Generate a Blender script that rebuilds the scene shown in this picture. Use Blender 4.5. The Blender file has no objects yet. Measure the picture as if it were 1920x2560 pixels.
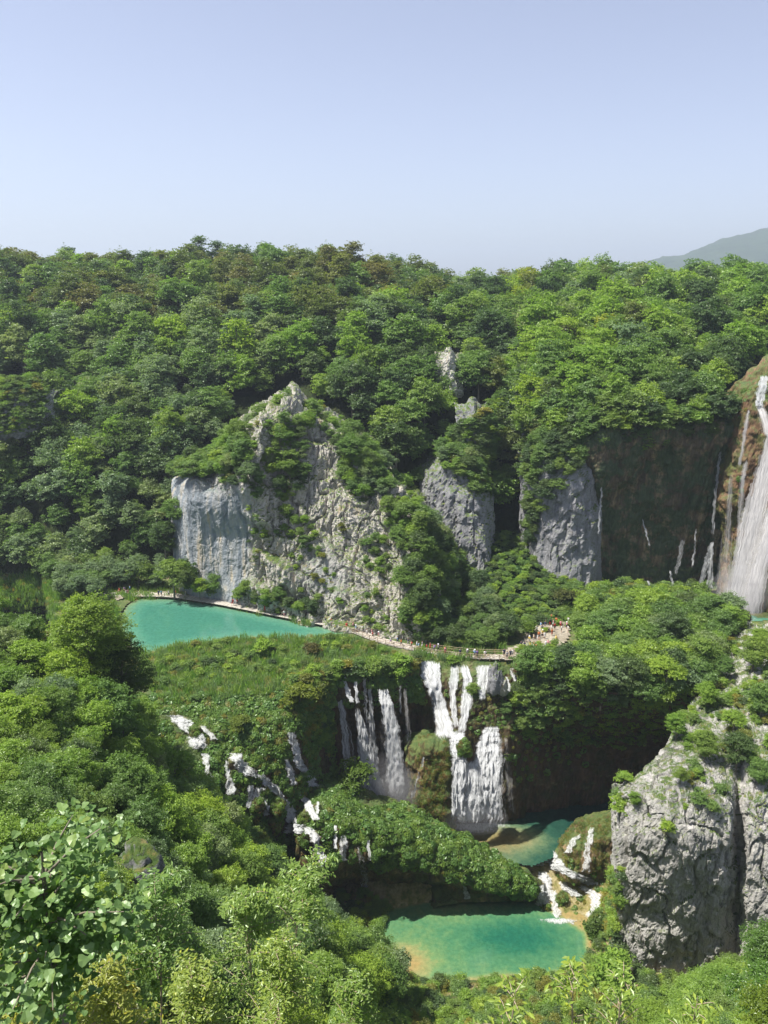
import bpy, math, random
import numpy as np
from mathutils import Vector, Matrix, Euler
from mathutils.bvhtree import BVHTree

random.seed(7)
RNG = np.random.default_rng(7)
scene = bpy.context.scene
COL = scene.collection

# ------------------------------------------------------------------ camera
CAMZ = 75.0
PITCH = math.radians(16.8)
F = 1920.0
cam_data = bpy.data.cameras.new("camera")
cam_data.sensor_fit = 'VERTICAL'
cam_data.sensor_height = 24.0
cam_data.lens = 18.0
cam_data.clip_start = 0.2
cam_data.clip_end = 12000
cam = bpy.data.objects.new("camera", cam_data)
COL.objects.link(cam)
cam.location = (0, 0, CAMZ)
cam.rotation_euler = (math.pi / 2 - PITCH, 0, 0)
scene.camera = cam

# ------------------------------------------------------------------ sky, sun, exposure
SUN_TO = Vector((-0.44, -0.08, 0.90)).normalized()
world = bpy.data.worlds.new("World")
scene.world = world
world.use_nodes = True
wn = world.node_tree
for n in list(wn.nodes):
    wn.nodes.remove(n)
wo = wn.nodes.new('ShaderNodeOutputWorld')
wb = wn.nodes.new('ShaderNodeBackground')
ws = wn.nodes.new('ShaderNodeTexSky')
ws.sky_type = 'NISHITA'
ws.sun_disc = False
ws.sun_elevation = math.asin(SUN_TO.z)
ws.sun_rotation = math.atan2(SUN_TO.x, SUN_TO.y)
ws.altitude = 500
ws.air_density = 1.0
ws.dust_density = 1.3
ws.ozone_density = 6.0
wb.inputs[1].default_value = 0.091
whs = wn.nodes.new('ShaderNodeHueSaturation')   # hazy summer air: a paler sky all round
whs.inputs['Saturation'].default_value = 0.62
wn.links.new(ws.outputs[0], whs.inputs['Color'])
wmx = wn.nodes.new('ShaderNodeMix'); wmx.data_type = 'RGBA'; wmx.blend_type = 'MULTIPLY'; wmx.inputs[0].default_value = 1.0
wmx.inputs[7].default_value = (1.0, 0.95, 1.0, 1)
wn.links.new(whs.outputs[0], wmx.inputs[6]); wn.links.new(wmx.outputs[2], wb.inputs[0])
wn.links.new(wb.outputs[0], wo.inputs[0])

sun_data = bpy.data.lights.new("sun", 'SUN')
sun_data.energy = 5.0
sun_data.angle = math.radians(0.53)
sun_data.color = (1.0, 0.955, 0.88)
sun = bpy.data.objects.new("sun", sun_data)
COL.objects.link(sun)
sun.rotation_euler = (-SUN_TO).to_track_quat('-Z', 'Y').to_euler()
sun.location = (0, 0, 300)

scene.view_settings.view_transform = 'Standard'
scene.view_settings.look = 'None'
scene.view_settings.gamma = 1
scene.view_settings.exposure = 0.95
scene.view_settings.use_curve_mapping = False
scene.render.engine = 'CYCLES'
cy = scene.cycles
cy.max_bounces = 6
cy.diffuse_bounces = 3
cy.glossy_bounces = 2
cy.transmission_bounces = 4
cy.transparent_max_bounces = 20
cy.volume_bounces = 0
cy.caustics_reflective = False
cy.caustics_refractive = False
cy.sample_clamp_indirect = 4

# ------------------------------------------------------------------ pixel helpers (1920x2560 photo)
FWD = np.array([0, math.cos(PITCH), -math.sin(PITCH)])
UPV = np.array([0, math.sin(PITCH), math.cos(PITCH)])
def ray(px, py):
    d = FWD + UPV * ((1280 - py) / F)
    return np.array([(px - 960) / F, d[1], d[2]])
def PY(px, py, Y):
    r = ray(px, py); t = Y / r[1]
    return np.array([0, 0, CAMZ]) + r * t
def PZ(px, py, z):
    r = ray(px, py); t = (z - CAMZ) / r[2]
    return np.array([0, 0, CAMZ]) + r * t

# ------------------------------------------------------------------ noise
def _h(ix, iy, iz, seed):
    n = (ix * 374761393 + iy * 668265263 + iz * 2147483647 + seed * 1274126177) & 0xFFFFFFFF
    n = ((n ^ (n >> 13)) * 1274126177) & 0xFFFFFFFF
    n = ((n ^ (n >> 16)) * 2246822519) & 0xFFFFFFFF
    return ((n ^ (n >> 15)) & 0xFFFFFF) / float(0xFFFFFF)
def vnoise(P, seed=0):
    I = np.floor(P).astype(np.int64); f = P - I
    f = f * f * (3 - 2 * f)
    out = 0
    for dx in (0, 1):
        wx = f[:, 0] if dx else 1 - f[:, 0]
        for dy in (0, 1):
            wy = f[:, 1] if dy else 1 - f[:, 1]
            for dz in (0, 1):
                wz = f[:, 2] if dz else 1 - f[:, 2]
                out = out + wx * wy * wz * _h(I[:, 0] + dx, I[:, 1] + dy, I[:, 2] + dz, seed)
    return out * 2 - 1
def fbm(P, octv=4, seed=0, lac=2.03, gain=0.5):
    a = 1; s = 0; t = 0
    for k in range(octv):
        s = s + a * vnoise(P, seed + k * 17); t += a
        P = P * lac + 11.3; a *= gain
    return s / t
def cells(P, seed=0):
    """returns (random value of the nearest cell, f2-f1)"""
    I = np.floor(P).astype(np.int64)
    b1 = np.full(len(P), 1e9); b2 = np.full(len(P), 1e9); v = np.zeros(len(P))
    for dx in (-1, 0, 1):
        for dy in (-1, 0, 1):
            for dz in (-1, 0, 1):
                J = I + np.array([dx, dy, dz])
                jx = _h(J[:, 0], J[:, 1], J[:, 2], seed + 1)
                jy = _h(J[:, 0], J[:, 1], J[:, 2], seed + 2)
                jz = _h(J[:, 0], J[:, 1], J[:, 2], seed + 3)
                d = (J[:, 0] + jx - P[:, 0]) ** 2 + (J[:, 1] + jy - P[:, 1]) ** 2 + (J[:, 2] + jz - P[:, 2]) ** 2
                c = _h(J[:, 0], J[:, 1], J[:, 2], seed + 4)
                closer = d < b1
                b2 = np.where(closer, b1, np.minimum(b2, d))
                v = np.where(closer, c, v)
                b1 = np.where(closer, d, b1)
    return v * 2 - 1, np.sqrt(b2) - np.sqrt(b1)

# ------------------------------------------------------------------ mesh helpers
def mesh_np(name, V, Fc, mat=None, smooth=False, attrs=None):
    """V (n,3); Fc (m,k) same-size faces"""
    me = bpy.data.meshes.new(name)
    V = np.asarray(V, dtype=np.float32); Fc = np.asarray(Fc, dtype=np.int32)
    m, k = Fc.shape
    me.vertices.add(len(V)); me.vertices.foreach_set('co', V.ravel())
    me.loops.add(m * k); me.loops.foreach_set('vertex_index', Fc.ravel())
    me.polygons.add(m)
    me.polygons.foreach_set('loop_start', np.arange(0, m * k, k, dtype=np.int32))
    me.polygons.foreach_set('loop_total', np.full(m, k, dtype=np.int32))
    if attrs:
        for an, (dom, vals) in attrs.items():
            a = me.attributes.new(an, 'FLOAT', dom)
            a.data.foreach_set('value', np.asarray(vals, dtype=np.float32).ravel())
    me.update(calc_edges=True)
    me.polygons.foreach_set('use_smooth', np.full(m, bool(smooth)))
    if mat: me.materials.append(mat)
    return me
def link(name, me, parent=None, **props):
    o = bpy.data.objects.new(name, me); COL.objects.link(o)
    if parent is not None: o.parent = parent
    for k, v in props.items(): o[k] = v
    return o
def tag(o, label, cat, group=None):
    o['label'] = label; o['category'] = cat
    if group: o['group'] = group
    return o
def grid_faces(nu, nv):
    i = np.arange(nu - 1)[:, None] * nv + np.arange(nv - 1)[None, :]
    i = i.ravel()
    return np.stack([i, i + nv, i + nv + 1, i + 1], 1)

def resample(C, nu, nv):
    """C (cols, rows, 3) control -> (nu, nv, 3) by arc length, Catmull-free linear"""
    def axis_res(A, n):   # resample along axis 0
        L = np.linalg.norm(np.diff(A, axis=0), axis=2).mean(axis=1) + 1e-6
        s = np.concatenate([[0], np.cumsum(L)]); t = np.linspace(0, s[-1], n)
        out = np.empty((n,) + A.shape[1:])
        idx = np.clip(np.searchsorted(s, t, side='right') - 1, 0, len(s) - 2)
        w = ((t - s[idx]) / (s[idx + 1] - s[idx]))[:, None, None]
        # Catmull-Rom blended half and half with linear
        p1 = A[idx]; p2 = A[idx + 1]
        lin = p1 * (1 - w) + p2 * w
        p0 = A[np.maximum(idx - 1, 0)]; p3 = A[np.minimum(idx + 2, len(s) - 1)]
        cr = 0.5 * ((2 * p1) + (-p0 + p2) * w + (2 * p0 - 5 * p1 + 4 * p2 - p3) * w ** 2 + (-p0 + 3 * p1 - 3 * p2 + p3) * w ** 3)
        return 0.55 * cr + 0.45 * lin
    A = axis_res(C, nu)
    B = axis_res(A.transpose(1, 0, 2), nv).transpose(1, 0, 2)
    return B
def grid_normals(G):
    du = np.gradient(G, axis=0); dv = np.gradient(G, axis=1)
    n = np.cross(du, dv); n /= (np.linalg.norm(n, axis=2, keepdims=True) + 1e-9)
    return n

BVHS = {}
def make_sheet(name, C, nu, nv, disp, mat, smooth=False, top_level=True, attrs=None):
    G = resample(np.asarray(C, dtype=float), nu, nv)
    N = grid_normals(G)
    # make normals face the camera/up
    P = G.reshape(-1, 3); Nn = N.reshape(-1, 3)
    flip = (Nn * (np.array([0, 0, CAMZ]) - P)).sum(1).mean() < 0
    if flip: Nn = -Nn
    P2 = P + disp(P, Nn)
    Fc = grid_faces(nu, nv)
    if flip: Fc = Fc[:, ::-1]
    me = mesh_np(name, P2, Fc, mat, smooth, attrs(P2) if attrs else None)
    o = link(name, me)
    BVHS[o.name] = BVHTree.FromPolygons([tuple(p) for p in P2.tolist()], Fc.tolist())
    return o
def cast(px, py, names=None, skip=()):
    r = ray(px, py); d = Vector(r).normalized(); o = Vector((0, 0, CAMZ))
    best = None
    for k, b in BVHS.items():
        if names is not None and k not in names: continue
        if k in skip: continue
        h = b.ray_cast(o, d, 5000)
        if h[0] is not None and (best is None or h[3] < best[3]):
            best = (h[0], h[1], k, h[3])
    return best
def in_poly(x, y, poly):
    c = False; n = len(poly); j = n - 1
    for i in range(n):
        xi, yi = poly[i]; xj, yj = poly[j]
        if (yi > y) != (yj > y) and x < (xj - xi) * (y - yi) / (yj - yi + 1e-12) + xi: c = not c
        j = i
    return c
def in_poly_np(X, Y, poly):
    c = np.zeros(len(X), bool); n = len(poly); j = n - 1
    for i in range(n):
        xi, yi = poly[i]; xj, yj = poly[j]
        t = ((yi > Y) != (yj > Y)) & (X < (xj - xi) * (Y - yi) / (yj - yi + 1e-12) + xi)
        c ^= t; j = i
    return c

# ------------------------------------------------------------------ materials
def new_mat(name):
    m = bpy.data.materials.new(name); m.use_nodes = True
    nt = m.node_tree
    for n in list(nt.nodes): nt.nodes.remove(n)
    out = nt.nodes.new('ShaderNodeOutputMaterial')
    return m, nt, out
def N(nt, typ, **kw):
    n = nt.nodes.new(typ)
    for k, v in kw.items(): setattr(n, k, v)
    return n
def ramp(nt, fac, stops, interp='LINEAR'):
    r = nt.nodes.new('ShaderNodeValToRGB'); r.color_ramp.interpolation = interp
    el = r.color_ramp.elements
    while len(el) > 1: el.remove(el[-1])
    el[0].position = stops[0][0]; el[0].color = (*stops[0][1], 1)
    for p, c in stops[1:]:
        e = el.new(p); e.color = (*c, 1)
    nt.links.new(fac, r.inputs[0]); return r.outputs[0]
def gray(v): return (v, v, v)
def noise(nt, scale, detail=6, rough=0.6, vec=None, dist=0.0):
    n = nt.nodes.new('ShaderNodeTexNoise'); n.inputs['Scale'].default_value = scale
    n.inputs['Detail'].default_value = detail; n.inputs['Roughness'].default_value = rough
    n.inputs['Distortion'].default_value = dist
    if vec is not None: nt.links.new(vec, n.inputs['Vector'])
    return n.outputs['Fac']
def pos(nt, scale=(1, 1, 1)):
    g = nt.nodes.new('ShaderNodeNewGeometry')
    m = nt.nodes.new('ShaderNodeMapping'); m.inputs['Scale'].default_value = scale
    nt.links.new(g.outputs['Position'], m.inputs['Vector']); return m.outputs[0]
def mix(nt, fac, a, b, typ='MIX'):
    m = nt.nodes.new('ShaderNodeMix'); m.data_type = 'RGBA'; m.blend_type = typ
    if hasattr(fac, 'type') or not isinstance(fac, (int, float)): nt.links.new(fac, m.inputs[0])
    else: m.inputs[0].default_value = fac
    for s, i in ((a, 6), (b, 7)):
        if isinstance(s, tuple): m.inputs[i].default_value = (*s, 1)
        else: nt.links.new(s, m.inputs[i])
    return m.outputs[2]
def math_(nt, op, a, b=None, clamp=False):
    m = nt.nodes.new('ShaderNodeMath'); m.operation = op; m.use_clamp = clamp
    for s, i in ((a, 0), (b, 1)):
        if s is None: continue
        if isinstance(s, (int, float)): m.inputs[i].default_value = s
        else: nt.links.new(s, m.inputs[i])
    return m.outputs[0]
def principled(nt, out, color, rough=0.85, bump=None, bstr=0.5, bdist=0.3, spec=0.3):
    p = nt.nodes.new('ShaderNodeBsdfPrincipled')
    if isinstance(color, tuple): p.inputs['Base Color'].default_value = (*color, 1)
    else: nt.links.new(color, p.inputs['Base Color'])
    if isinstance(rough, (int, float)): p.inputs['Roughness'].default_value = rough
    else: nt.links.new(rough, p.inputs['Roughness'])
    p.inputs['Specular IOR Level'].default_value = spec
    if bump is not None:
        b = nt.nodes.new('ShaderNodeBump'); b.inputs['Strength'].default_value = bstr
        b.inputs['Distance'].default_value = bdist
        nt.links.new(bump, b.inputs['Height']); nt.links.new(b.outputs[0], p.inputs['Normal'])
    nt.links.new(p.outputs[0], out.inputs[0]); return p
def upness(nt, lo, hi):
    g = nt.nodes.new('ShaderNodeNewGeometry'); s = nt.nodes.new('ShaderNodeSeparateXYZ')
    nt.links.new(g.outputs['Normal'], s.inputs[0])
    m = nt.nodes.new('ShaderNodeMapRange'); m.inputs[1].default_value = lo; m.inputs[2].default_value = hi
    nt.links.new(s.outputs[2], m.inputs[0]); return m.outputs[0]

def rock_mat(name, light, mid, dark, ochre, grass=0.5, blue=None, scale=1.0, ochre_amt=0.62):
    m, nt, out = new_mat(name)
    v = pos(nt); vs = pos(nt, (0.9, 0.9, 0.14))
    n1 = noise(nt, 0.16 * scale, 8, 0.65, v)
    c = ramp(nt, n1, [(0.25, mid), (0.48, light), (0.75, mid)])
    st = noise(nt, 0.9 * scale, 6, 0.7, vs)
    c = mix(nt, ramp(nt, st, [(0.52, gray(0)), (0.66, gray(0.75))]), c, dark)
    if blue:
        nb = noise(nt, 0.5, 5, 0.6, vs)
        c = mix(nt, ramp(nt, nb, [(0.40, gray(0)), (0.6, gray(0.8))]), c, blue)
    oc = noise(nt, 0.33 * scale, 7, 0.7, pos(nt, (1, 1, 0.6)))
    c = mix(nt, ramp(nt, oc, [(ochre_amt - 0.06, gray(0)), (ochre_amt + 0.06, gray(0.7))]), c, ochre)
    fine = noise(nt, 2.4 * scale, 8, 0.75, v)
    c = mix(nt, 0.65, c, ramp(nt, fine, [(0.3, gray(0.45)), (0.55, gray(1)), (0.7, gray(1.0))]), 'MULTIPLY')
    gn = noise(nt, 0.45, 6, 0.7, v)
    gcol = ramp(nt, noise(nt, 1.3, 4, 0.6, v), [(0.35, (0.05, 0.10, 0.02)), (0.55, (0.10, 0.14, 0.03)), (0.7, (0.22, 0.19, 0.07))])
    gf = math_(nt, 'MULTIPLY', upness(nt, 0.35, 0.75), ramp(nt, gn, [(0.5 - grass * 0.35, gray(0)), (0.62 - grass * 0.35, gray(1))]), True)
    c = mix(nt, gf, c, gcol)
    bump = math_(nt, 'ADD', math_(nt, 'MULTIPLY', fine, 0.5), noise(nt, 0.9 * scale, 9, 0.75, v))
    principled(nt, out, c, 0.9, bump, 0.9, 0.55)
    return m
M_LIME = rock_mat("limestone", (0.58, 0.55, 0.50), (0.42, 0.40, 0.37), (0.15, 0.15, 0.155), (0.40, 0.29, 0.13), 0.45)
M_LIME_BLUE = rock_mat("limestone_wall", (0.46, 0.46, 0.45), (0.36, 0.37, 0.38), (0.17, 0.18, 0.19), (0.42, 0.33, 0.18), 0.2, (0.22, 0.27, 0.31), ochre_amt=0.66)
def cliff_mat():
    m = rock_mat("cliff_limestone", (0.56, 0.52, 0.46), (0.40, 0.375, 0.34), (0.15, 0.15, 0.155), (0.42, 0.31, 0.14), 0.42)
    nt = m.node_tree; p = [n for n in nt.nodes if n.type == 'BSDF_PRINCIPLED'][0]
    src = p.inputs['Base Color'].links[0].from_socket
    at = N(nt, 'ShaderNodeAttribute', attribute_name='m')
    st = ramp(nt, noise(nt, 0.55, 7, 0.62, pos(nt, (1, 1, 0.10))), [(0.34, (0.10, 0.125, 0.15)), (0.46, (0.20, 0.235, 0.265)), (0.56, (0.33, 0.345, 0.35)), (0.66, (0.42, 0.36, 0.26))])  # streaked rock, with the overhang's bluish shade put into its colour
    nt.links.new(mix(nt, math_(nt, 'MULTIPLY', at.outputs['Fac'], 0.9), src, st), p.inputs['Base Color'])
    return m
M_CLIFF = cliff_mat()
M_PILLAR = rock_mat("pillar_limestone", (0.52, 0.50, 0.465), (0.36, 0.355, 0.34), (0.13, 0.13, 0.13), (0.30, 0.22, 0.11), 0.30, None, 1.4, 0.70)
M_GREYROCK = rock_mat("grey_rock", (0.30, 0.30, 0.31), (0.24, 0.24, 0.25), (0.13, 0.13, 0.14), (0.26, 0.20, 0.12), 0.5, ochre_amt=0.68)

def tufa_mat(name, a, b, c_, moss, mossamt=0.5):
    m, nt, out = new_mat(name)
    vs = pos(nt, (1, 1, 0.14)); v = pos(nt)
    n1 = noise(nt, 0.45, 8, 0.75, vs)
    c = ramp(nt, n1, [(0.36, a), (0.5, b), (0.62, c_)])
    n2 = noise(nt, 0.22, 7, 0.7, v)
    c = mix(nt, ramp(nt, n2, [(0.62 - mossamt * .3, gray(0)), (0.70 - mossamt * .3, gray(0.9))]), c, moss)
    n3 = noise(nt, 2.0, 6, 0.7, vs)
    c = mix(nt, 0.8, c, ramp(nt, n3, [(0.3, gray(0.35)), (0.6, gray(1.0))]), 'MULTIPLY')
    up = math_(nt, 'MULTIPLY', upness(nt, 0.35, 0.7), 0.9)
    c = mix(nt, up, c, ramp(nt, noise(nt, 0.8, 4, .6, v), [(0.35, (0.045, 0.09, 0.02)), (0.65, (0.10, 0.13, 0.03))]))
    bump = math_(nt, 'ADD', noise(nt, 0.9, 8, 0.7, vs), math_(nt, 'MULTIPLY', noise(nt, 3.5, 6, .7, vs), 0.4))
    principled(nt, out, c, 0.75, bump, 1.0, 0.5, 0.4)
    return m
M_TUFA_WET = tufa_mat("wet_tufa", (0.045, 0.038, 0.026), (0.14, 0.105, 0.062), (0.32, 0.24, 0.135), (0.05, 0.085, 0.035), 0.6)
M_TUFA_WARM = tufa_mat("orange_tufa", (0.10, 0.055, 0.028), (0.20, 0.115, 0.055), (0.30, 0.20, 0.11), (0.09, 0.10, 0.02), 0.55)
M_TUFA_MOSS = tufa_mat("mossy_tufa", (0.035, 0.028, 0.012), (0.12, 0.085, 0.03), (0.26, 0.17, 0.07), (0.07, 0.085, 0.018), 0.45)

def ground_mat(name, stops, scale=0.25, fine=1.6):
    m, nt, out = new_mat(name)
    v = pos(nt)
    c = ramp(nt, noise(nt, scale, 7, 0.65, v), stops)
    f = noise(nt, fine, 6, 0.7, v)
    c = mix(nt, 0.7, c, ramp(nt, f, [(0.3, gray(0.4)), (0.6, gray(1.0))]), 'MULTIPLY')
    principled(nt, out, c, 0.95, f, 0.8, 0.4, 0.1)
    return m
M_FOREST = ground_mat("forest_floor", [(0.35, (0.020, 0.024, 0.010)), (0.55, (0.03, 0.045, 0.014)), (0.7, (0.045, 0.04, 0.02))])
M_MARSH = ground_mat("marsh_ground", [(0.35, (0.05, 0.09, 0.02)), (0.52, (0.10, 0.13, 0.04)), (0.66, (0.20, 0.17, 0.09))])
M_SCREE = ground_mat("scree_green", [(0.35, (0.02, 0.05, 0.012)), (0.6, (0.03, 0.075, 0.018))])
M_PATH = ground_mat("pale_stone", [(0.35, (0.25, 0.22, 0.165)), (0.6, (0.38, 0.34, 0.27))])

def leaf_mat(name, tint=(1, 1, 1), trans=0.44, gloss=0.10, var=0.5):
    m, nt, out = new_mat(name)
    oi = nt.nodes.new('ShaderNodeObjectInfo')
    at = N(nt, 'ShaderNodeAttribute', attribute_name='v')
    col = mix(nt, 1.0, oi.outputs['Color'], tint, 'MULTIPLY')
    f = ramp(nt, at.outputs['Fac'], [(0.0, (0.60, 0.68, 0.62)), (0.5, (0.95, 1.0, 0.9)), (0.9, (1.45, 1.35, 1.0)), (1.0, (1.9, 1.6, 1.0))])
    col = mix(nt, var + 0.3, col, f, 'MULTIPLY')
    rr = ramp(nt, oi.outputs['Random'], [(0.0, (0.78, 0.86, 0.9)), (0.5, (1, 1, 1)), (1.0, (1.28, 1.12, 0.85))])
    col = mix(nt, 0.8, col, rr, 'MULTIPLY')
    d = nt.nodes.new('ShaderNodeBsdfDiffuse'); nt.links.new(col, d.inputs[0])
    t = nt.nodes.new('ShaderNodeBsdfTranslucent')
    nt.links.new(mix(nt, 1.0, col, (1.25, 1.45, 0.55), 'MULTIPLY'), t.inputs[0])
    s1 = nt.nodes.new('ShaderNodeMixShader'); s1.inputs[0].default_value = trans
    nt.links.new(d.outputs[0], s1.inputs[1]); nt.links.new(t.outputs[0], s1.inputs[2])
    g = nt.nodes.new('ShaderNodeBsdfGlossy'); g.inputs['Roughness'].default_value = 0.38
    g.inputs[0].default_value = (0.45, 0.5, 0.42, 1)
    s2 = nt.nodes.new('ShaderNodeMixShader'); s2.inputs[0].default_value = gloss * 0.5
    nt.links.new(s1.outputs[0], s2.inputs[1]); nt.links.new(g.outputs[0], s2.inputs[2])
    nt.links.new(s2.outputs[0], out.inputs[0])
    return m
M_LEAF = leaf_mat("leaf_green", gloss=0.05)
M_LEAF_NEAR = leaf_mat("leaf_green_near", trans=0.42, gloss=0.12, var=0.6)

def bark_mat():
    m, nt, out = new_mat("bark")
    c = ramp(nt, noise(nt, 3, 5, .6, pos(nt, (1, 1, .3))), [(0.3, (0.10, 0.085, 0.06)), (0.7, (0.24, 0.21, 0.16))])
    principled(nt, out, c, 0.9)
    return m
M_BARK = bark_mat()

# ------------------------------------------------------------------ terrain displacement
def rock_disp(amp=1.0, cell=3.0, rough=1.0, vert=0.6, seed=0):
    def f(P, Nn):
        W = P + 1.2 * np.stack([fbm(P * 0.25, 3, seed + 5), fbm(P * 0.25, 3, seed + 6), fbm(P * 0.25, 3, seed + 7)], 1)
        S = np.array([1, 1, vert]) / cell
        c1, e1 = cells(W * S, seed)
        c2, e2 = cells(W * S * 2.7, seed + 9)
        c3, e3 = cells(W * S * 6.5, seed + 19)
        d = 0.42 * c1 + 0.30 * c2 + 0.17 * c3
        d += 0.8 * fbm(P * 0.10, 4, seed + 3)
        rid = 1 - np.abs(fbm(W * np.array([0.34, 0.34, 0.2]), 5, seed + 4, gain=0.62)) * 2.2
        d += rough * 0.75 * rid
        fis = 1 - np.abs(vnoise(W * np.array([0.42, 0.42, 0.06]), seed + 31))
        d -= 1.1 * np.clip((fis - 0.90) / 0.10, 0, 1)
        d -= 0.22 * np.exp(-e2 * 12)
        return Nn * (d * amp)[:, None]
    return f
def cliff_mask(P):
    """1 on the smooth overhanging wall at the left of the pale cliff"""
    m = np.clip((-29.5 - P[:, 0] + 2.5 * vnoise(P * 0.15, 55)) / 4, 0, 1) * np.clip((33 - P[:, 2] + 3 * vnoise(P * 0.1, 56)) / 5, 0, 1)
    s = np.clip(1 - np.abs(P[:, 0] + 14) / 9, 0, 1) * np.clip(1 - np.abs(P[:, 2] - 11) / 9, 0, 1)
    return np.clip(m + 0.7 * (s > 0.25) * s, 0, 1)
def cliff_disp(P, Nn):
    base = rock_disp(1.0, 4.2, 1.0, 0.55, 3)(P, Nn)
    m = cliff_mask(P)[:, None]
    q = (P[:, 2] + 0.25 * P[:, 0] + 5 * fbm(P * 0.07, 3, 95)) / 6.5
    saw = (q - np.floor(q)); led = np.where(saw < 0.8, saw / 0.8, (1 - saw) / 0.2) - 0.5
    big = 2.9 * fbm(P * np.array([0.085, 0.085, 0.05]), 3, 91) + 1.5 * fbm(P * 0.17, 3, 92) + 1.5 * led * (1 - m[:, 0]) * (0.5 + 0.5 * vnoise(P * 0.12, 96)) * 1.4
    smooth = Nn * (0.5 * fbm(P * np.array([0.5, 0.5, 0.07]), 4, 93) + 0.12 * fbm(P * 1.4, 3, 94))[:, None]
    jag = np.clip((P[:, 2] - 34) / 12, 0, 1) * np.abs(fbm(P * np.array([0.22, 0.22, 0.22]), 3, 97)) * 3.2
    P_ = np.zeros_like(P); P_[:, 2] = jag - 1.0 * np.clip((P[:, 2] - 34) / 12, 0, 1)
    return P_ + base * (1 - m * 0.85) + smooth * m + Nn * (big * (1 - 0.75 * m[:, 0]))[:, None]
def soft_disp(amp, scale, seed=0, octv=5, up=True):
    def f(P, Nn):
        d = fbm(P * scale, octv, seed) * amp
        if up:
            o = np.zeros_like(P); o[:, 2] = d; return o
        return Nn * d[:, None]
    return f
def tufa_disp(amp=1.0, seed=0):
    def f(P, Nn):
        Q = P * np.array([0.42, 0.42, 0.09])
        d = 1.0 * (1 - np.abs(fbm(Q, 4, seed))) - 0.7
        Q2 = P * np.array([1.3, 1.3, 0.25])
        d += 0.35 * (1 - np.abs(fbm(Q2, 3, seed + 5)))
        d += 0.7 * fbm(P * 0.2, 4, seed + 8) + 0.2 * fbm(P * 1.1, 3, seed + 4)
        return Nn * (d * amp)[:, None]
    return f

# ------------------------------------------------------------------ terrain: back hill
def colY(px, rows): return [PY(px, y, Y) for (y, Y) in rows]
left_rows = [(1500, 186), (1440, 190), (1330, 195), (1230, 202), (1130, 213), (1030, 228), (930, 248), (840, 272), (772, 305), (736, 340)]
mid_rows = [(1500, 182), (1440, 186), (1330, 192), (1230, 198), (1130, 207), (1030, 220), (930, 240), (840, 266), (772, 300), (740, 335)]
gully = [(1530, 172), (1480, 180), (1400, 192), (1300, 200), (1180, 207), (1060, 216), (960, 232), (880, 262), (820, 300), (795, 335)]
recess = [(1500, 192), (1450, 193), (1360, 193), (1265, 193), (1160, 193), (1070, 194), (990, 207), (890, 238), (815, 285), (772, 325)]
rec2 = [(1500, 192), (1450, 193), (1360, 193), (1265, 193), (1150, 193), (1050, 194), (970, 206), (880, 238), (812, 285), (770, 325)]
def shift(rows, dy, skip=0): return [(y + (dy if i >= skip else 0), Y) for i, (y, Y) in enumerate(rows)]
hill_cols = [(-500, shift(left_rows, 10)), (-150, left_rows), (150, left_rows), (420, shift(left_rows, -4, 8)), (650, shift(left_rows, -6, 8)), (850, mid_rows),
             (1010, shift(mid_rows, 22, 7)), (1110, shift(gully, 0)), (1190, gully), (1290, shift(gully, 0)), (1350, shift(recess, 14, 7)),
             (1450, recess), (1560, rec2), (1700, rec2), (1850, shift(rec2, -5, 7)), (2000, shift(rec2, -10, 7)), (2450, rec2)]
HC = []
for px, rows in hill_cols:
    c = colY(px, rows)
    top = c[-1]
    c = [c[0] + np.array([0, 2, -12])] + c + [top * np.array([1.25, 1.3, 1]) + np.array([0, 0, 1.5]), top * np.array([1.8, 1.9, 1]) + np.array([0, 0, -2])]
    HC.append(c)
hill = make_sheet("hillside", HC, 420, 330, lambda P, Nn: Nn * (1.6 * fbm(P * 0.06, 4, 3) + 0.5 * fbm(P * 0.4, 3, 9))[:, None], M_FOREST)
hill['kind'] = 'structure'

# scree floor tint: a green carpet in the gully
def floor_patch(name, pts_rows, nu, nv, mat, amp=0.5):
    return make_sheet(name, pts_rows, nu, nv, lambda P, Nn: Nn * (amp * fbm(P * 0.5, 4, 31))[:, None] + np.array([0, 0, 0.8]), mat)
scree = floor_patch("scree_slope", [
    [PY(1215, 1560, 163), PY(1215, 1500, 170), PY(1215, 1440, 178), PY(1215, 1380, 186), PY(1215, 1330, 192)],
    [PY(1270, 1570, 160), PY(1270, 1510, 168), PY(1270, 1450, 177), PY(1270, 1390, 186), PY(1270, 1345, 192)],
    [PY(1350, 1570, 160), PY(1350, 1530, 166), PY(1350, 1480, 174), PY(1350, 1440, 181), PY(1350, 1410, 186)],
    [PY(1460, 1570, 160), PY(1460, 1545, 164), PY(1460, 1510, 171), PY(1460, 1485, 177), PY(1460, 1465, 182)]], 90, 80, M_SCREE)
scree['kind'] = 'structure'

M_HILL = ground_mat("far_wood", [(0.35, (0.018, 0.036, 0.012)), (0.55, (0.032, 0.060, 0.018)), (0.7, (0.045, 0.072, 0.022))], 0.012, 0.06)
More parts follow.
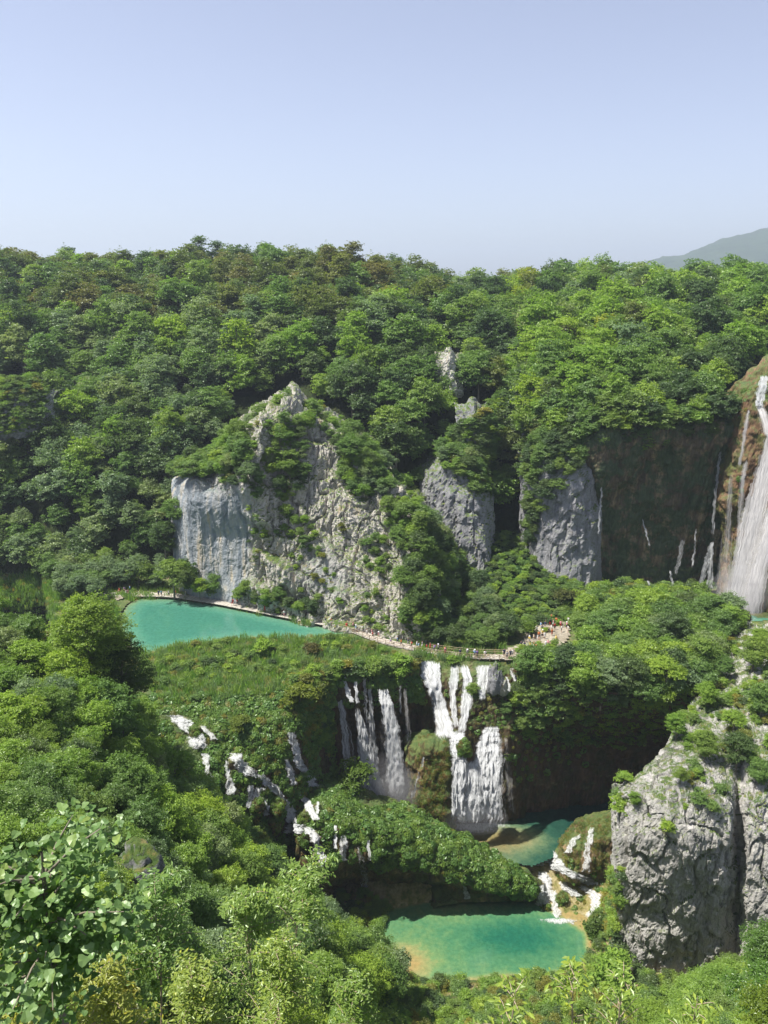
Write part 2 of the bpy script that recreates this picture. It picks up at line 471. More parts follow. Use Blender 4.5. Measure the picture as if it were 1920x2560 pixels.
# far hill and ground to the horizon
def far_hill():
    n, m = 260, 90
    xs = np.linspace(500, 2600, n); ys = np.linspace(0, 1, m)
    V = np.zeros((n, m, 3))
    prof_x = [500, 900, 1100, 1250, 1500, 1900, 2600]; prof_h = [40, 75, 100, 112, 180, 185, 120]
    # ridge seen at px 1640..1920 -> X/Y = .354...5 at Y ~ 1900
    for i, x in enumerate(xs):
        h = np.interp(x, [400, 560, 640, 700, 780, 900, 1000, 1300, 2000, 2600], [60, 92, 116, 120, 148, 172, 184, 205, 190, 100])
        for j, t in enumerate(ys):
            Y = 1500 + 800 * t
            V[i, j] = (x * (Y / 1900), Y, -40 + (h + 40) * math.sin(min(1, t * 1.9) * math.pi / 2) ** 0.9 - max(0, t - 0.6) * 160)
    P = V.reshape(-1, 3)
    P[:, 2] += 9 * fbm(P * 0.006, 5, 4) + 5 * fbm(P * 0.04, 3, 5) + 3 * fbm(P * 0.12, 2, 6)
    P[:, 2] += 24 * np.clip((P[:, 0] / P[:, 1] - 0.3) * 6, 0, 1); P[:, :2] *= 2.3; P[:, 2] = 75 + (P[:, 2] - 75) * 2.3
    o = link("hills", mesh_np("hills", P, grid_faces(n, m)[:, ::-1], M_HILL, True)); o['kind'] = 'structure'
    BVHS['hills'] = BVHTree.FromPolygons([tuple(p) for p in P.tolist()], grid_faces(n, m).tolist())
    return o
far_hill()
def ground():
    n = 90
    g = np.linspace(-1, 1, n); g = np.sign(g) * np.abs(g) ** 2.2 * 9000
    X, Yy = np.meshgrid(g, g, indexing='ij')
    P = np.stack([X.ravel(), Yy.ravel(), np.full(n * n, -52.0)], 1)
    r = np.hypot(P[:, 0], P[:, 1] - 100)
    P[:, 2] += np.clip((r - 560) / 900, 0, 1) * 96 * (1 + 0.1 * fbm(P * 0.002, 3, 8))
    o = link("ground", mesh_np("ground", P, grid_faces(n, n), M_FOREST, True)); o['kind'] = 'structure'
ground()

# ------------------------------------------------------------------ terrain: gorge (marsh plateau, walls)
LAKE_PX = [(300, 1545), (318, 1515), (345, 1497), (440, 1496), (520, 1507), (620, 1524), (720, 1545), (800, 1563), (880, 1585), (820, 1592), (740, 1600), (650, 1598), (580, 1602), (500, 1612), (430, 1622), (365, 1640), (325, 1618), (302, 1580)]
LAKE = [tuple(PZ(x, y, 0)[:2]) for x, y in LAKE_PX]
gorge_def = [
 (150, 1745, [(1830, -3), (1930, -9), (2030, -16), (2130, -24), (2230, -32), (2330, -40)]),
 (350, 1745, [(1830, -3), (1930, -9), (2030, -16), (2130, -24), (2230, -32), (2330, -40)]),
 (500, 1745, [(1830, -3), (1930, -8), (2030, -14), (2130, -21), (2230, -29), (2310, -38)]),
 (650, 1740, [(1820, -3), (1910, -8), (2010, -15), (2110, -23), (2210, -32), (2290, -40)]),
 (740, 1725, [(1795, -3), (1870, -8), (1960, -14), (2060, -22), (2160, -31), (2240, -39)]),
 (800, 1700, [(1775, -6), (1850, -12), (1930, -18), (2020, -25), (2110, -33), (2160, -38)]),
 (830, 1692, [(1770, -7), (1850, -15), (1920, -21), (1990, -27), (2050, -33), (2090, -38)]),
 (870, 1687, [(1752, -6), (1840, -17), (1910, -24), (1975, -29.5), (2030, -34), (2060, -38)]),
 (950, 1680, [(1745, -6), (1840, -17.3), (1910, -24), (1970, -29.5), (2030, -34), (2060, -38)]),
 (1020, 1665, [(1745, -7), (1840, -17), (1910, -24), (1970, -29.5), (2030, -34), (2060, -38)]),
 (1055, 1652, [(1715, -4), (1800, -12.5), (1880, -19), (1960, -26), (2040, -33), (2065, -38)]),
 (1100, 1650, [(1705, -3), (1790, -10), (1860, -15), (1950, -23.5), (2040, -32), (2070, -38)]),
 (1160, 1650, [(1710, -3), (1780, -8), (1845, -13), (1940, -22.5), (2040, -32), (2075, -38)]),
 (1220, 1650, [(1710, -3), (1780, -8), (1840, -12.5), (1930, -21.5), (2040, -32), (2075, -38)]),
 (1280, 1655, [(1730, -5), (1800, -9.5), (1860, -14.5), (1945, -23), (2030, -31.5), (2070, -38)]),
 (1330, 1680, [(1775, -7), (1840, -14), (1900, -21), (1960, -27), (2020, -33), (2055, -38)]),
 (1450, 1725, [(1790, -8), (1850, -17), (1910, -24), (1960, -29), (2005, -33.5), (2040, -38)]),
 (1600, 1745, [(1815, -9), (1865, -18), (1920, -25), (1965, -30), (2000, -34), (2030, -38)]),
 (1800, 1745, [(1815, -9), (1865, -18), (1920, -25), (1965, -30), (2000, -34), (2030, -38)]),
 (2150, 1745, [(1815, -9), (1865, -18), (1920, -25), (1965, -30), (2000, -34), (2030, -38)])]
GC = []
for px, lip, rows in gorge_def:
    L = PZ(px, lip, 0.2)
    far = [np.array([L[0] * y / L[1], y, 0.2]) for y in (200, 185, 170)]
    near = L * 0.5 + far[2] * 0.5
    c = far + [near, L + np.array([0, 2.2, 0.2]), L] + [PZ(px, y, z) for y, z in rows]
    GC.append(c)
def gorge_disp(P, Nn):
    wall = np.clip((0.5 - P[:, 2]) / 3, 0, 1)
    left = np.clip((-12 - P[:, 0]) / 6, 0, 1)
    t = tufa_disp(1.25, 11)(P, Nn)
    mound, e = cells(P * np.array([0.28, 0.28, 0.2]), 33)
    cush = Nn * ((1.3 * np.clip(e, 0, 1.0) + 0.5 * fbm(P * 0.6, 3, 8)))[:, None]
    w = wall[:, None]; l = left[:, None]
    flat = np.zeros_like(P); flat[:, 2] = 0.35 * fbm(P * 0.15, 4, 2) + 0.12 * fbm(P * 0.8, 3, 6)
    inl = in_poly_np(P[:, 0], P[:, 1], LAKE)
    flat[:, 2] -= inl * 1.2
    flat[:, 2] += (~inl) * 0.25
    return flat * (1 - w) + w * (t * (1 - l) + cush * l)
def gorge_mat():
    m, nt, out = new_mat("gorge_tufa_and_marsh")
    g = nt.nodes.new('ShaderNodeNewGeometry'); s = nt.nodes.new('ShaderNodeSeparateXYZ')
    nt.links.new(g.outputs['Position'], s.inputs[0])
    vs = pos(nt, (1, 1, 0.28)); v = pos(nt)
    c = ramp(nt, noise(nt, 0.35, 8, 0.7, vs), [(0.3, (0.035, 0.024, 0.012)), (0.5, (0.09, 0.058, 0.028)), (0.68, (0.17, 0.11, 0.055))])
    c = mix(nt, ramp(nt, noise(nt, 0.25, 7, 0.7, v), [(0.48, gray(0)), (0.6, gray(0.8))]), c, (0.045, 0.055, 0.015))
    c = mix(nt, 0.8, c, ramp(nt, noise(nt, 2.0, 6, .7, vs), [(0.3, gray(0.35)), (0.6, gray(1.0))]), 'MULTIPLY')
    up = upness(nt, 0.3, 0.7)
    gr = ramp(nt, noise(nt, 0.35, 6, .65, v), [(0.35, (0.045, 0.085, 0.02)), (0.52, (0.09, 0.12, 0.035)), (0.68, (0.20, 0.17, 0.09))])
    c = mix(nt, up, c, gr)
    bump = math_(nt, 'ADD', noise(nt, 0.9, 8, 0.7, vs), math_(nt, 'MULTIPLY', noise(nt, 3.5, 6, .7, vs), 0.4))
    principled(nt, out, c, 0.8, bump, 1.0, 0.5, 0.3)
    return m
M_GORGE = gorge_mat()
gorge = make_sheet("marsh_terrain", GC, 460, 300, gorge_disp, M_GORGE)
gorge['kind'] = 'structure'

M_BED = ground_mat("tufa_bed", [(0.35, (0.10, 0.13, 0.03)), (0.47, (0.24, 0.21, 0.08)), (0.60, (0.38, 0.32, 0.18)), (0.7, (0.13, 0.15, 0.04))], 0.5, 2.2)
# gorge floor: heights on a grid
POOL_PX = [(935, 2300), (960, 2275), (1060, 2255), (1180, 2240), (1310, 2235), (1400, 2290), (1465, 2330), (1475, 2390), (1440, 2425), (1370, 2438), (1250, 2440), (1130, 2452), (1050, 2455), (960, 2420), (925, 2360)]
POOL = [tuple(PZ(x, y, -40)[:2]) for x, y in POOL_PX]
MID_PX = [(1080, 2060), (1180, 2040), (1300, 2040), (1500, 2030), (1560, 2060), (1420, 2090), (1390, 2130), (1290, 2130), (1180, 2100)]
def floor_build():
    xs = np.arange(-45, 95, 0.45); ys = np.arange(70, 146, 0.45)
    X, Yy = np.meshgrid(xs, ys, indexing='ij'); x = X.ravel(); y = Yy.ravel()
    # levels along Y: pool -40 until 117, cascade rises to -34 at 130
    z = np.interp(y, [70, 88, 97, 101, 103, 116, 119, 124, 129, 132, 146], [-33, -33.0, -36, -38.6, -40.6, -40.6, -39.6, -36.8, -34.7, -35.3, -36])
    # right bank
    rb = np.clip((x - np.interp(y, [95, 105, 118, 130, 140], [30, 35.5, 38, 41, 52])) / 5, 0, 1)
    z = z * (1 - rb) + rb * np.maximum(z + 4.0, -36.5)
    lb = np.clip((-3 - x) / 6, 0, 1)
    z = z * (1 - lb) + lb * (-40.3)
    P = np.stack([x, y, z], 1)
    inp = in_poly_np(x, y, POOL)
    bx, by = PZ(1300, 2350, -40)[:2]
    depth = 2.2 * np.exp(-((x - bx) / 9) ** 2 - ((y - by) / 5.5) ** 2) + 0.5
    P[:, 2] = np.where(inp, np.minimum(P[:, 2], -40.2 - depth * 0.8), P[:, 2])
    out_near = (~inp) & (y < 104)
    P[:, 2] += np.where(~inp, 0.45 * fbm(P * 0.35, 4, 21) + 0.25 * fbm(P * 1.1, 3, 22), 0)
    P[:, 2] = np.where((~inp) & (y < 121), np.maximum(P[:, 2], -40.25), P[:, 2])
    Fc = grid_faces(len(xs), len(ys))
    o = link("gorge_floor", mesh_np("gorge_floor", P, Fc, M_BED, True)); o['kind'] = 'structure'
    BVHS['gorge_floor'] = BVHTree.FromPolygons([tuple(p) for p in P.tolist()], Fc.tolist())
floor_build()

# ------------------------------------------------------------------ near slopes
near_def = [
 (-700, [(1500, 115), (1700, 85), (1900, 60), (2100, 40), (2300, 25), (2560, 15), (3200, 8)]),
 (-200, [(1520, 115), (1720, 86), (1920, 60), (2100, 41), (2300, 26), (2560, 16), (3200, 8)]),
 (0, [(1560, 115), (1760, 86), (1950, 61), (2140, 41), (2320, 27), (2560, 17), (3200, 8)]),
 (200, [(1590, 117), (1725, 97), (1930, 74), (2150, 53), (2330, 36), (2560, 23), (3200, 10)]),
 (330, [(1760, 114), (1850, 99), (1985, 80), (2160, 60), (2335, 42), (2560, 28), (3200, 12)]),
 (400, [(1870, 112), (1950, 100), (2050, 84), (2170, 66), (2330, 48), (2560, 32), (3200, 14)]),
 (600, [(2080, 106), (2130, 98), (2200, 86), (2285, 72), (2390, 58), (2580, 42), (3200, 18)]),
 (800, [(2290, 104), (2325, 97), (2365, 88), (2415, 77), (2470, 67), (2620, 52), (3200, 24)]),
 (930, [(2405, 104), (2425, 99), (2455, 93), (2490, 85), (2540, 75), (2680, 60), (3200, 30)]),
 (1100, [(2450, 103), (2468, 100.5), (2490, 96), (2520, 90), (2580, 82), (2700, 70), (3200, 36)]),
 (1300, [(2445, 103), (2465, 100.5), (2490, 96), (2520, 90), (2580, 82), (2700, 70), (3200, 36)]),
 (1500, [(2440, 101), (2458, 98), (2485, 94), (2520, 88), (2580, 80), (2700, 66), (3200, 34)]),
 (1700, [(2470, 96), (2480, 93), (2500, 88), (2540, 80), (2600, 72), (2720, 60), (3200, 32)]),
 (1900, [(2480, 92), (2490, 86), (2520, 76), (2570, 66), (2640, 56), (2760, 45), (3200, 28)]),
 (2300, [(2480, 90), (2490, 80), (2510, 66), (2540, 54), (2600, 44), (2720, 34), (3200, 22)])]
NC = []
for px, rows in near_def:
    c = colY(px, rows)
    drop = c[0] + np.array([0, 4, 0]); drop[2] = min(c[0][2] - 3, -8) if px < 700 else c[0][2] - 4
    drop2 = drop + np.array([0, 6, 0]); drop2[2] = -44
    last = c[-1].copy(); last[1] = -6; last[2] = max(last[2], 66); last[0] *= 1.2
    NC.append([drop2, drop] + c + [last])
near = make_sheet("near_slope", NC, 330, 300, lambda P, Nn: Nn * (0.9 * fbm(P * 0.12, 4, 13) + 0.25 * fbm(P * 0.7, 3, 19))[:, None], M_MARSH)
near['kind'] = 'structure'
def near_mat():
    return None

# ------------------------------------------------------------------ rock things
def add_sheet_thing(name, cols, nu, nv, disp, mat, label, cat, attrs=None):
    o = make_sheet(name, cols, nu, nv, disp, mat, attrs=attrs)
    tag(o, label, cat); return o

cliff_cols = [
 (430, [(1500, 184), (1490, 181), (1400, 182), (1320, 184), (1260, 186), (1220, 190), (1200, 196), (1190, 215)]),
 (475, [(1510, 176), (1490, 175), (1400, 175.5), (1320, 175), (1250, 174.5), (1205, 177), (1185, 186), (1170, 215)]),
 (550, [(1520, 172), (1495, 171.5), (1420, 173), (1340, 173.5), (1260, 171.5), (1195, 172), (1165, 181), (1150, 215)]),
 (610, [(1535, 169), (1510, 168.5), (1430, 171), (1340, 171.5), (1240, 168.5), (1150, 169), (1080, 178), (1060, 215)]),
 (650, [(1550, 166), (1525, 166), (1440, 168), (1340, 169), (1230, 169), (1130, 170), (1040, 176), (1010, 215)]),
 (700, [(1560, 164), (1535, 163.5), (1450, 166), (1350, 169), (1240, 172), (1120, 176), (1015, 181), (985, 215)]),
 (735, [(1570, 161.5), (1545, 161.5), (1450, 164.5), (1350, 168.5), (1240, 172), (1110, 177), (975, 184), (955, 215)]),
 (800, [(1580, 160), (1555, 160), (1455, 163), (1355, 168), (1250, 172), (1140, 178), (1048, 184), (1020, 215)]),
 (860, [(1595, 157), (1568, 157), (1470, 161), (1370, 166), (1275, 170), (1180, 176), (1085, 184), (1055, 215)]),
 (900, [(1605, 155), (1580, 155), (1490, 158.5), (1400, 163), (1300, 168), (1190, 174), (1122, 183), (1095, 215)]),
 (970, [(1625, 151.5), (1600, 151.5), (1510, 155), (1420, 160), (1330, 165), (1262, 169), (1192, 177), (1170, 210)]),
 (1040, [(1640, 149), (1615, 149.5), (1540, 152), (1460, 157), (1390, 160), (1320, 162), (1262, 172), (1250, 205)]),
 (1085, [(1645, 149), (1620, 149.5), (1565, 154), (1500, 160), (1440, 165), (1385, 169), (1345, 177), (1330, 200)]),
 (1125, [(1645, 151), (1625, 153), (1590, 160), (1540, 167), (1490, 173), (1445, 178), (1410, 184), (1390, 200)]),
 (1150, [(1640, 160), (1625, 163), (1600, 172), (1560, 178), (1510, 183), (1475, 188), (1440, 194), (1420, 202)])]
cliff = add_sheet_thing("limestone_cliff", [colY(px, r) for px, r in cliff_cols], 380, 330, cliff_disp, M_CLIFF,
    "tall pale limestone cliff with grassy ledges rising over the boardwalk", "cliff", lambda P: {'m': ('POINT', cliff_mask(P))})

def rock_patch(name, quad, Ys, mat, label, nu=90, nv=110, disp=None, back=14):
    """quad: list of columns [(px, [(py, Y)...])]"""
    cols = []
    for px, rows in quad:
        c = colY(px, rows)
        a = c[0] + np.array([0, 1.5, -2.0]); b = c[-1] + np.array([0, back, 1.0])
        cols.append([a] + c + [b])
    first = [p + np.array([-2.5, back * 0.7, 0]) for p in cols[0]]; last = [p + np.array([2.5, back * 0.7, 0]) for p in cols[-1]]
    cols = [first] + cols + [last]
    return add_sheet_thing(name, cols, nu, nv, disp or rock_disp(0.9, 3.5, 0.45, 0.6, 21), mat, label, "cliff")
rock_patch("rock_buttress", [
    (1075, [(1480, 186), (1400, 187), (1300, 188), (1215, 190), (1180, 193)]),
    (1130, [(1500, 181), (1400, 182), (1300, 183), (1200, 186), (1150, 190)]),
    (1185, [(1510, 179), (1400, 180), (1310, 181), (1240, 184), (1190, 188)]),
    (1222, [(1520, 178), (1400, 180), (1340, 182), (1285, 184), (1245, 188)])], None, M_GREYROCK,
    "grey rock buttress with a grassy shoulder behind the right flank of the pale cliff", 80, 110, lambda P, Nn: rock_disp(0.8, 4, .4, .5, 5)(P, Nn) + Nn * (2.0 * fbm(P * 0.11, 4, 6))[:, None])
rock_patch("rock_spire", [
    (1112, [(980, 222), (945, 223), (915, 224), (893, 225)]),
    (1124, [(980, 220), (945, 221), (910, 222), (880, 223)]),
    (1138, [(980, 221), (945, 222), (920, 223), (897, 224)])], None, M_LIME,
    "small pale rock spire poking out of the trees high above the cliff", 26, 50, rock_disp(0.7, 2.2, 1, .8, 15), 5)
rock_patch("rock_outcrop", [
    (1165, [(1180, 198), (1120, 199), (1060, 200), (1030, 203)]),
    (1185, [(1185, 197), (1120, 198), (1050, 199), (1010, 203)]),
    (1205, [(1185, 198), (1120, 199), (1060, 200), (1030, 204)])], None, M_GREYROCK,
    "narrow grey rock rib between trees above the dark gully", 30, 60, rock_disp(0.7, 2.6, 1, .7, 17), 5)
rock_patch("shaded_cliff", [
    (1335, [(1440, 184), (1380, 185), (1300, 186), (1220, 187), (1150, 190)]),
    (1375, [(1470, 180), (1390, 181), (1300, 182), (1220, 183), (1130, 187)]),
    (1430, [(1480, 179), (1390, 179.5), (1300, 180), (1200, 181), (1110, 186)]),
    (1480, [(1470, 179.5), (1390, 180), (1300, 181), (1200, 182), (1120, 186)]),
    (1500, [(1460, 183), (1390, 184), (1300, 185), (1200, 186), (1130, 188)])], None, M_GREYROCK,
    "smooth blue grey cliff in shade at the left end of the dark waterfall wall", 110, 130, lambda P, Nn: rock_disp(0.6, 5, .3, .4, 25)(P, Nn) + Nn * (1.8 * fbm(P * 0.1, 4, 26))[:, None])
rock_patch("cliff_face", [
    (1340, [(1110, 200), (1060, 201), (1020, 203)]),
    (1380, [(1110, 198), (1060, 199), (1000, 202)]),
    (1430, [(1110, 199), (1060, 200), (1015, 204)])], None, M_GREYROCK,
    "small grey rock face under the trees above the shaded cliff", 40, 50, rock_disp(0.8, 3, 1, .6, 27), 6)
rock_patch("rock_slab", [
    (-40, [(1085, 205), (1040, 206), (985, 209)]),
    (40, [(1080, 204), (1030, 205), (975, 208)]),
    (90, [(1075, 205), (1040, 206), (1000, 209)])], None, M_GREYROCK,
    "bluish grey rock slab among dark trees on the hillside at the frame's left edge", 50, 50, rock_disp(0.8, 3.5, 1, .6, 29), 8)
# dark tufa amphitheatre wall with the thin falls
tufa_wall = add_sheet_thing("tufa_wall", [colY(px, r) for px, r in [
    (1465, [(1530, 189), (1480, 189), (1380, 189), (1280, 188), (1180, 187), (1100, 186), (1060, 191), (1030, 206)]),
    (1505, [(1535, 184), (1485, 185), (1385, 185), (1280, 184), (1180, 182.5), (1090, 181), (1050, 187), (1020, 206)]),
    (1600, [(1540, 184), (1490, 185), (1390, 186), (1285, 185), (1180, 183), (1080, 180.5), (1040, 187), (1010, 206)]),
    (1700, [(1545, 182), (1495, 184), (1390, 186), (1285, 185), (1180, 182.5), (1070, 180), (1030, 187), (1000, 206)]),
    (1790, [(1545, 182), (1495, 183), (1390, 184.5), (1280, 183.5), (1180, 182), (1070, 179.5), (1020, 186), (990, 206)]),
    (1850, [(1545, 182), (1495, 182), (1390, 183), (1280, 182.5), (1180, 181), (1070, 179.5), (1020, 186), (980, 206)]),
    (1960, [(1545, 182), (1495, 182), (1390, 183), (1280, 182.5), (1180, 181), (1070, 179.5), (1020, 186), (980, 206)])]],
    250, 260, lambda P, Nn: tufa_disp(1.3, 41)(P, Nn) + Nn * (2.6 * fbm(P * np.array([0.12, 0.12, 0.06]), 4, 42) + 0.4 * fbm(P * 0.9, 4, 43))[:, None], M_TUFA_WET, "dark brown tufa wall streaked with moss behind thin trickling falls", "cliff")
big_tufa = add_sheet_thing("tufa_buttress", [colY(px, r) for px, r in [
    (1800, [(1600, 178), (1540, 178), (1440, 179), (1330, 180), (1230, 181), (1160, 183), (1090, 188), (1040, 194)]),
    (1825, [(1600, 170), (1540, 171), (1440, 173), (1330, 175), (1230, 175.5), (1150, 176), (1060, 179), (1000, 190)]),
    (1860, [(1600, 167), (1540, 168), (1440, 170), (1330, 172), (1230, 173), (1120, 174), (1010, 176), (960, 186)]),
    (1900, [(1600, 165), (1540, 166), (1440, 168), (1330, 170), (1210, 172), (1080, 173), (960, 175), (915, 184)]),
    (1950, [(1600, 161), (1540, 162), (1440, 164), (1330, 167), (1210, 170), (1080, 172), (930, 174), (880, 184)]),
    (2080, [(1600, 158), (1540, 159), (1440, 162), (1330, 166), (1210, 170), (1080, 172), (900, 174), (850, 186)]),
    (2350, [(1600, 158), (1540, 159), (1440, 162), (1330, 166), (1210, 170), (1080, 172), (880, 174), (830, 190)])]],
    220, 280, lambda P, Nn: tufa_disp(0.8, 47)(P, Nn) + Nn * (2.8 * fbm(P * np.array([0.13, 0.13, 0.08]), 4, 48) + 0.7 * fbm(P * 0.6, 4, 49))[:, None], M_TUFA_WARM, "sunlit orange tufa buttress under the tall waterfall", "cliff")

M_KNOLL = tufa_mat("ochre_tufa", (0.09, 0.06, 0.03), (0.24, 0.16, 0.08), (0.40, 0.28, 0.15), (0.12, 0.13, 0.03), 0.45)
# mound with cave
mound_cols = [
 (740, [(2230, 116), (2200, 117), (2150, 116), (2090, 116), (2040, 119), (2000, 123), (2010, 128)]),
 (800, [(2270, 117), (2220, 119), (2160, 115.5), (2080, 115.5), (2010, 119), (1960, 125), (1975, 131)]),
 (870, [(2285, 119), (2225, 124), (2140, 116.5), (2060, 117), (2005, 121), (1965, 127), (1985, 134)]),
 (960, [(2295, 119), (2225, 125), (2140, 117), (2080, 118), (2030, 122), (1992, 128), (2012, 134)]),
 (1040, [(2285, 118.5), (2220, 124), (2150, 118), (2100, 119), (2050, 122), (2015, 127), (2035, 133)]),
 (1100, [(2265, 118.5), (2215, 121), (2170, 117.5), (2120, 119), (2080, 122), (2050, 126), (2070, 132)]),
 (1170, [(2255, 119), (2225, 120), (2195, 117.5), (2155, 118.5), (2125, 121), (2100, 125), (2115, 131)]),
 (1250, [(2250, 119.5), (2230, 120), (2205, 118.5), (2175, 119.5), (2155, 121.5), (2140, 124), (2155, 129)]),
 (1320, [(2250, 119.5), (2235, 120), (2215, 119.2), (2200, 120), (2190, 121), (2182, 123), (2195, 127)]),
 (1365, [(2250, 120), (2246, 120.3), (2242, 120.5), (2238, 121), (2234, 121.5), (2230, 122.5), (2235, 125)])]
def mound_disp(P, Nn):
    c, e = cells(P * 0.33, 61)
    return Nn * (0.95 * np.clip(e, 0, 1) + 0.5 * c * 0.6 + 0.7 * fbm(P * 0.3, 4, 62) + 1.9 * fbm(P * 0.12, 3, 63))[:, None]
moss_mound = add_sheet_thing("mossy_mound", [colY(px, r) for px, r in mound_cols], 240, 150, mound_disp, M_TUFA_MOSS,
    "large green mossy tufa mound overhanging a dark cave by the lower pool", "mound")
# rock by the falls (lit mossy block) and the bump right of the mid pool
blk = add_sheet_thing("mossy_block", [colY(px, r) for px, r in [
 (1015, [(2080, 131), (2010, 132), (1930, 133), (1880, 135), (1860, 140)]),
 (1035, [(2080, 128.5), (2010, 130), (1930, 131), (1870, 133), (1845, 139)]),
 (1075, [(2080, 127), (2010, 128.5), (1930, 130), (1865, 132), (1835, 139)]),
 (1115, [(2080, 127), (2010, 128.5), (1930, 130), (1868, 132), (1840, 139)]),
 (1135, [(2080, 130), (2010, 132), (1930, 134), (1880, 136), (1850, 140)])]], 90, 130, lambda P, Nn: tufa_disp(1.0, 51)(P, Nn) + Nn * (2.2 * fbm(P * 0.22, 4, 52))[:, None], M_TUFA_MOSS,
 "mossy ochre tufa block standing left of the central cascade", "rock")
bump = add_sheet_thing("tufa_knoll", [colY(px, r) for px, r in [
 (1395, [(2200, 124), (2170, 125), (2130, 127), (2095, 130), (2110, 136)]),
 (1420, [(2205, 121.5), (2170, 122), (2120, 124), (2075, 128), (2085, 136)]),
 (1470, [(2210, 120), (2170, 120.5), (2105, 122), (2055, 127), (2060, 136)]),
 (1530, [(2210, 120), (2160, 120.5), (2090, 122), (2040, 127), (2045, 136)]),
 (1600, [(2210, 121), (2160, 121.5), (2080, 123), (2035, 128), (2040, 136)])]], 110, 100, lambda P, Nn: tufa_disp(0.9, 53)(P, Nn) + Nn * (2.2 * fbm(P * 0.2, 4, 54))[:, None], M_KNOLL,
 "rounded mossy knoll with trickles beside the lower cascade", "rock")

# right limestone pillar and its ridge
pil = [
 (1536, [(2440, 112), (2330, 113), (2210, 114), (2100, 115), (2030, 117), (1990, 119), (1975, 121), (1985, 124), (2020, 128)]),
 (1540, [(2455, 103), (2330, 100.5), (2210, 101), (2110, 102), (2030, 103.5), (1990, 105), (1965, 107), (1960, 109), (1990, 114)]),
 (1580, [(2470, 99.5), (2330, 98.5), (2210, 97.5), (2100, 97), (2020, 98), (1985, 99.5), (1965, 102), (1950, 105), (1985, 112)]),
 (1640, [(2485, 98.5), (2330, 97), (2200, 95.7), (2090, 95), (2010, 96.5), (1960, 100), (1920, 104), (1890, 109), (1930, 118)]),
 (1720, [(2495, 97.5), (2330, 96), (2200, 94.7), (2090, 94), (2010, 96), (1940, 101), (1860, 110), (1775, 123), (1830, 134)]),
 (1790, [(2500, 97), (2330, 95.5), (2200, 94.3), (2090, 93.5), (2000, 96), (1910, 103), (1780, 118), (1650, 140), (1720, 150)]),
 (1830, [(2505, 98), (2330, 96.5), (2200, 95.2), (2090, 94.5), (2000, 97), (1890, 105), (1740, 123), (1590, 152), (1660, 160)]),
 (1848, [(2505, 96.5), (2330, 97), (2200, 97), (2090, 98), (2000, 100), (1880, 106), (1720, 125), (1568, 155), (1640, 165)]),
 (1868, [(2505, 93), (2330, 93), (2200, 93.3), (2090, 94), (2000, 97), (1870, 106), (1710, 125), (1565, 155), (1640, 165)]),
 (1950, [(2510, 91), (2330, 91.3), (2200, 92), (2090, 93.5), (1980, 97), (1840, 108), (1680, 128), (1560, 153), (1630, 165)]),
 (2150, [(2520, 88), (2330, 88), (2200, 89), (2080, 92), (1960, 98), (1820, 108), (1660, 128), (1540, 150), (1610, 165)])]
pillar = add_sheet_thing("rock_pillar", [colY(px, r) for px, r in pil], 320, 400, lambda P, Nn: rock_disp(0.62, 3.6, 0.8, 0.45, 71)(P, Nn) + Nn * (1.1 * fbm(P * 0.11, 3, 72))[:, None], M_PILLAR,
    "massive grey limestone pillar with a bushy ridge, right of the emerald pool", "cliff")
# ------------------------------------------------------------------ haze: one closed box of thin air round everything
hm = bpy.data.materials.new("haze"); hm.use_nodes = True
for n in list(hm.node_tree.nodes): hm.node_tree.nodes.remove(n)
ho = hm.node_tree.nodes.new('ShaderNodeOutputMaterial'); hv = hm.node_tree.nodes.new('ShaderNodeVolumePrincipled')
hv.inputs['Color'].default_value = (0.76, 0.87, 1.0, 1); hv.inputs['Density'].default_value = 0.00018; hv.inputs['Anisotropy'].default_value = 0.25
hm.node_tree.links.new(hv.outputs[0], ho.inputs['Volume'])
def haze():
    x0, x1, y0, y1, z0, z1 = -9500, 9500, -9500, 9500, -54, 420
    V = [(x, y, z) for z in (z0, z1) for y in (y0, y1) for x in (x0, x1)]
    F4 = [(0, 2, 3, 1), (4, 5, 7, 6), (0, 1, 5, 4), (2, 6, 7, 3), (0, 4, 6, 2), (1, 3, 7, 5)]
    o = link("haze", mesh_np("haze", V, F4, hm)); o['kind'] = 'stuff'; o['label'] = "thin summer haze filling the valley"
haze()
# ------------------------------------------------------------------ vegetation prototypes
def unit(v): return v / (np.linalg.norm(v, axis=-1, keepdims=True) + 1e-9)
def leaf_quads(C, Nn, L, W, rng, fold=0.12, T=None):
    n = len(C)
    if T is None:
        T = rng.normal(size=(n, 3))
    T = T - Nn * (T * Nn).sum(1, keepdims=True); T = unit(T)
    B = np.cross(Nn, T)
    L = L[:, None]; W = W[:, None]
    V = np.empty((n, 4, 3))
    V[:, 0] = C - T * L * 0.5
    V[:, 1] = C + B * W * 0.5 + T * L * 0.05 + Nn * L * fold
    V[:, 2] = C + T * L * 0.5
    V[:, 3] = C - B * W * 0.5 + T * L * 0.05 + Nn * L * fold
    return V.reshape(-1, 3), np.arange(n * 4).reshape(n, 4)
def tube_np(pts, rad, k=5):
    pts = np.asarray(pts, float); n = len(pts)
    V = []
    for i in range(n):
        d = pts[min(i + 1, n - 1)] - pts[max(i - 1, 0)]; d = d / (np.linalg.norm(d) + 1e-9)
        a = np.array([1.0, 0, 0]) if abs(d[0]) < 0.8 else np.array([0, 1.0, 0])
        u = np.cross(d, a); u /= np.linalg.norm(u); w = np.cross(d, u)
        for j in range(k):
            t = 2 * math.pi * j / k
            V.append(pts[i] + rad[i] * (math.cos(t) * u + math.sin(t) * w))
    Fc = []
    for i in range(n - 1):
        for j in range(k):
            Fc.append((i * k + j, i * k + (j + 1) % k, (i + 1) * k + (j + 1) % k, (i + 1) * k + j))
    return np.array(V), np.array(Fc)
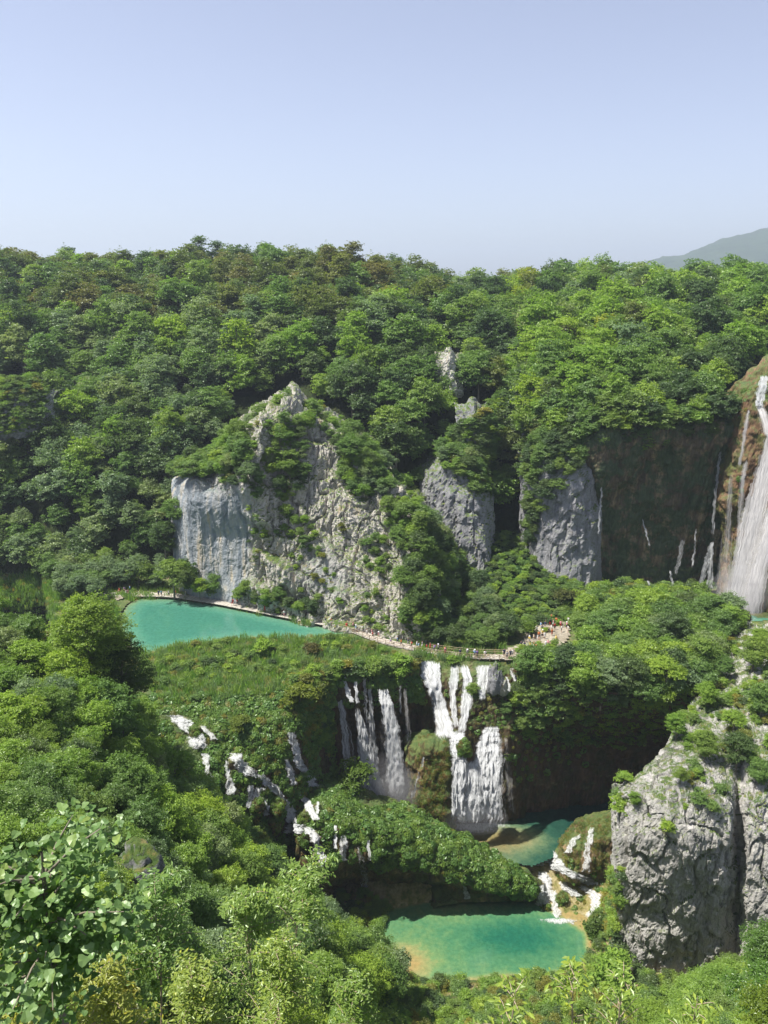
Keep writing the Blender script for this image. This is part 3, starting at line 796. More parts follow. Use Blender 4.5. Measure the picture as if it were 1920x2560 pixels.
def join_np(parts):
    V = []; Fc = []; o = 0
    for v, f in parts:
        V.append(v); Fc.append(f + o); o += len(v)
    return np.concatenate(V), np.concatenate(Fc)

def make_tree(name, H, R, crown0, lobes, sprays, leaves, leaf, seed, shape='round', spray_r=0.55, mat=None, aspect=0.55, droop=0.0, limbs=True, flat=0.6):
    rng = np.random.default_rng(seed)
    ch = H - crown0; cz = crown0 + ch * 0.5
    LC = []; LR = []
    for i in range(lobes):
        if shape == 'cone':
            t = (i + 0.5) / lobes; z = crown0 + ch * t
            rr = R * (1 - t) ** 0.8 * rng.uniform(0.35, 0.75); a = i * 2.4 + rng.uniform(-.4, .4)
            LC.append((rr * math.cos(a), rr * math.sin(a), z)); LR.append(max(0.25, R * (1 - t) * 0.42 + 0.12))
        else:
            d = rng.normal(size=3); d /= np.linalg.norm(d)
            r = rng.uniform(0.42, 0.78)
            z = cz + d[2] * r * ch * 0.5
            w = 1.0 if shape == 'round' else (1.0 - 0.55 * max(0, (z - cz) / (ch * 0.5)))
            LC.append((d[0] * r * R * w, d[1] * r * R * w, z)); LR.append(R * rng.uniform(0.27, 0.46))
    LC.append((0, 0, H - R * 0.42)); LR.append(R * 0.42 if shape != 'cone' else R * 0.15)
    LC = np.array(LC); LR = np.array(LR)
    Cs = []; Ns = []; Vs = []
    for c, r in zip(LC, LR):
        vr = rng.uniform(-0.1, 0.1)
        for s in range(sprays):
            d = rng.normal(size=3); d[2] = abs(d[2]) * 1.0 - 0.35; d /= np.linalg.norm(d)
            sc = c + d * r * rng.uniform(0.65, 1.12) * np.array([1, 1, 0.8])
            up = np.array([0, 0, 1.0]); nn = unit(up * flat + d * (1 - flat) + rng.normal(size=3) * 0.15)
            sr = spray_r * rng.uniform(0.6, 1.3) * (min(1, max(.3, r / .9)) if shape == 'cone' else 1)
            k = rng.integers(int(leaves * 0.6), int(leaves * 1.3))
            # spray: leaves on a slightly domed disc, elongated outwards
            out = unit(d * np.array([1, 1, 0.2])); side = np.cross(nn, out); side = side / (np.linalg.norm(side) + 1e-6)
            q = np.sqrt(rng.uniform(0, 1, k)); th = rng.uniform(0, 2 * math.pi, k)
            x = q * np.cos(th) * sr * 1.25; y = q * np.sin(th) * sr * 0.8
            P = sc + out * x[:, None] + side * y[:, None] - nn * (q ** 2 * sr * (0.25 + droop))[:, None] + rng.normal(size=(k, 3)) * sr * 0.10
            Cs.append(P); Ns.append(unit(nn + rng.normal(size=(k, 3)) * 0.42))
            Vs.append(np.clip(0.45 + vr + rng.uniform(-0.14, 0.14) + rng.normal(size=k) * 0.13, 0, 1))
    C = np.concatenate(Cs); Nn = np.concatenate(Ns); v = np.concatenate(Vs)
    L = leaf * rng.uniform(0.65, 1.3, len(C))
    V, Fc = leaf_quads(C, Nn, L, L * aspect, rng)
    crown = mesh_np(name + "_crown", V, Fc, mat or M_LEAF, False, {'v': ('FACE', v)})
    parts = []
    tr = 0.016 * H + 0.03
    bend = rng.normal(size=2) * 0.03 * H
    tp = [np.array([bend[0] * t * t, bend[1] * t * t, t * H * 0.92]) for t in np.linspace(0, 1, 7)]
    tp[0][2] = -0.8
    parts.append(tube_np(tp, [tr * (1.25 - t * 1.1) for t in np.linspace(0, 1, 7)], 6))
    if limbs:
        for c in LC[:min(len(LC), 12)]:
            z0 = max(crown0 * 0.55, min(c[2] - 0.25 * ch, H * 0.8)); t = z0 / (H * 0.92)
            p0 = np.array([bend[0] * t * t, bend[1] * t * t, z0]); p1 = (p0 + c) / 2 + np.array([0, 0, 0.12 * ch]) * 0.5
            parts.append(tube_np([p0, p1, c], [tr * 0.5 * (1.1 - t), tr * 0.3, tr * 0.1], 4))
    tv, tf = join_np(parts)
    trunk = mesh_np(name + "_trunk", tv, tf, M_BARK, True)
    return crown, trunk, H, R

FAR = [make_tree("broadleaf", 12, 5.0, 2.0, 17, 20, 20, 0.52, 100 + i, 'round' if i % 2 else 'dome', 0.95, flat=0.42) for i in range(5)]
FAR2 = [make_tree("beech", 13, 4.4, 2.0, 18, 19, 20, 0.50, 120 + i, 'dome', 0.95, flat=0.6) for i in range(3)]
MID = [make_tree("midtree", 8.5, 3.6, 1.6, 18, 26, 26, 0.29, 140 + i, 'round' if i % 2 else 'dome', 0.62, flat=0.42) for i in range(5)]
NEART = [make_tree("neartree", 6.5, 2.6, 0.9, 18, 38, 34, 0.155, 160 + i, 'dome', 0.40, M_LEAF_NEAR, 0.5, 0.2) for i in range(3)]
CLOSE = [make_tree("closetree", 4.2, 1.5, 0.6, 13, 34, 30, 0.088, 180 + i, 'dome', 0.26, M_LEAF_NEAR, 0.5, 0.25) for i in range(3)]
BIGT = [make_tree("bigtree", 17, 5.6, 2.5, 26, 34, 30, 0.33, 190, 'dome', 0.85, flat=0.6)]
CONIF = [make_tree("spruce", 13, 2.6, 1.2, 30, 12, 16, 0.5, 200, 'cone', 0.7, flat=0.85)]
BUSH = [make_tree("bush", 2.6, 1.5, 0.25, 9, 12, 18, 0.27, 220 + i, 'round', 0.5, limbs=False) for i in range(3)]

def make_clump(name, r, n, leaf, seed, mat, droop=True, aspect=0.7):
    rng = np.random.default_rng(seed)
    d = rng.normal(size=(n, 3)); d[:, 2] = np.abs(d[:, 2]) * 0.9 - 0.15; d = unit(d)
    C = d * r * rng.uniform(0.8, 1.1, (n, 1)) * np.array([1, 1, 0.75])
    T = d * np.array([1, 1, 0]) + np.array([0, 0, -0.9 if droop else 0.9]) + rng.normal(size=(n, 3)) * 0.25
    Nn = unit(d + np.array([0, 0, 0.5]) + rng.normal(size=(n, 3)) * 0.3)
    L = leaf * rng.uniform(0.7, 1.3, n)
    V, Fc = leaf_quads(C, Nn, L, L * aspect, rng, 0.1, T)
    return mesh_np(name, V, Fc, mat, False, {'v': ('FACE', np.clip(0.45 + rng.normal(size=n) * 0.16, 0, 1))})
def make_tuft(name, h, n, w, spread, seed, mat, bend=0.3):
    rng = np.random.default_rng(seed); V = []; Fc = []; o = 0; vv = []
    for i in range(n):
        a = rng.uniform(0, 6.28); r0 = spread * math.sqrt(rng.uniform(0, 1)); p = np.array([r0 * math.cos(a), r0 * math.sin(a), 0])
        hh = h * rng.uniform(0.6, 1.15); b = rng.normal(size=2) * bend * hh * 0.6
        s = rng.uniform(0, 6.28); sd = np.array([math.cos(s), math.sin(s), 0]) * w * 0.5
        mid = p + np.array([b[0] * 0.3, b[1] * 0.3, hh * 0.6]); tip = p + np.array([b[0], b[1], hh])
        V += [p - sd, p + sd, mid + sd, mid - sd, mid - sd, mid + sd, tip + sd * 0.2, tip - sd * 0.2]
        Fc += [(o, o + 1, o + 2, o + 3), (o + 4, o + 5, o + 6, o + 7)]; o += 8
        k = np.clip(0.45 + rng.normal() * 0.18, 0, 1); vv += [k, k]
    return mesh_np(name, np.array(V), np.array(Fc), mat, False, {'v': ('FACE', vv)})

TINTED = {}
def proto_obj(name, me, color):
    """a prototype that only geometry nodes place; its colour sits in its own leaf material"""
    if color not in TINTED: TINTED[color] = leaf_mat("leaf_tinted", color)
    m2 = me.copy(); m2.materials.clear(); m2.materials.append(TINTED[color])
    return bpy.data.objects.new(name, m2)

def scatter(name, protos, pts, eul, scl, idx, label, cat=None):
    """one stuff object: points carry rot / scl / idx, geometry nodes put a prototype on each"""
    me = bpy.data.meshes.new(name); n = len(pts)
    me.vertices.add(n); me.vertices.foreach_set('co', np.asarray(pts, np.float32).ravel())
    a = me.attributes.new('rot', 'FLOAT_VECTOR', 'POINT'); a.data.foreach_set('vector', np.asarray(eul, np.float32).ravel())
    a = me.attributes.new('scl', 'FLOAT_VECTOR', 'POINT'); a.data.foreach_set('vector', np.asarray(scl, np.float32).ravel())
    a = me.attributes.new('idx', 'INT', 'POINT'); a.data.foreach_set('value', np.asarray(idx, np.int32))
    me.update()
    o = link(name, me); o['kind'] = 'stuff'; o['label'] = label
    if cat: o['category'] = cat
    ng = bpy.data.node_groups.new(name + "_nodes", 'GeometryNodeTree')
    ng.interface.new_socket('Geometry', in_out='INPUT', socket_type='NodeSocketGeometry')
    ng.interface.new_socket('Geometry', in_out='OUTPUT', socket_type='NodeSocketGeometry')
    gi = ng.nodes.new('NodeGroupInput'); go = ng.nodes.new('NodeGroupOutput')
    m2p = ng.nodes.new('GeometryNodeMeshToPoints'); ng.links.new(gi.outputs[0], m2p.inputs[0])
    gti = ng.nodes.new('GeometryNodeJoinGeometry')
    for p in reversed(protos):   # join lists its last link first
        oi = ng.nodes.new('GeometryNodeObjectInfo'); oi.inputs['Object'].default_value = p; oi.inputs['As Instance'].default_value = True
        ng.links.new(oi.outputs['Geometry'], gti.inputs[0])
    iop = ng.nodes.new('GeometryNodeInstanceOnPoints')
    ng.links.new(m2p.outputs[0], iop.inputs['Points']); ng.links.new(gti.outputs[0], iop.inputs['Instance'])
    iop.inputs['Pick Instance'].default_value = True
    def na(nm, t):
        x = ng.nodes.new('GeometryNodeInputNamedAttribute'); x.data_type = t; x.inputs[0].default_value = nm
        return [s for s in x.outputs if s.enabled and s.name == 'Attribute'][0]
    e = ng.nodes.new('FunctionNodeEulerToRotation')
    ng.links.new(na('rot', 'FLOAT_VECTOR'), e.inputs[0]); ng.links.new(e.outputs[0], iop.inputs['Rotation'])
    ng.links.new(na('scl', 'FLOAT_VECTOR'), iop.inputs['Scale'])
    ng.links.new(na('idx', 'INT'), iop.inputs['Instance Index'])
    ng.links.new(iop.outputs[0], go.inputs[0])
    md = o.modifiers.new("scatter", 'NODES'); md.node_group = ng
    return o

def sample(poly, n_try, spacing, names=None, up=None, rng=None, grow=0.0):
    """random pixels of a photo region, cast onto the terrain, kept apart by a world spacing"""
    rng = rng or random
    xs = [p[0] for p in poly]; ys = [p[1] for p in poly]
    out = []; H = {}
    for _ in range(n_try):
        x = rng.uniform(min(xs), max(xs)); y = rng.uniform(min(ys), max(ys))
        if not in_poly(x, y, poly): continue
        h = cast(x, y)
        if h is None or (names and h[2] not in names): continue
        if up is not None and h[1].z < up: continue
        s = spacing * (1 + grow * h[3] / 100)
        p = h[0]; k = (int(p.x // s), int(p.y // s), int(p.z // s)); ok = True
        for dx in (-1, 0, 1):
            for dy in (-1, 0, 1):
                for dz in (-1, 0, 1):
                    for q in H.get((k[0] + dx, k[1] + dy, k[2] + dz), ()):
                        if (q - p).length < s: ok = False; break
        if not ok: continue
        H.setdefault(k, []).append(p); out.append((x, y, p, h[1], h[2]))
    return out

# ------------------------------------------------------------------ woods: gather every tree first
TREES = []   # dict(px,py,p,set,color,cname,scale,zone)
def lerp3(a, b, t): return tuple(a[i] * (1 - t) + b[i] * t for i in range(3))
C_OLIVE = (0.150, 0.178, 0.048); C_DARK = (0.098, 0.150, 0.056); C_MID = (0.165, 0.250, 0.070)
C_GREY = (0.205, 0.270, 0.140); C_FRESH = (0.230, 0.335, 0.062); C_YEL = (0.30, 0.33, 0.03); C_BROWN = (0.175, 0.160, 0.050)
CN = {C_OLIVE: 'olive green', C_DARK: 'dark green', C_MID: 'mid green', C_GREY: 'pale grey green', C_FRESH: 'fresh green', C_YEL: 'yellow green', C_BROWN: 'brownish'}
def add_tree(x, y, p, pset, color, scale, zone, kind='broadleaf_tree'):
    TREES.append(dict(x=x, y=y, p=Vector(p), set=pset, color=color, s=scale, zone=zone, kind=kind))
def pick(*opts):
    r = random.random() * sum(w for _, w in opts)
    for o, w in opts:
        r -= w
        if r <= 0: return o
    return opts[-1][0]
# hillside
for x, y, p, n, k in sample([(-260, 1440), (-260, 700), (2200, 700), (2200, 1150), (1500, 1130), (1300, 1120), (1230, 1420), (1100, 1520), (440, 1500), (0, 1452)], 26000, 4.6, ("hillside",)):
    if x > 1480 and y > 1050: continue
    if 1190 < x < 1480 and y > 1300: continue
    if x < 1130 and y < 880: c = pick((C_OLIVE, 5), (C_DARK, 4), (C_MID, 2), (C_BROWN, 1.6), (C_FRESH, 0.3))
    elif x < 720 and y < 1500 and y > 880: c = pick((C_GREY, 4), (C_MID, 4), (C_DARK, 1.4), (C_FRESH, 0.5))
    elif x < 1230: c = pick((C_MID, 4), (C_DARK, 4), (C_GREY, 1), (C_FRESH, .6))
    else: c = pick((C_MID, 4), (C_FRESH, 2.4), (C_DARK, 2), (C_GREY, 1), (C_OLIVE, .6), (C_YEL, 0.12))
    far = p.y > 235
    sc = random.choice((random.uniform(0.7, 1.0), random.uniform(0.9, 1.3), random.uniform(1.2, 1.65))) if far else random.choice((random.uniform(0.5, 0.8), random.uniform(0.7, 1.05), random.uniform(1.0, 1.35)))
    if y > 1250: sc *= 0.85
    if far and random.random() < 0.012: add_tree(x, y, p, CONIF, (0.05, 0.08, 0.04), random.uniform(.8, 1.1), 'hill', 'spruce_tree'); continue
    add_tree(x, y, p, (FAR2 if (far and x < 1150 and random.random() < .7) else FAR), c, sc, 'hill')
# trees standing right behind the crest of the pale cliff
for k in range(26):
    x = 480 + k * 25; yc = float(np.interp(x, [480, 640, 735, 800, 900, 1000, 1110], [1200, 1080, 1010, 1060, 1130, 1230, 1400]))
    q = PY(x, yc + random.uniform(5, 30), float(np.interp(x, [480, 735, 1110], [186, 190, 190])))
    add_tree(x, yc, q, MID, pick((C_MID, 4), (C_GREY, 2), (C_FRESH, 2)), random.uniform(.65, .95), 'cliff')
# small trees that close the wood above the tufa wall and hang over it
for x, y, p, n, k in sample([(1230, 1110), (1300, 960), (1500, 950), (1850, 930), (1850, 1075), (1700, 1090), (1500, 1110), (1440, 1130), (1330, 1100)], 2500, 3.0, ("hillside", "tufa_wall", "shaded_cliff", "cliff_face")):
    add_tree(x, y, p, FAR, pick((C_MID, 3), (C_FRESH, 2), (C_DARK, 2)), random.uniform(0.45, 0.9), 'hill')
def hard(x, y, Y, pset, c, s, kind='broadleaf_tree', label=None, cat='tree'):
    d = dict(x=x, y=y, p=Vector(PY(x, y, Y)), set=pset, color=c, s=s, zone='hard', kind=kind, label=label, cat=cat); TREES.append(d)
hard(1232, 790, 300, FAR, C_DARK, 1.3, label="large rounded dark tree on the skyline just left of the tiny spruce")
hard(1320, 780, 305, CONIF, (0.035, 0.05, 0.025), 1.0, 'spruce_tree', "thin dark spruce standing alone in the skyline gap")
hard(1395, 775, 300, FAR, C_MID, 1.15, label="rounded tree on the skyline right of the thin spruce")
hard(1500, 768, 310, FAR2, C_OLIVE, 1.3, label="tall twin topped olive tree on the skyline left of the far hill")
hard(1600, 765, 312, FAR2, C_DARK, 1.25, label="dark tree on the skyline where the far hill starts")
hard(1740, 785, 300, FAR, C_FRESH, 1.35, label="broad fresh green tree on the skyline below the far hill")
hard(1850, 785, 298, FAR, C_FRESH, 1.4, label="big fresh green skyline tree near the right edge")
hard(1712, 990, 212, FAR, (0.36, 0.38, 0.04), 0.85, label="bright yellow green tree above the dark tufa wall")
hard(1400, 960, 222, FAR2, (0.085, 0.085, 0.03), 1.35, label="tall rusty tinged dark tree right of the gully")
hard(1330, 980, 222, CONIF, (0.04, 0.06, 0.025), 1.3, 'spruce_tree', "tall dark spruce in the wood above the gully")
hard(1150, 700 + 75, 318, FAR, (0.12, 0.11, 0.03), 0.9, label="yellowish tree at the low point of the ridge line")
for xx, yy, YY, ss, cc, ll in [(436, 1488, 173, 1.25, C_MID, "tree standing against the left edge of the blue grey cliff wall"), (462, 1492, 171.5, .85, C_DARK, "dark tree before the lower left corner of the blue grey wall"),
        (415, 1400, 181, 1.2, C_DARK, "dark tree half way up beside the left edge of the blue grey wall"), (440, 1320, 182, 1.0, C_MID, "tree hugging the upper left edge of the blue grey wall"), (500, 1494, 171, .6, C_FRESH, "low fresh green tree at the foot of the blue grey wall")]:
    hard(xx, yy, YY, MID, cc, ss, label=ll)
hard(540, 1500, 174, MID, C_MID, 0.95, label="small tree on the lake shore at the left foot of the pale cliff")
hard(350, 1478, 180, MID, C_MID, 1.0, label="shore tree beside the group sitting at the boardwalk's far end")
hard(470, 1490, 176, MID, (0.075, 0.14, 0.04), 1.15, label="light green tree with drooping boughs standing right behind the boardwalk")

# wood on the right of the falls
for x, y, p, n, k in sample([(1300, 1700), (1330, 1630), (1430, 1610), (1450, 1560), (1790, 1545), (1850, 1600), (1750, 1740), (1650, 1800), (1560, 1790), (1450, 1750), (1350, 1720)], 2600, 3.6, ("marsh_terrain",)):
    add_tree(x, y, p, MID, pick((C_MID, 4), (C_FRESH, 4), (C_DARK, 1), (C_GREY, 1)), random.uniform(0.8, 1.15), 'right')
for x, y, p, n, k in sample([(1300, 1740), (1400, 1740), (1600, 1770), (1700, 1800), (1680, 1880), (1560, 1850), (1400, 1830), (1290, 1850), (1255, 1790)], 900, 2.7, ("marsh_terrain",)):
    add_tree(x, y, p, MID, pick((C_MID, 4), (C_FRESH, 2), (C_DARK, 2)), random.uniform(0.4, 0.62), 'right')
for x, y, p, n, k in sample([(1050, 1560), (1130, 1540), (1290, 1580), (1290, 1600), (1250, 1618), (1130, 1622), (1060, 1612)], 900, 2.2, ("marsh_terrain", "scree_slope")):
    add_tree(x, y, p, MID, pick((C_DARK, 3), (C_MID, 4)), random.uniform(0.4, 0.6), 'foot')
for x, y, p, n, k in sample([(130, 1440), (440, 1462), (520, 1488), (420, 1476), (280, 1470), (240, 1500), (140, 1500)], 900, 3.0, ("marsh_terrain", "hillside")):
    add_tree(x, y, p, MID, pick((C_GREY, 3), (C_MID, 4)), random.uniform(0.6, 1.0), 'hill')
for x, y, p, n, k in sample([(1330, 1120), (1450, 1100), (1510, 1110), (1480, 1150), (1400, 1230), (1350, 1320), (1320, 1400), (1310, 1250)], 1500, 2.4, ("shaded_cliff", "hillside")):
    add_tree(x, y, p, MID, pick((C_DARK, 4), (C_MID, 3)), random.uniform(0.45, 0.75), 'hill')
for x, y, p, n, k in sample([(1500, 1060), (1840, 1050), (1840, 1090), (1760, 1110), (1700, 1100), (1620, 1150), (1560, 1120), (1500, 1180)], 500, 4.0, ("tufa_wall",)):
    add_tree(x, y, p, MID, pick((C_MID, 3), (C_FRESH, 1), (C_DARK, 2)), random.uniform(0.45, 0.8), 'hill')
# behind the cliff foot on the right
for x, y, p, n, k in sample([(1060, 1330), (1100, 1400), (1130, 1480), (1230, 1600), (1290, 1610), (1240, 1560), (1180, 1470), (1110, 1350)], 900, 2.6, None):
    add_tree(x, y, p, MID, pick((C_DARK, 3), (C_MID, 4), (C_GREY, 1)), random.uniform(0.55, 0.85), 'foot')
# left slope
for x, y, p, n, k in sample([(-350, 1500), (0, 1560), (200, 1660), (400, 1870), (600, 2080), (800, 2290), (930, 2405), (1000, 2500), (900, 2560), (700, 3000), (-500, 3000)], 9000, 2.1, ("near_slope",), grow=1.0):
    d = p.y
    if p.y < 13: continue
    c = pick((C_MID, 4), (C_FRESH, 5), (C_GREY, 1.2), (C_DARK, 1.0))
    if d < 32: st, s = CLOSE, random.uniform(0.8, 1.25)
    elif d < 66: st, s = NEART, random.uniform(0.7, 1.1)
    else: st, s = MID, random.uniform(0.62, 0.95)
    add_tree(x, y, p, st, c, s, 'left')
hard(238, 1735, 98, BIGT, (0.175, 0.26, 0.05), 1.0, label="tall yellow green tree breaking the top of the left slope beside the lake")
hard(318, 1800, 100, BIGT, (0.085, 0.13, 0.03), 0.82, label="dark tree on the left slope edging the turquoise lake")
hard(255, 1870, 88, MID, C_MID, 1.3, label="full tree just below the tallest tree of the left slope")
# bottom right corner
for x, y, p, n, k in sample([(1780, 2500), (1850, 2470), (2150, 2450), (2150, 2900), (1600, 2900), (1600, 2620)], 900, 3.2, ("near_slope",)):
    if p.y < 26: continue
    add_tree(x, y, p, NEART, pick((C_FRESH, 3), (C_MID, 1)), random.uniform(0.8, 1.2), 'corner')
hard(1890, 2600, 58, NEART, (0.10, 0.19, 0.03), 1.5, label="bright feathery tree standing before the right side of the pillar")
hard(1905, 2440, 66, NEART, (0.09, 0.17, 0.03), 1.25, label="slim fresh green tree against the pillar at the right edge")
hard(1935, 2700, 40, NEART, (0.15, 0.20, 0.02), 1.2, label="yellow green tree filling the bottom right corner")
# pillar ridge trees
for (x, y, s, c, lb) in [(1620, 1905, .45, C_MID, "small tree on the left shoulder of the pillar ridge"), (1690, 1850, .6, C_FRESH, "tree on the pillar ridge beside the narrow grass strip"),
        (1760, 1770, .62, C_FRESH, "airy tree with a dark stem halfway up the pillar ridge"), (1800, 1700, .6, C_MID, "tree on the rocky crest high on the pillar ridge"),
        (1880, 1680, .9, C_MID, "leafy tree at the right edge high on the pillar ridge"), (1900, 1800, .85, C_MID, "broad tree at the right edge above the ridge's grassy rocks"),
        (1760, 1900, .6, C_MID, "tree above the pillar's sunlit shoulder"), (1840, 1920, .75, C_DARK, "dark tree over the cleft of the pillar"),
        (1900, 1620, .55, C_FRESH, "thin stemmed tree at the top end of the ridge by the tall waterfall"), (1895, 1960, .6, C_MID, "tree over the right block of the pillar"),
        (1700, 1960, .35, C_MID, "little tree rooted on the pillar's front ledge"), (1585, 2010, .28, C_FRESH, "shrubby tree at the pillar's upper left corner"),
        (1830, 1840, .6, C_FRESH, "fresh green tree in the middle of the pillar ridge")]:
    h = cast(x, y, ("rock_pillar",))
    if h: TREES.append(dict(x=x, y=y, p=h[0] - Vector((0, 0, .2)), set=MID, color=c, s=s, zone='hard', kind='broadleaf_tree', label=lb, cat='tree'))
def rim(x, y): return y < np.interp(x, [260, 300, 350, 400, 430, 480, 540, 620, 700, 760, 830, 950, 1000], [1500, 1560, 1640, 1740, 1815, 1890, 1975, 2070, 2140, 2190, 2265, 2335, 2420])
keep_ = []
for t in TREES:
    if t['zone'] == 'left' and 265 < t['x'] < 1010:
        dist = (t['p'] - Vector((0, 0, CAMZ))).length; H = t['set'][0][2]; R = t['set'][0][3]; ok = False
        for _ in range(6):
            top = t['y'] - H * t['s'] / dist * F * 0.85; right = t['x'] + R * t['s'] / dist * F * 0.8
            if not rim(right, (top + t['y']) / 2) and not rim(t['x'], top): ok = True; break
            t['s'] *= 0.86
        if not ok or t['s'] < 0.33: continue
    keep_.append(t)
TREES[:] = keep_
# trees and bushes on the cliff
CL = ("limestone_cliff",)
for (x, y, s, c, lb) in [(700, 1130, .75, C_MID, "dark bushy tree below the pale cliff's summit"), (725, 1200, .7, C_MID, "tree clinging left of centre on the pale cliff"),
        (770, 1090, .55, C_FRESH, "fresh green tree just right of the pale cliff's summit"), (880, 1160, .75, C_MID, "rounded tree on the pale cliff's right shoulder"),
        (870, 1220, .4, C_FRESH, "small tree below the rounded tree on the cliff's shoulder"), (930, 1180, .5, C_DARK, "dark tree beside the white rock tooth of the cliff"),
        (620, 1210, .5, C_GREY, "tree hanging over the blue grey cliff wall"), (560, 1190, .5, C_MID, "bushy tree at the top rim of the blue grey cliff wall"),
        (1000, 1490, .7, C_MID, "tree on the cliff's lower right flank above the boardwalk"), (1045, 1420, .8, C_MID, "leafy tree half way up the cliff's right flank"),
        (1060, 1530, .8, C_DARK, "dark tree at the cliff's right foot"), (1020, 1560, .5, C_MID, "small tree low beside the cliff's right foot"),
        (1000, 1370, .55, C_MID, "tree on the ledge right of the cliff's big smooth hollow"), (1070, 1340, .75, C_GREY, "pale tree on the outer right edge of the cliff"),
        (620, 1490, .5, C_MID, "small dark tree at the foot of the cliff by the boardwalk's bend"), (700, 1500, .42, C_MID, "low tree on the ledge just above the boardwalk")]:
    h = cast(x, y, CL)
    if h: TREES.append(dict(x=x, y=y, p=h[0] - Vector((0, 0, .3)), set=MID, color=c, s=s * 1.25, zone='hard', kind='broadleaf_tree', label=lb, cat='tree'))
for poly, n_, s0_, s1_ in [([(440, 1165), (550, 1140), (600, 1110), (615, 1160), (560, 1200), (440, 1215)], 700, .5, .8), ([(800, 1070), (860, 1110), (960, 1200), (1040, 1290), (1010, 1300), (930, 1240), (830, 1140)], 400, .28, .45), ([(665, 1130), (700, 1060), (770, 1070), (760, 1250), (700, 1270), (665, 1200)], 300, .32, .55), ([(840, 1100), (930, 1120), (980, 1230), (900, 1270), (850, 1200)], 400, .32, .6), ([(960, 1300), (1060, 1290), (1130, 1400), (1140, 1600), (1060, 1620), (1000, 1560), (1040, 1480)], 900, .4, .75),
        ([(560, 1160), (650, 1160), (650, 1250), (560, 1215)], 300, .3, .5), ([(480, 1180), (560, 1160), (560, 1195), (480, 1205)], 200, .35, .55), ([(600, 1480), (690, 1500), (790, 1530), (780, 1555), (620, 1525)], 300, .28, .5), ([(700, 1300), (780, 1300), (800, 1400), (720, 1360)], 200, .22, .38), ([(900, 1350), (960, 1350), (980, 1440), (920, 1430)], 200, .22, .4),
        ([(1075, 1330), (1140, 1420), (1230, 1500), (1220, 1540), (1140, 1540), (1090, 1450)], 500, .5, .8), ([(1100, 1130), (1230, 1060), (1240, 1250), (1190, 1240), (1110, 1180)], 500, .4, .7)]:
    for x, y, p, n, k in sample(poly, n_, 2.0, ('limestone_cliff', 'rock_buttress', 'rock_outcrop', 'hillside')):
        add_tree(x, y, p - Vector((0, 0, .2)), MID, pick((C_MID, 4), (C_FRESH, 2), (C_DARK, 1.5), (C_GREY, 1)), random.uniform(s0_, s1_), 'cliff')

LANDM = [(60, 700, "the ridge's left end"), (400, 660, "the left ridge top"), (780, 650, "the middle of the ridge top"), (1000, 700, "the falling ridge line"), (1180, 720, "the skyline dip"),
 (60, 1030, "the bluish rock slab"), (120, 1430, "the green reed bed"), (320, 1300, "the dark hollow by the lake"), (480, 1180, "the blue grey cliff wall"), (740, 960, "the pale cliff's summit"),
 (500, 900, "the grey green middle slope"), (1125, 900, "the small rock spire"), (1190, 1090, "the narrow rock rib"), (1240, 1250, "the dark gully"), (1150, 1340, "the grassy rock buttress"),
 (1420, 1020, "the shaded cliff"), (1600, 1040, "the tufa wall"), (1712, 940, "the yellow green tree"), (1850, 900, "the tall waterfall's top"), (1500, 760, "the right wood's skyline"), (1780, 740, "the far hill"),
 (1420, 1480, "the round dry bush"), (1370, 1600, "the crowd of visitors"), (1600, 1480, "the foot of the tufa wall"), (1820, 1530, "the reddish boulder"), (1290, 1650, "the boardwalk's right end"),
 (1280, 1800, "the big central cascade"), (1450, 1820, "the dark cave wall"), (1620, 1850, "the pillar's left shoulder"), (1750, 1650, "the pillar ridge"),
 (200, 1480, "the lake's left end"), (380, 1700, "the marsh edge"), (450, 1850, "the upper white rapids"), (620, 2030, "the stepped cascade"), (800, 2180, "the cascade's lower end"),
 (920, 2300, "the pool's shaded corner"), (330, 2190, "the grey boulder"), (120, 2180, "the broad leafed bush"), (60, 1850, "the left frame edge"), (700, 2450, "the slim bare stemmed sapling"),
 (300, 2480, "the yellow tinged foliage at the bottom"), (1500, 2450, "the pillar's foot"), (1880, 2400, "the pillar's right side")]
PL = {'cliff': 'on the pale cliff and its flanks', 'hill': 'on the wooded hillside', 'right': 'in the wood right of the falls', 'foot': "at the cliff's right foot", 'left': 'on the near left slope', 'corner': 'on the near right bank'}
def where(x, y):
    L = sorted(LANDM, key=lambda q: (q[0] - x) ** 2 + ((q[1] - y) * 1.1) ** 2)[0]
    dx = x - L[0]; dy = y - L[1]
    if abs(dx) + abs(dy) < 40: d = "right at"
    elif abs(dx) > abs(dy): d = "right of" if dx > 0 else "left of"
    else: d = "below" if dy > 0 else "above"
    return d, L[2]

def hides_crowd(t):
    if t['zone'] not in ('right', 'foot') or t['p'].y > 163: return False
    dist = (t['p'] - Vector((0, 0, CAMZ))).length; H = t['set'][0][2] * t['s'] / dist * F * .85; R = t['set'][0][3] * t['s'] / dist * F * .8
    return t['x'] + R > 1305 and t['x'] - R < 1420 and t['y'] - H < 1612 and t['y'] > 1560
for t in list(TREES):
    if hides_crowd(t):
        for _ in range(4):
            t['s'] *= 0.8
            if not hides_crowd(t): break
        if hides_crowd(t) or t['s'] < .25: TREES.remove(t)
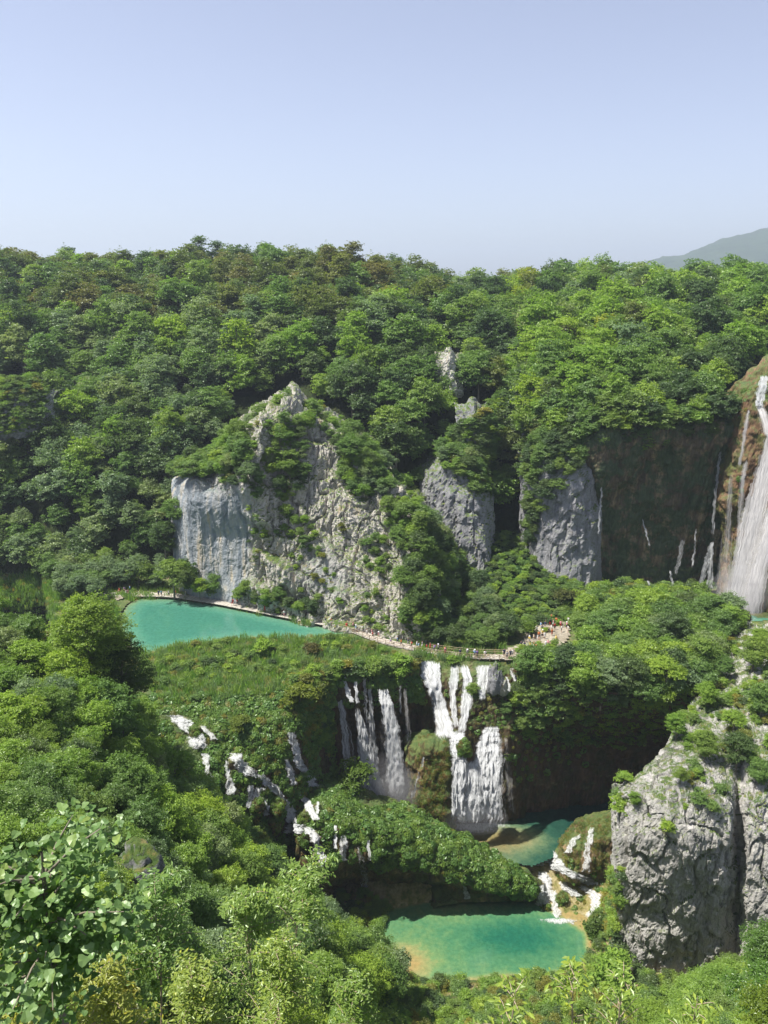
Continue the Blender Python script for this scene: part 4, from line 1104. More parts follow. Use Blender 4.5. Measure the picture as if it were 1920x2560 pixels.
# individuals: the ones that show largest; the rest of the woods as one mass
for t in TREES:
    dist = (t['p'] - Vector((0, 0, CAMZ))).length
    vis = 1.0 if (-60 < t['x'] < 1980 and t['y'] < 2700) else 0.25
    t['k'] = t['set'][0][3] * t['s'] / dist * vis + (10 if t['zone'] == 'hard' else 0)
TREES.sort(key=lambda t: -t['k'])
solo = TREES[:298]; rest = TREES[298:]
def put_tree(t):
    crown, trunk, H, R = random.choice(t['set'])
    r = bpy.data.objects.new(t['kind'], None); COL.objects.link(r)
    r.location = t['p']; r.rotation_euler = (0, 0, random.uniform(0, 6.28)); s = t['s']; r.scale = (s, s, s * random.uniform(0.9, 1.12))
    c = link("crown", crown, r); c.color = (*t['color'], 1); link("trunk", trunk, r)
    if t.get('label'): tag(r, t['label'], 'tree')
    else:
        d, w = where(t['x'], t['y'])
        size = 'small' if s * H < 6 else ('tall' if s * H > 9.5 else 'bushy')
        w_ = w[4:] if w.startswith('the ') else w
        tag(r, f"{size} {CN.get(t['color'], 'green')} tree {d} the {w_}", 'tree', f"trees {PL[t['zone']]} near the {w_}"); r['px'] = t['x']
    return r
for t in solo: put_tree(t)
# mass of the far wood
allp = []; cols_seen = {}
protos = []; pts = []; eul = []; scl = []; idx = []
for t in rest:
    pool = t['set'][:3]
    j = random.randrange(len(pool)); key = (pool[j][0].name, t['color'])
    if key not in cols_seen:
        cols_seen[key] = len(protos); protos.append(proto_obj("forest_piece_%d" % len(protos), pool[j][0], t['color']))
    pts.append(t['p']); eul.append((0, 0, random.uniform(0, 6.28))); s = t['s']; scl.append((s, s, s * random.uniform(.9, 1.12))); idx.append(cols_seen[key])
scatter("forest", protos, pts, eul, scl, idx, "the rest of the dense broadleaf wood covering the ridge and slopes")
print("TREES", len(TREES), "protos", len(protos))
# ------------------------------------------------------------------ water
def water_mat(name, stops, rough=0.06, bscale=1.2, bstr=0.15, use='d', spec=0.5):
    m, nt, out = new_mat(name)
    at = N(nt, 'ShaderNodeAttribute', attribute_name=use)
    v = pos(nt)
    f = math_(nt, 'ADD', at.outputs['Fac'], math_(nt, 'MULTIPLY', math_(nt, 'SUBTRACT', noise(nt, 0.55, 8, 0.7, v), 0.5), 0.55))
    c = ramp(nt, f, stops)
    c = mix(nt, 0.7, c, ramp(nt, noise(nt, 1.3, 8, 0.75, v), [(0.38, (0.55, 0.66, 0.62)), (0.6, gray(1.0))]), 'MULTIPLY')
    p = principled(nt, out, c, rough, noise(nt, bscale, 5, 0.65, pos(nt, (1, 1.6, 1))), bstr, 0.1, spec)
    return m
def water_plane(name, poly, z, fd, mat, step=0.6, pad=1.2):
    xs = [p[0] for p in poly]; ys = [p[1] for p in poly]; cx = sum(xs) / len(xs); cyy = sum(ys) / len(ys)
    big = [(cx + (x - cx) * (1 + pad / 15), cyy + (y - cyy) * (1 + pad / 8)) for x, y in poly]
    gx = np.arange(min(xs) - 3, max(xs) + 3, step); gy = np.arange(min(ys) - 3, max(ys) + 3, step)
    X, Yy = np.meshgrid(gx, gy, indexing='ij'); x = X.ravel(); y = Yy.ravel()
    P = np.stack([x, y, np.full(len(x), z)], 1); Fc = grid_faces(len(gx), len(gy))
    cen = P[Fc].mean(1); keep = in_poly_np(cen[:, 0], cen[:, 1], big); Fc = Fc[keep]
    used, inv = np.unique(Fc, return_inverse=True)
    P = P[used]; Fc = inv.reshape(Fc.shape)
    o = link(name, mesh_np(name, P, Fc, mat, True, {'d': ('POINT', fd(P[:, 0], P[:, 1]))})); o['kind'] = 'structure'
    return o
M_LAKE = water_mat("lake_water", [(0.0, (0.20, 0.19, 0.09)), (0.25, (0.12, 0.215, 0.12)), (0.5, (0.085, 0.215, 0.145)), (0.8, (0.058, 0.19, 0.132)), (1.0, (0.046, 0.165, 0.118))], bstr=0.07, bscale=1.6)
def edge_dist(x, y, poly):
    d = np.full(len(x), 1e9); n = len(poly)
    for i in range(n):
        ax, ay = poly[i]; bx, by = poly[(i + 1) % n]
        vx, vy = bx - ax, by - ay; L = vx * vx + vy * vy + 1e-9
        t = np.clip(((x - ax) * vx + (y - ay) * vy) / L, 0, 1)
        d = np.minimum(d, np.hypot(x - ax - t * vx, y - ay - t * vy))
    return d * np.where(in_poly_np(x, y, poly), 1, -1)
water_plane("lake_water", LAKE, 0.02, lambda x, y: np.clip(edge_dist(x, y, LAKE) / 6 + 0.12, 0, 1), M_LAKE, 0.7, 2.2)
sx, sy = PZ(1010, 2410, -40)[:2]; dx_, dy_ = PZ(1290, 2345, -40)[:2]; ex_, ey_ = PZ(1130, 2270, -40)[:2]
def pool_d(x, y):
    d = 0.50 + 0 * x
    d = d - 0.55 * np.exp(-((x - sx) / 5.0) ** 2 - ((y - sy) / 4.2) ** 2)
    d = d + 0.42 * np.exp(-((x - dx_) / 8.5) ** 2 - ((y - dy_) / 4.0) ** 2)
    d = d - 0.16 * np.exp(-((x - ex_) / 8) ** 2 - ((y - ey_) / 2.5) ** 2)
    return np.clip(np.minimum(d, 0.18 + edge_dist(x, y, POOL) / 3.0), 0, 1)
M_POOL = water_mat("pool_water", [(0.0, (0.30, 0.22, 0.09)), (0.18, (0.25, 0.24, 0.10)), (0.36, (0.13, 0.22, 0.09)), (0.55, (0.065, 0.175, 0.085)), (0.78, (0.022, 0.12, 0.070)), (1.0, (0.012, 0.095, 0.065))], bscale=2.5, bstr=0.08)
water_plane("pool_water", POOL, -40.0, pool_d, M_POOL, 0.3, 2.5)
MIDW = [tuple(PZ(x, y, -34)[:2]) for x, y in [(1040, 2062), (1120, 2030), (1300, 2020), (1500, 2010), (1700, 2010), (1700, 2070), (1500, 2095), (1400, 2125), (1330, 2150), (1260, 2140), (1170, 2105), (1100, 2085)]]
qx, qy = PZ(1270, 2100, -34)[:2]
M_BASIN = water_mat('basin_water', [(0.0, (0.20, 0.16, 0.07)), (0.25, (0.20, 0.20, 0.10)), (0.5, (0.10, 0.15, 0.08)), (0.75, (0.025, 0.075, 0.05)), (1.0, (0.012, 0.045, 0.035))], bscale=2.5, bstr=0.1)
water_plane("basin_water", MIDW, -34.0, lambda x, y: np.clip(0.60 + 0.03 * (x - qx) - 0.62 * np.exp(-((x - qx) / 8) ** 2 - ((y - qy) / 3.5) ** 2), 0, 1), M_BASIN, 0.4, 1.5)
bx0 = PZ(1830, 1530, 0.4)
BASIN = [tuple(PZ(x, y, 0.4)[:2]) for x, y in [(1760, 1500), (1900, 1490), (2000, 1500), (1960, 1545), (1850, 1548), (1780, 1530)]]
water_plane("plunge_water", BASIN, 0.5, lambda x, y: 0.5 + 0 * x, M_LAKE, 0.6, 1.5)

# falling water
def fall_mat(name, scale_u=2.4, scale_w=0.22, base=(0.86, 0.88, 0.89)):
    m, nt, out = new_mat(name)
    au = N(nt, 'ShaderNodeAttribute', attribute_name='u'); aw = N(nt, 'ShaderNodeAttribute', attribute_name='w'); ae = N(nt, 'ShaderNodeAttribute', attribute_name='e')
    cb = nt.nodes.new('ShaderNodeCombineXYZ')
    nt.links.new(math_(nt, 'MULTIPLY', au.outputs['Fac'], scale_u), cb.inputs[0])
    nt.links.new(math_(nt, 'MULTIPLY', aw.outputs['Fac'], scale_w), cb.inputs[1])
    oi = nt.nodes.new('ShaderNodeObjectInfo')
    nt.links.new(math_(nt, 'MULTIPLY', oi.outputs['Random'], 37.0), cb.inputs[2])
    n1 = noise(nt, 1.0, 7, 0.7, cb.outputs[0], 0.3)
    cb2 = nt.nodes.new('ShaderNodeCombineXYZ')
    nt.links.new(math_(nt, 'MULTIPLY', au.outputs['Fac'], scale_u * 2.5), cb2.inputs[0])
    nt.links.new(math_(nt, 'MULTIPLY', aw.outputs['Fac'], scale_w * 5), cb2.inputs[1])
    n2 = noise(nt, 1.0, 6, 0.75, cb2.outputs[0])
    f = math_(nt, 'ADD', math_(nt, 'MULTIPLY', n1, 0.72), math_(nt, 'MULTIPLY', n2, 0.28))
    sep = nt.nodes.new('ShaderNodeSeparateColor'); nt.links.new(oi.outputs['Color'], sep.inputs[0])
    # density: object colour red 0..1 shifts the threshold
    f = math_(nt, 'ADD', f, math_(nt, 'MULTIPLY', math_(nt, 'SUBTRACT', sep.outputs[0], 0.5), 0.30))
    f = math_(nt, 'ADD', f, math_(nt, 'MULTIPLY', math_(nt, 'SUBTRACT', ae.outputs['Fac'], 1.0), 0.34))
    mr = nt.nodes.new('ShaderNodeMapRange'); mr.inputs[1].default_value = 0.37; mr.inputs[2].default_value = 0.62
    nt.links.new(f, mr.inputs[0])
    al = mr.outputs[0]
    al = math_(nt, 'MULTIPLY', al, sep.outputs[1], True)
    col = ramp(nt, n2, [(0.38, tuple(b * 0.62 for b in base)), (0.60, base)])
    d = nt.nodes.new('ShaderNodeBsdfDiffuse'); nt.links.new(col, d.inputs[0])
    t = nt.nodes.new('ShaderNodeBsdfTranslucent'); nt.links.new(col, t.inputs[0])
    b = nt.nodes.new('ShaderNodeBump'); b.inputs['Strength'].default_value = 0.9; b.inputs['Distance'].default_value = 0.6
    nt.links.new(f, b.inputs['Height'])
    # aerated water is a cloud of drops: it takes light mostly from above, whatever way the sheet faces
    va = nt.nodes.new('ShaderNodeVectorMath'); va.operation = 'MULTIPLY_ADD'; va.inputs[1].default_value = (0.55, 0.55, 0.55); va.inputs[2].default_value = (0, 0, 0.6)
    nt.links.new(b.outputs[0], va.inputs[0]); vn = nt.nodes.new('ShaderNodeVectorMath'); vn.operation = 'NORMALIZE'; nt.links.new(va.outputs[0], vn.inputs[0])
    nt.links.new(vn.outputs[0], d.inputs['Normal'])
    s = nt.nodes.new('ShaderNodeMixShader'); s.inputs[0].default_value = 0.4
    nt.links.new(d.outputs[0], s.inputs[1]); nt.links.new(t.outputs[0], s.inputs[2])
    tr = nt.nodes.new('ShaderNodeBsdfTransparent')
    s2 = nt.nodes.new('ShaderNodeMixShader'); nt.links.new(al, s2.inputs[0])
    nt.links.new(tr.outputs[0], s2.inputs[1]); nt.links.new(s.outputs[0], s2.inputs[2])
    nt.links.new(s2.outputs[0], out.inputs[0]); return m
M_FALL = fall_mat("falling_water", 4.5, 0.16)
M_SILK = fall_mat("silky_water", 1.5, 0.03, (0.86, 0.84, 0.82))
M_FOAM = fall_mat("white_rapids", 2.6, 1.1, (0.85, 0.87, 0.87))

FALL_POLYS = []
def ribbon(rows, mode='hug', lift=0.35, dens=0.6, alpha=1.0, mat=None, du=0.35, names=None, name="falls", Y=None, parent=None, seed=0, fadein=0.06, fadeout=0.10, skip=(), amp=0.12):
    """rows: [(px_left, px_right, py)] or with Y as a 4th value. Returns a mesh object following the rock (hug) or falling free."""
    R = np.array([[r[0], r[1], r[2]] for r in rows], float); n = len(rows)
    FALL_POLYS.append([(r[0] - 3, r[2]) for r in rows] + [(r[1] + 3, r[2]) for r in reversed(rows)])
    tt = np.linspace(0, n - 1, max(16, int((R[-1, 2] - R[0, 2]) / 4) + n * 3))
    L = np.interp(tt, range(n), R[:, 0]); Rr = np.interp(tt, range(n), R[:, 1]); PYs = np.interp(tt, range(n), R[:, 2])
    # soften polyline corners
    for _ in range(2):
        L[1:-1] = (L[:-2] + 2 * L[1:-1] + L[2:]) / 4; Rr[1:-1] = (Rr[:-2] + 2 * Rr[1:-1] + Rr[2:]) / 4
    if len(rows[0]) > 3: YY = np.interp(tt, range(n), [r[3] for r in rows])
    else: YY = None
    if mat is M_FOAM:
        mid_ = (L + Rr) / 2; hw_ = (Rr - L) / 2; hw_ = np.where(hw_ > 12, 12 + (hw_ - 12) * 0.62, hw_); L = mid_ - hw_; Rr = mid_ + hw_
    rr_ = np.random.default_rng(int(abs(R).sum()) % 9973); wd = Rr - L; kk = np.arange(len(tt))
    def jit():
        s_ = sum(a_ * np.sin(kk * f_ + rr_.uniform(0, 6.28)) for f_, a_ in ((.35, .5), (.83, .35), (1.7, .3), (2.6, .25))); return s_
    ja = 0.16 if mat is M_FOAM else (0.03 if mat is M_SILK else 0.07)
    L = L + jit() * np.clip(wd, 0, 45) * ja; Rr = Rr + jit() * np.clip(wd, 0, 45) * ja; Rr = np.maximum(Rr, L + 3)
    if mat is M_FOAM: amp = 0.26
    nu = int(np.clip((Rr - L).max() / 2.6, 6, 48)); nv = len(tt)
    G = np.zeros((nv, nu, 3))
    for i in range(nv):
        wob = 2.2 * math.sin(i * 0.7 + seed) + 1.5 * math.sin(i * 1.9 + seed * 2)
        for j in range(nu):
            px = L[i] + (Rr[i] - L[i]) * j / (nu - 1) + (wob if mode == 'hug' else 0) * (1 if j in (0, nu - 1) else 0.3)
            if YY is not None: G[i, j] = PY(px, PYs[i], YY[i])
            else:
                h = cast(px, PYs[i], names, skip)
                if h is None: G[i, j] = G[i - 1, j] if i else PZ(px, PYs[i], -1)
                else:
                    rr = ray(px, PYs[i]); G[i, j] = np.array(h[0]) - rr / np.linalg.norm(rr) * lift
    if YY is None:
        for _ in range(8):
            D = np.linalg.norm(G - np.array([0, 0, CAMZ]), axis=2)
            U = (G - np.array([0, 0, CAMZ])) / D[..., None]
            Dp = np.pad(D, 1, mode='edge'); D = np.minimum(D, (Dp[:-2, 1:-1] + Dp[2:, 1:-1] + Dp[1:-1, :-2] + Dp[1:-1, 2:] + 2 * D) / 6)
            G = np.array([0, 0, CAMZ]) + U * D[..., None]
    P = G.reshape(-1, 3)
    if mat is M_SILK: amp = 0.03
    sx_ = fbm(P * np.array([2.6, 1.0, 0.14]), 3, 5 + seed); sy_ = np.abs(fbm(P * np.array([3.2, 1.0, 0.35]), 3, 6 + seed))
    P = P + np.stack([amp * 1.2 * sx_, -amp * 3.2 * sy_, 0 * P[:, 0]], 1)
    du_ = np.linalg.norm(np.diff(G, axis=1), axis=2); u = np.concatenate([np.zeros((nv, 1)), np.cumsum(du_, axis=1)], 1)
    u = u - u.mean(axis=1, keepdims=True)
    dw_ = np.linalg.norm(np.diff(G, axis=0), axis=2); w = np.concatenate([np.zeros((1, nu)), np.cumsum(dw_, axis=0)], 0)
    w = np.repeat(w.mean(1, keepdims=True), nu, 1)
    e = np.ones((nv, nu)); 
    jj = np.linspace(0, 1, nu); ii = np.linspace(0, 1, nv)
    e *= np.clip(np.minimum(jj, 1 - jj) / (0.40 if mat is M_SILK else 0.20), 0.0, 1)[None, :]
    if fadein: e *= np.clip(ii[:, None] / fadein + 0.5 * np.sin(np.arange(nu) * 2.1 + seed)[None, :] ** 2 - 0.1, 0.0, 1)
    if fadeout: e *= np.clip((1 - ii) / fadeout, 0.2, 1)[:, None]
    me = mesh_np(name, P, grid_faces(nv, nu), mat or M_FALL, True, {'u': ('POINT', u), 'w': ('POINT', w), 'e': ('POINT', e)})
    o = link(name, me, parent); o.color = (dens - (0.14 if mat is M_FOAM else -0.04), alpha, 1, 1)
    o.visible_shadow = True
    return o
GW = ("marsh_terrain", "mossy_block", "mossy_mound", "gorge_floor", "tufa_knoll")
def fall(rows, label, cat="waterfall", group=None, nm="waterfall", **k):
    o = ribbon(rows, name=nm, **k); tag(o, label, cat, group); return o
# left shaded free falls (each leaves its lip and drops clear of the recess)
fall([(838, 850, 1712, 135.6), (846, 868, 1790, 134.6), (852, 878, 1860, 134.4), (858, 882, 1940, 134.2)], "slender bright fall, leftmost of the shaded curtains, sliding past a moss ledge", dens=0.62)
fall([(848, 862, 1780, 135.2), (866, 882, 1830, 135), (874, 896, 1900, 135), (880, 902, 1965, 135)], "thin veil right beside the leftmost shaded fall", dens=0.5, alpha=0.55, mat=M_SILK)
fall([(850, 860, 1680, 136.2), (862, 880, 1735, 134.6), (876, 888, 1758, 133.8)], "short steep chute feeding the moss ledge above the second shaded fall", dens=0.7)
fall([(886, 896, 1766, 133.8), (889, 925, 1830, 133.4), (892, 948, 1920, 133.2), (896, 975, 1985, 133), (900, 1000, 2015, 133)], "second shaded fall widening from a moss ledge to a misty skirt", dens=0.78, alpha=0.9)
fall([(882, 892, 1700, 135.6), (886, 896, 1730, 134.6), (888, 899, 1762, 134.2)], "narrow chute above the moss ledge, right of the short steep chute", dens=0.55)
fall([(905, 914, 1690, 135.6), (908, 920, 1740, 135.4), (908, 924, 1800, 135.4), (905, 930, 1850, 135.4)], "faint thread of water between the second and the widest shaded fall", dens=0.45, alpha=0.6)
fall([(942, 972, 1722, 135.2), (948, 985, 1760, 134.2), (958, 1003, 1830, 133.6), (962, 1012, 1910, 133.4), (965, 1018, 2000, 133.2)], "widest shaded fall, a dense curtain in the middle of the amphitheatre", dens=0.9, alpha=0.95)
fall([(1006, 1018, 1716, 136), (1008, 1026, 1790, 135.4), (1010, 1034, 1880, 135), (1012, 1044, 1985, 134.6)], "pale veil right of the widest shaded fall", dens=0.6, alpha=0.5, mat=M_SILK)
fall([(918, 930, 1712, 135.8), (920, 938, 1800, 135.2), (922, 950, 1900, 134.8), (924, 962, 2000, 134.4)], "slim veil left of the widest shaded fall", dens=0.66, alpha=0.65)
fall([(925, 1010, 1800, 136), (925, 1020, 1900, 136), (925, 1030, 2010, 136)], "pale mist veil behind the widest shaded fall", dens=0.55, alpha=0.28, mat=M_SILK)
fall([(996, 1003, 1712, 136), (996, 1004, 1740, 136), (996, 1006, 1790, 136)], "tiny spout under the bush on the shaded rim", dens=0.5, alpha=0.7)
fall([(1062, 1068, 1876, 130.6), (1046, 1056, 1925, 130.3), (1034, 1046, 1965, 130), (1022, 1034, 2000, 130)], "slanting white jet leaving the left side of the mossy block", dens=0.62, alpha=0.85)
fall([(798, 810, 1862, 133), (798, 818, 1900, 132.6), (800, 822, 1938, 132.4)], "little veil at the far left of the shaded amphitheatre", dens=0.5, alpha=0.55)
# central lit cascade, upper tiers
fall([(1044, 1092, 1650), (1046, 1096, 1680), (1056, 1100, 1705), (1072, 1104, 1744)], "white upper chute at the left end of the falls under the boardwalk", dens=0.72)
fall([(1082, 1102, 1655), (1080, 1106, 1700), (1084, 1108, 1760)], "slim chute second from the left under the boardwalk", dens=0.66)
fall([(1060, 1092, 1700), (1072, 1112, 1740), (1080, 1132, 1790), (1086, 1144, 1852)], "broad white slide fanning down beside the shaded recess", dens=0.8)
fall([(1126, 1152, 1660), (1118, 1150, 1700), (1122, 1142, 1740), (1126, 1146, 1790), (1134, 1152, 1825)], "white chute left of the mossy rib in the central cascade", dens=0.66)
fall([(1145, 1172, 1660), (1154, 1184, 1700), (1152, 1188, 1720), (1150, 1186, 1745), (1146, 1172, 1800), (1140, 1162, 1840)], "wide bright slide right of the mossy rib in the central cascade", dens=0.76)
fall([(1182, 1246, 1660), (1186, 1234, 1690), (1190, 1222, 1715), (1194, 1214, 1755)], "low white rapids below the middle of the boardwalk", dens=0.62)
fall([(1255, 1270, 1690), (1258, 1280, 1715), (1256, 1278, 1740)], "small bright slide right of the bare grey rock", dens=0.7)
fall([(1272, 1284, 1668), (1276, 1292, 1690), (1284, 1294, 1705)], "short bluish fall near the right end of the boardwalk", dens=0.6)
fall([(1118, 1165, 1826, 132), (1118, 1170, 1850, 131), (1124, 1172, 1880, 130), (1128, 1172, 1905, 129.4), (1126, 1164, 1960, 128.4), (1124, 1166, 2010, 127.9), (1116, 1176, 2056, 127.6)], "bright white column plunging between the mossy block and the wide curtain", dens=0.88, amp=0.2)
wide = fall([(1212, 1246, 1814, 133.2), (1196, 1256, 1840, 132.2), (1180, 1261, 1880, 130.8), (1166, 1264, 1940, 129.4), (1158, 1266, 2000, 128.6), (1150, 1268, 2066, 128.4)], "widest sunlit curtain of the central falls plunging into the basin", dens=0.86, amp=0.22)
fall([(1150, 1200, 1900, 130), (1150, 1205, 1960, 128.8), (1144, 1208, 2010, 128.2), (1130, 1205, 2062, 127.9)], "sheet of white water joining the left column and the wide curtain", dens=0.76, amp=0.2)
fall([(1255, 1275, 1840), (1258, 1285, 1920), (1260, 1300, 2050)], "thin brown tinted veil along the right edge of the wide curtain", dens=0.5, alpha=0.45, mat=M_SILK, lift=0.6)
# tall falls on the right
fall([(1896, 1926, 938, 172.5), (1890, 1922, 965, 171.8), (1886, 1914, 1000, 171.3), (1884, 1904, 1018, 171)], "topmost tier of the tall waterfall at the right edge", dens=0.75)
fall([(1884, 1908, 1005, 171.4), (1892, 1926, 1040, 170.6), (1906, 1940, 1095, 169.8)], "bright slide joining the topmost tier to the main white plume", dens=0.9, mat=M_SILK)
fall([(1868, 1878, 1022, 171.5), (1858, 1874, 1060, 171), (1850, 1866, 1110, 170.6), (1838, 1852, 1180, 170.2)], "thin stream down the left rim of the orange buttress", dens=0.65, mat=M_SILK)
fall([(1918, 1960, 1075, 169.6), (1884, 1940, 1190, 168.4), (1852, 1925, 1290, 167.4), (1828, 1912, 1390, 166.6), (1806, 1900, 1470, 166), (1790, 1894, 1545, 165)], "main white plume of the tall waterfall at the right edge", dens=1.25, mat=M_SILK)
fall([(1940, 1995, 1180, 167.4), (1910, 1960, 1290, 166.8), (1886, 1940, 1370, 166), (1862, 1922, 1450, 165.4), (1850, 1902, 1545, 164.6)], "right hand plume of the tall waterfall leaving the frame", dens=1.25, mat=M_SILK)
fall([(1858, 1876, 1150, 170), (1846, 1868, 1200, 169.6), (1838, 1864, 1300, 169.2), (1824, 1862, 1420, 168.6), (1810, 1860, 1530, 168)], "soft middle thread of the tall waterfall along orange rock", dens=0.72, alpha=0.7, mat=M_SILK)
fall([(1816, 1840, 1180, 172), (1802, 1836, 1320, 171.5), (1785, 1836, 1420, 171), (1765, 1842, 1510, 170.5)], "faint grey veil at the left side of the tall waterfall", dens=0.68, alpha=0.45, mat=M_SILK)
TW = [([(1802, 1808, 1098, 179.5), (1792, 1800, 1160, 179), (1782, 1792, 1250, 178.6), (1776, 1786, 1350, 178)], "long single thread dropping down the dark tufa wall", .55, .75),
      ([(1774, 1786, 1352, 176.5), (1758, 1776, 1400, 176), (1742, 1758, 1468, 175.5)], "left leg of the forked trickle at the tufa wall's foot", .6, .8),
      ([(1774, 1786, 1352, 176.5), (1768, 1784, 1410, 176), (1760, 1786, 1480, 175.5)], "right leg of the forked trickle at the tufa wall's foot", .62, .85),
      ([(1737, 1741, 1320, 179), (1734, 1740, 1370, 178.6), (1726, 1732, 1420, 178)], "short hair thin trickle left of the forked one", .6, .8),
      ([(1700, 1714, 1345, 179.5), (1690, 1706, 1400, 179), (1680, 1692, 1440, 178.4)], "dim bluish veil on the dark wall left of the hair thin trickle", .5, .5),
      ([(1672, 1678, 1425, 177), (1676, 1684, 1450, 176.6), (1678, 1686, 1468, 176.3)], "tiny jet low on the dark wall behind the treetops", .55, .7),
      ([(1603, 1607, 1295, 181.5), (1612, 1618, 1330, 181), (1622, 1628, 1370, 180.6)], "fine curved trickle in the middle of the dark tufa wall", .58, .75),
      ([(1514, 1520, 1135, 182.5), (1503, 1508, 1190, 182), (1500, 1506, 1250, 181.4), (1494, 1500, 1310, 181), (1494, 1498, 1345, 180.6)], "long thin thread beside the smooth shaded cliff", .6, .85),
      ([(1614, 1622, 1450, 176.5), (1622, 1630, 1470, 176), (1628, 1636, 1488, 175.6)], "tiny white spill at the wood's edge under the tufa wall", .6, .8)]
for rows, lb, d, a in TW: fall(rows, lb, dens=d, alpha=a)
# left stepped cascades
RP = [([(398, 470, 1786), (424, 500, 1808), (458, 520, 1836), (458, 532, 1872)], "broad white rapids, topmost on the left slope of the marsh", .95),
      ([(494, 512, 1812), (512, 534, 1830), (526, 548, 1848)], "small spill right of the topmost rapids", .76),
      ([(502, 522, 1880), (508, 528, 1920), (514, 534, 1952)], "thin spill at the edge of the left wood below the topmost rapids", .8),
      ([(570, 606, 1880), (572, 622, 1904), (580, 650, 1926), (630, 666, 1944)], "white rapids at the head of the long stepped cascade", .95),
      ([(560, 572, 1898), (562, 580, 1940), (562, 598, 1988)], "bluish shaded spill left of the long stepped cascade", .78),
      ([(634, 668, 1934), (658, 696, 1962), (686, 724, 1992), (706, 742, 2022), (706, 760, 2060)], "long stepped cascade, main white band between mossy domes", 1.0),
      ([(636, 668, 1966), (630, 654, 1985), (650, 676, 2012), (656, 678, 2040)], "side stream curling around a mossy dome left of the main band", .85),
      ([(618, 636, 1960), (616, 638, 1990), (610, 628, 2020)], "narrow grey spill left of the mossy dome", .75),
      ([(702, 770, 2058), (700, 778, 2082)], "white foam apron where the main band lands", 1.0),
      ([(752, 784, 2064), (770, 806, 2094), (786, 818, 2130), (792, 822, 2166)], "lower white band falling right of the foam apron", .98),
      ([(712, 738, 1828), (722, 752, 1862), (730, 762, 1898), (744, 780, 1932)], "upper chute on the right branch of the left cascades", .86),
      ([(706, 722, 1896), (716, 738, 1930), (724, 746, 1962)], "slim spill left of the right branch", .8),
      ([(758, 792, 1936), (762, 804, 1966)], "white splash at the end of the right branch", .95),
      ([(740, 762, 1984), (758, 788, 2012), (778, 802, 2050)], "diagonal spill below the right branch", .92),
      ([(790, 800, 2002), (786, 798, 2034)], "tiny bluish spill beside the diagonal one", .78),
      ([(834, 842, 2062), (834, 844, 2122)], "short thread hanging from the moss left of the cave", .76),
      ([(848, 868, 2084), (844, 872, 2152)], "ragged curtain hanging from the moss left of the cave", .72),
      ([(888, 900, 2112), (896, 924, 2180), (898, 930, 2222)], "thin curtain falling across the cave mouth", .5),
      ([(916, 924, 2098), (920, 930, 2152)], "single thread over the cave mouth", .6)]
for rows, lb, d in RP: fall(rows, lb, "cascade", dens=d, mat=M_FOAM if (rows[-1][1] - rows[-1][0]) > 14 or len(rows) > 3 else M_FALL, lift=0.85, nm="cascade", fadein=0.04, fadeout=0.05, du=.3)
# lower cascades to the pool
LC_ = [([(1325, 1368, 2104), (1335, 1398, 2125), (1345, 1412, 2150), (1376, 1446, 2175), (1420, 1500, 2198), (1466, 1512, 2212)], "white rapids curving under the knoll to the right", .92),
       ([(1340, 1368, 2176), (1344, 1388, 2200), (1346, 1386, 2230), (1322, 1382, 2260), (1306, 1360, 2290)], "left arm of the lower rapids sliding into the emerald pool", .92),
       ([(1372, 1392, 2222), (1374, 1398, 2260), (1376, 1406, 2298)], "middle spill between mossy tufts into the emerald pool", .82),
       ([(1340, 1385, 2288), (1386, 1444, 2300), (1400, 1448, 2308)], "foam line where the rapids meet the emerald pool", .85),
       ([(1430, 1466, 2212), (1464, 1512, 2235), (1470, 1506, 2265), (1456, 1494, 2292)], "right arm of the lower rapids beside the reeds", .86),
       ([(1230, 1262, 2098), (1262, 1300, 2112), (1300, 1336, 2128)], "thin white riffle crossing the shallow basin", .7),
       ([(1388, 1412, 2200), (1400, 1440, 2222), (1420, 1466, 2240)], "short white step between the two arms of the lower rapids", .85),
       ([(1284, 1318, 2115), (1315, 1350, 2132)], "little white riffle left of the knoll rapids", .8),
       ([(1304, 1345, 2140), (1336, 1368, 2164)], "second riffle in the shallow basin outlet", .82),
       ([(1474, 1488, 2066), (1462, 1482, 2100), (1456, 1478, 2140), (1452, 1478, 2182)], "fine silver trickle down the front of the knoll", .72),
       ([(1436, 1456, 2083), (1419, 1444, 2105), (1402, 1428, 2132)], "pale trickle down the left flank of the knoll", .72),
       ([(1156, 1164, 2208), (1158, 1172, 2232), (1156, 1184, 2248)], "tiny spout at the foot of the mossy mound", .85)]
for rows, lb, d in LC_: fall(rows, lb, "cascade", dens=d, mat=M_FOAM, lift=0.45, nm="cascade", fadein=0.04, fadeout=0.05)
def foam_patch(px, py, rx, ry, z, label, dens=0.7, n=26):
    c = PZ(px, py, z); a = PZ(px + rx, py, z); b = PZ(px, py - ry, z)
    RX = a[0] - c[0]; RY = b[1] - c[1]; V = []; u = []; w = []; e = []
    m = 7
    for i in range(m):
        for j in range(n):
            t = 2 * math.pi * j / n; r = i / (m - 1) * (1 + 0.15 * math.sin(3 * t) + 0.1 * math.sin(7 * t + 1))
            x = c[0] + RX * r * math.cos(t); y = c[1] + RY * r * math.sin(t)
            V.append((x, y, z + 0.10 * (1 - i / (m - 1)))); u.append(x); w.append(y); e.append(1 if i < 3 else max(0, 1 - (i - 2) / 4))
    Fc = [(i * n + j, i * n + (j + 1) % n, (i + 1) * n + (j + 1) % n, (i + 1) * n + j) for i in range(m - 1) for j in range(n)]
    o = link("foam", mesh_np("foam", V, Fc, M_FOAM, True, {'u': ('POINT', u), 'w': ('POINT', w), 'e': ('POINT', e)})); o.color = (dens, 1, 1, 1); o['kind'] = 'stuff'; o['label'] = label
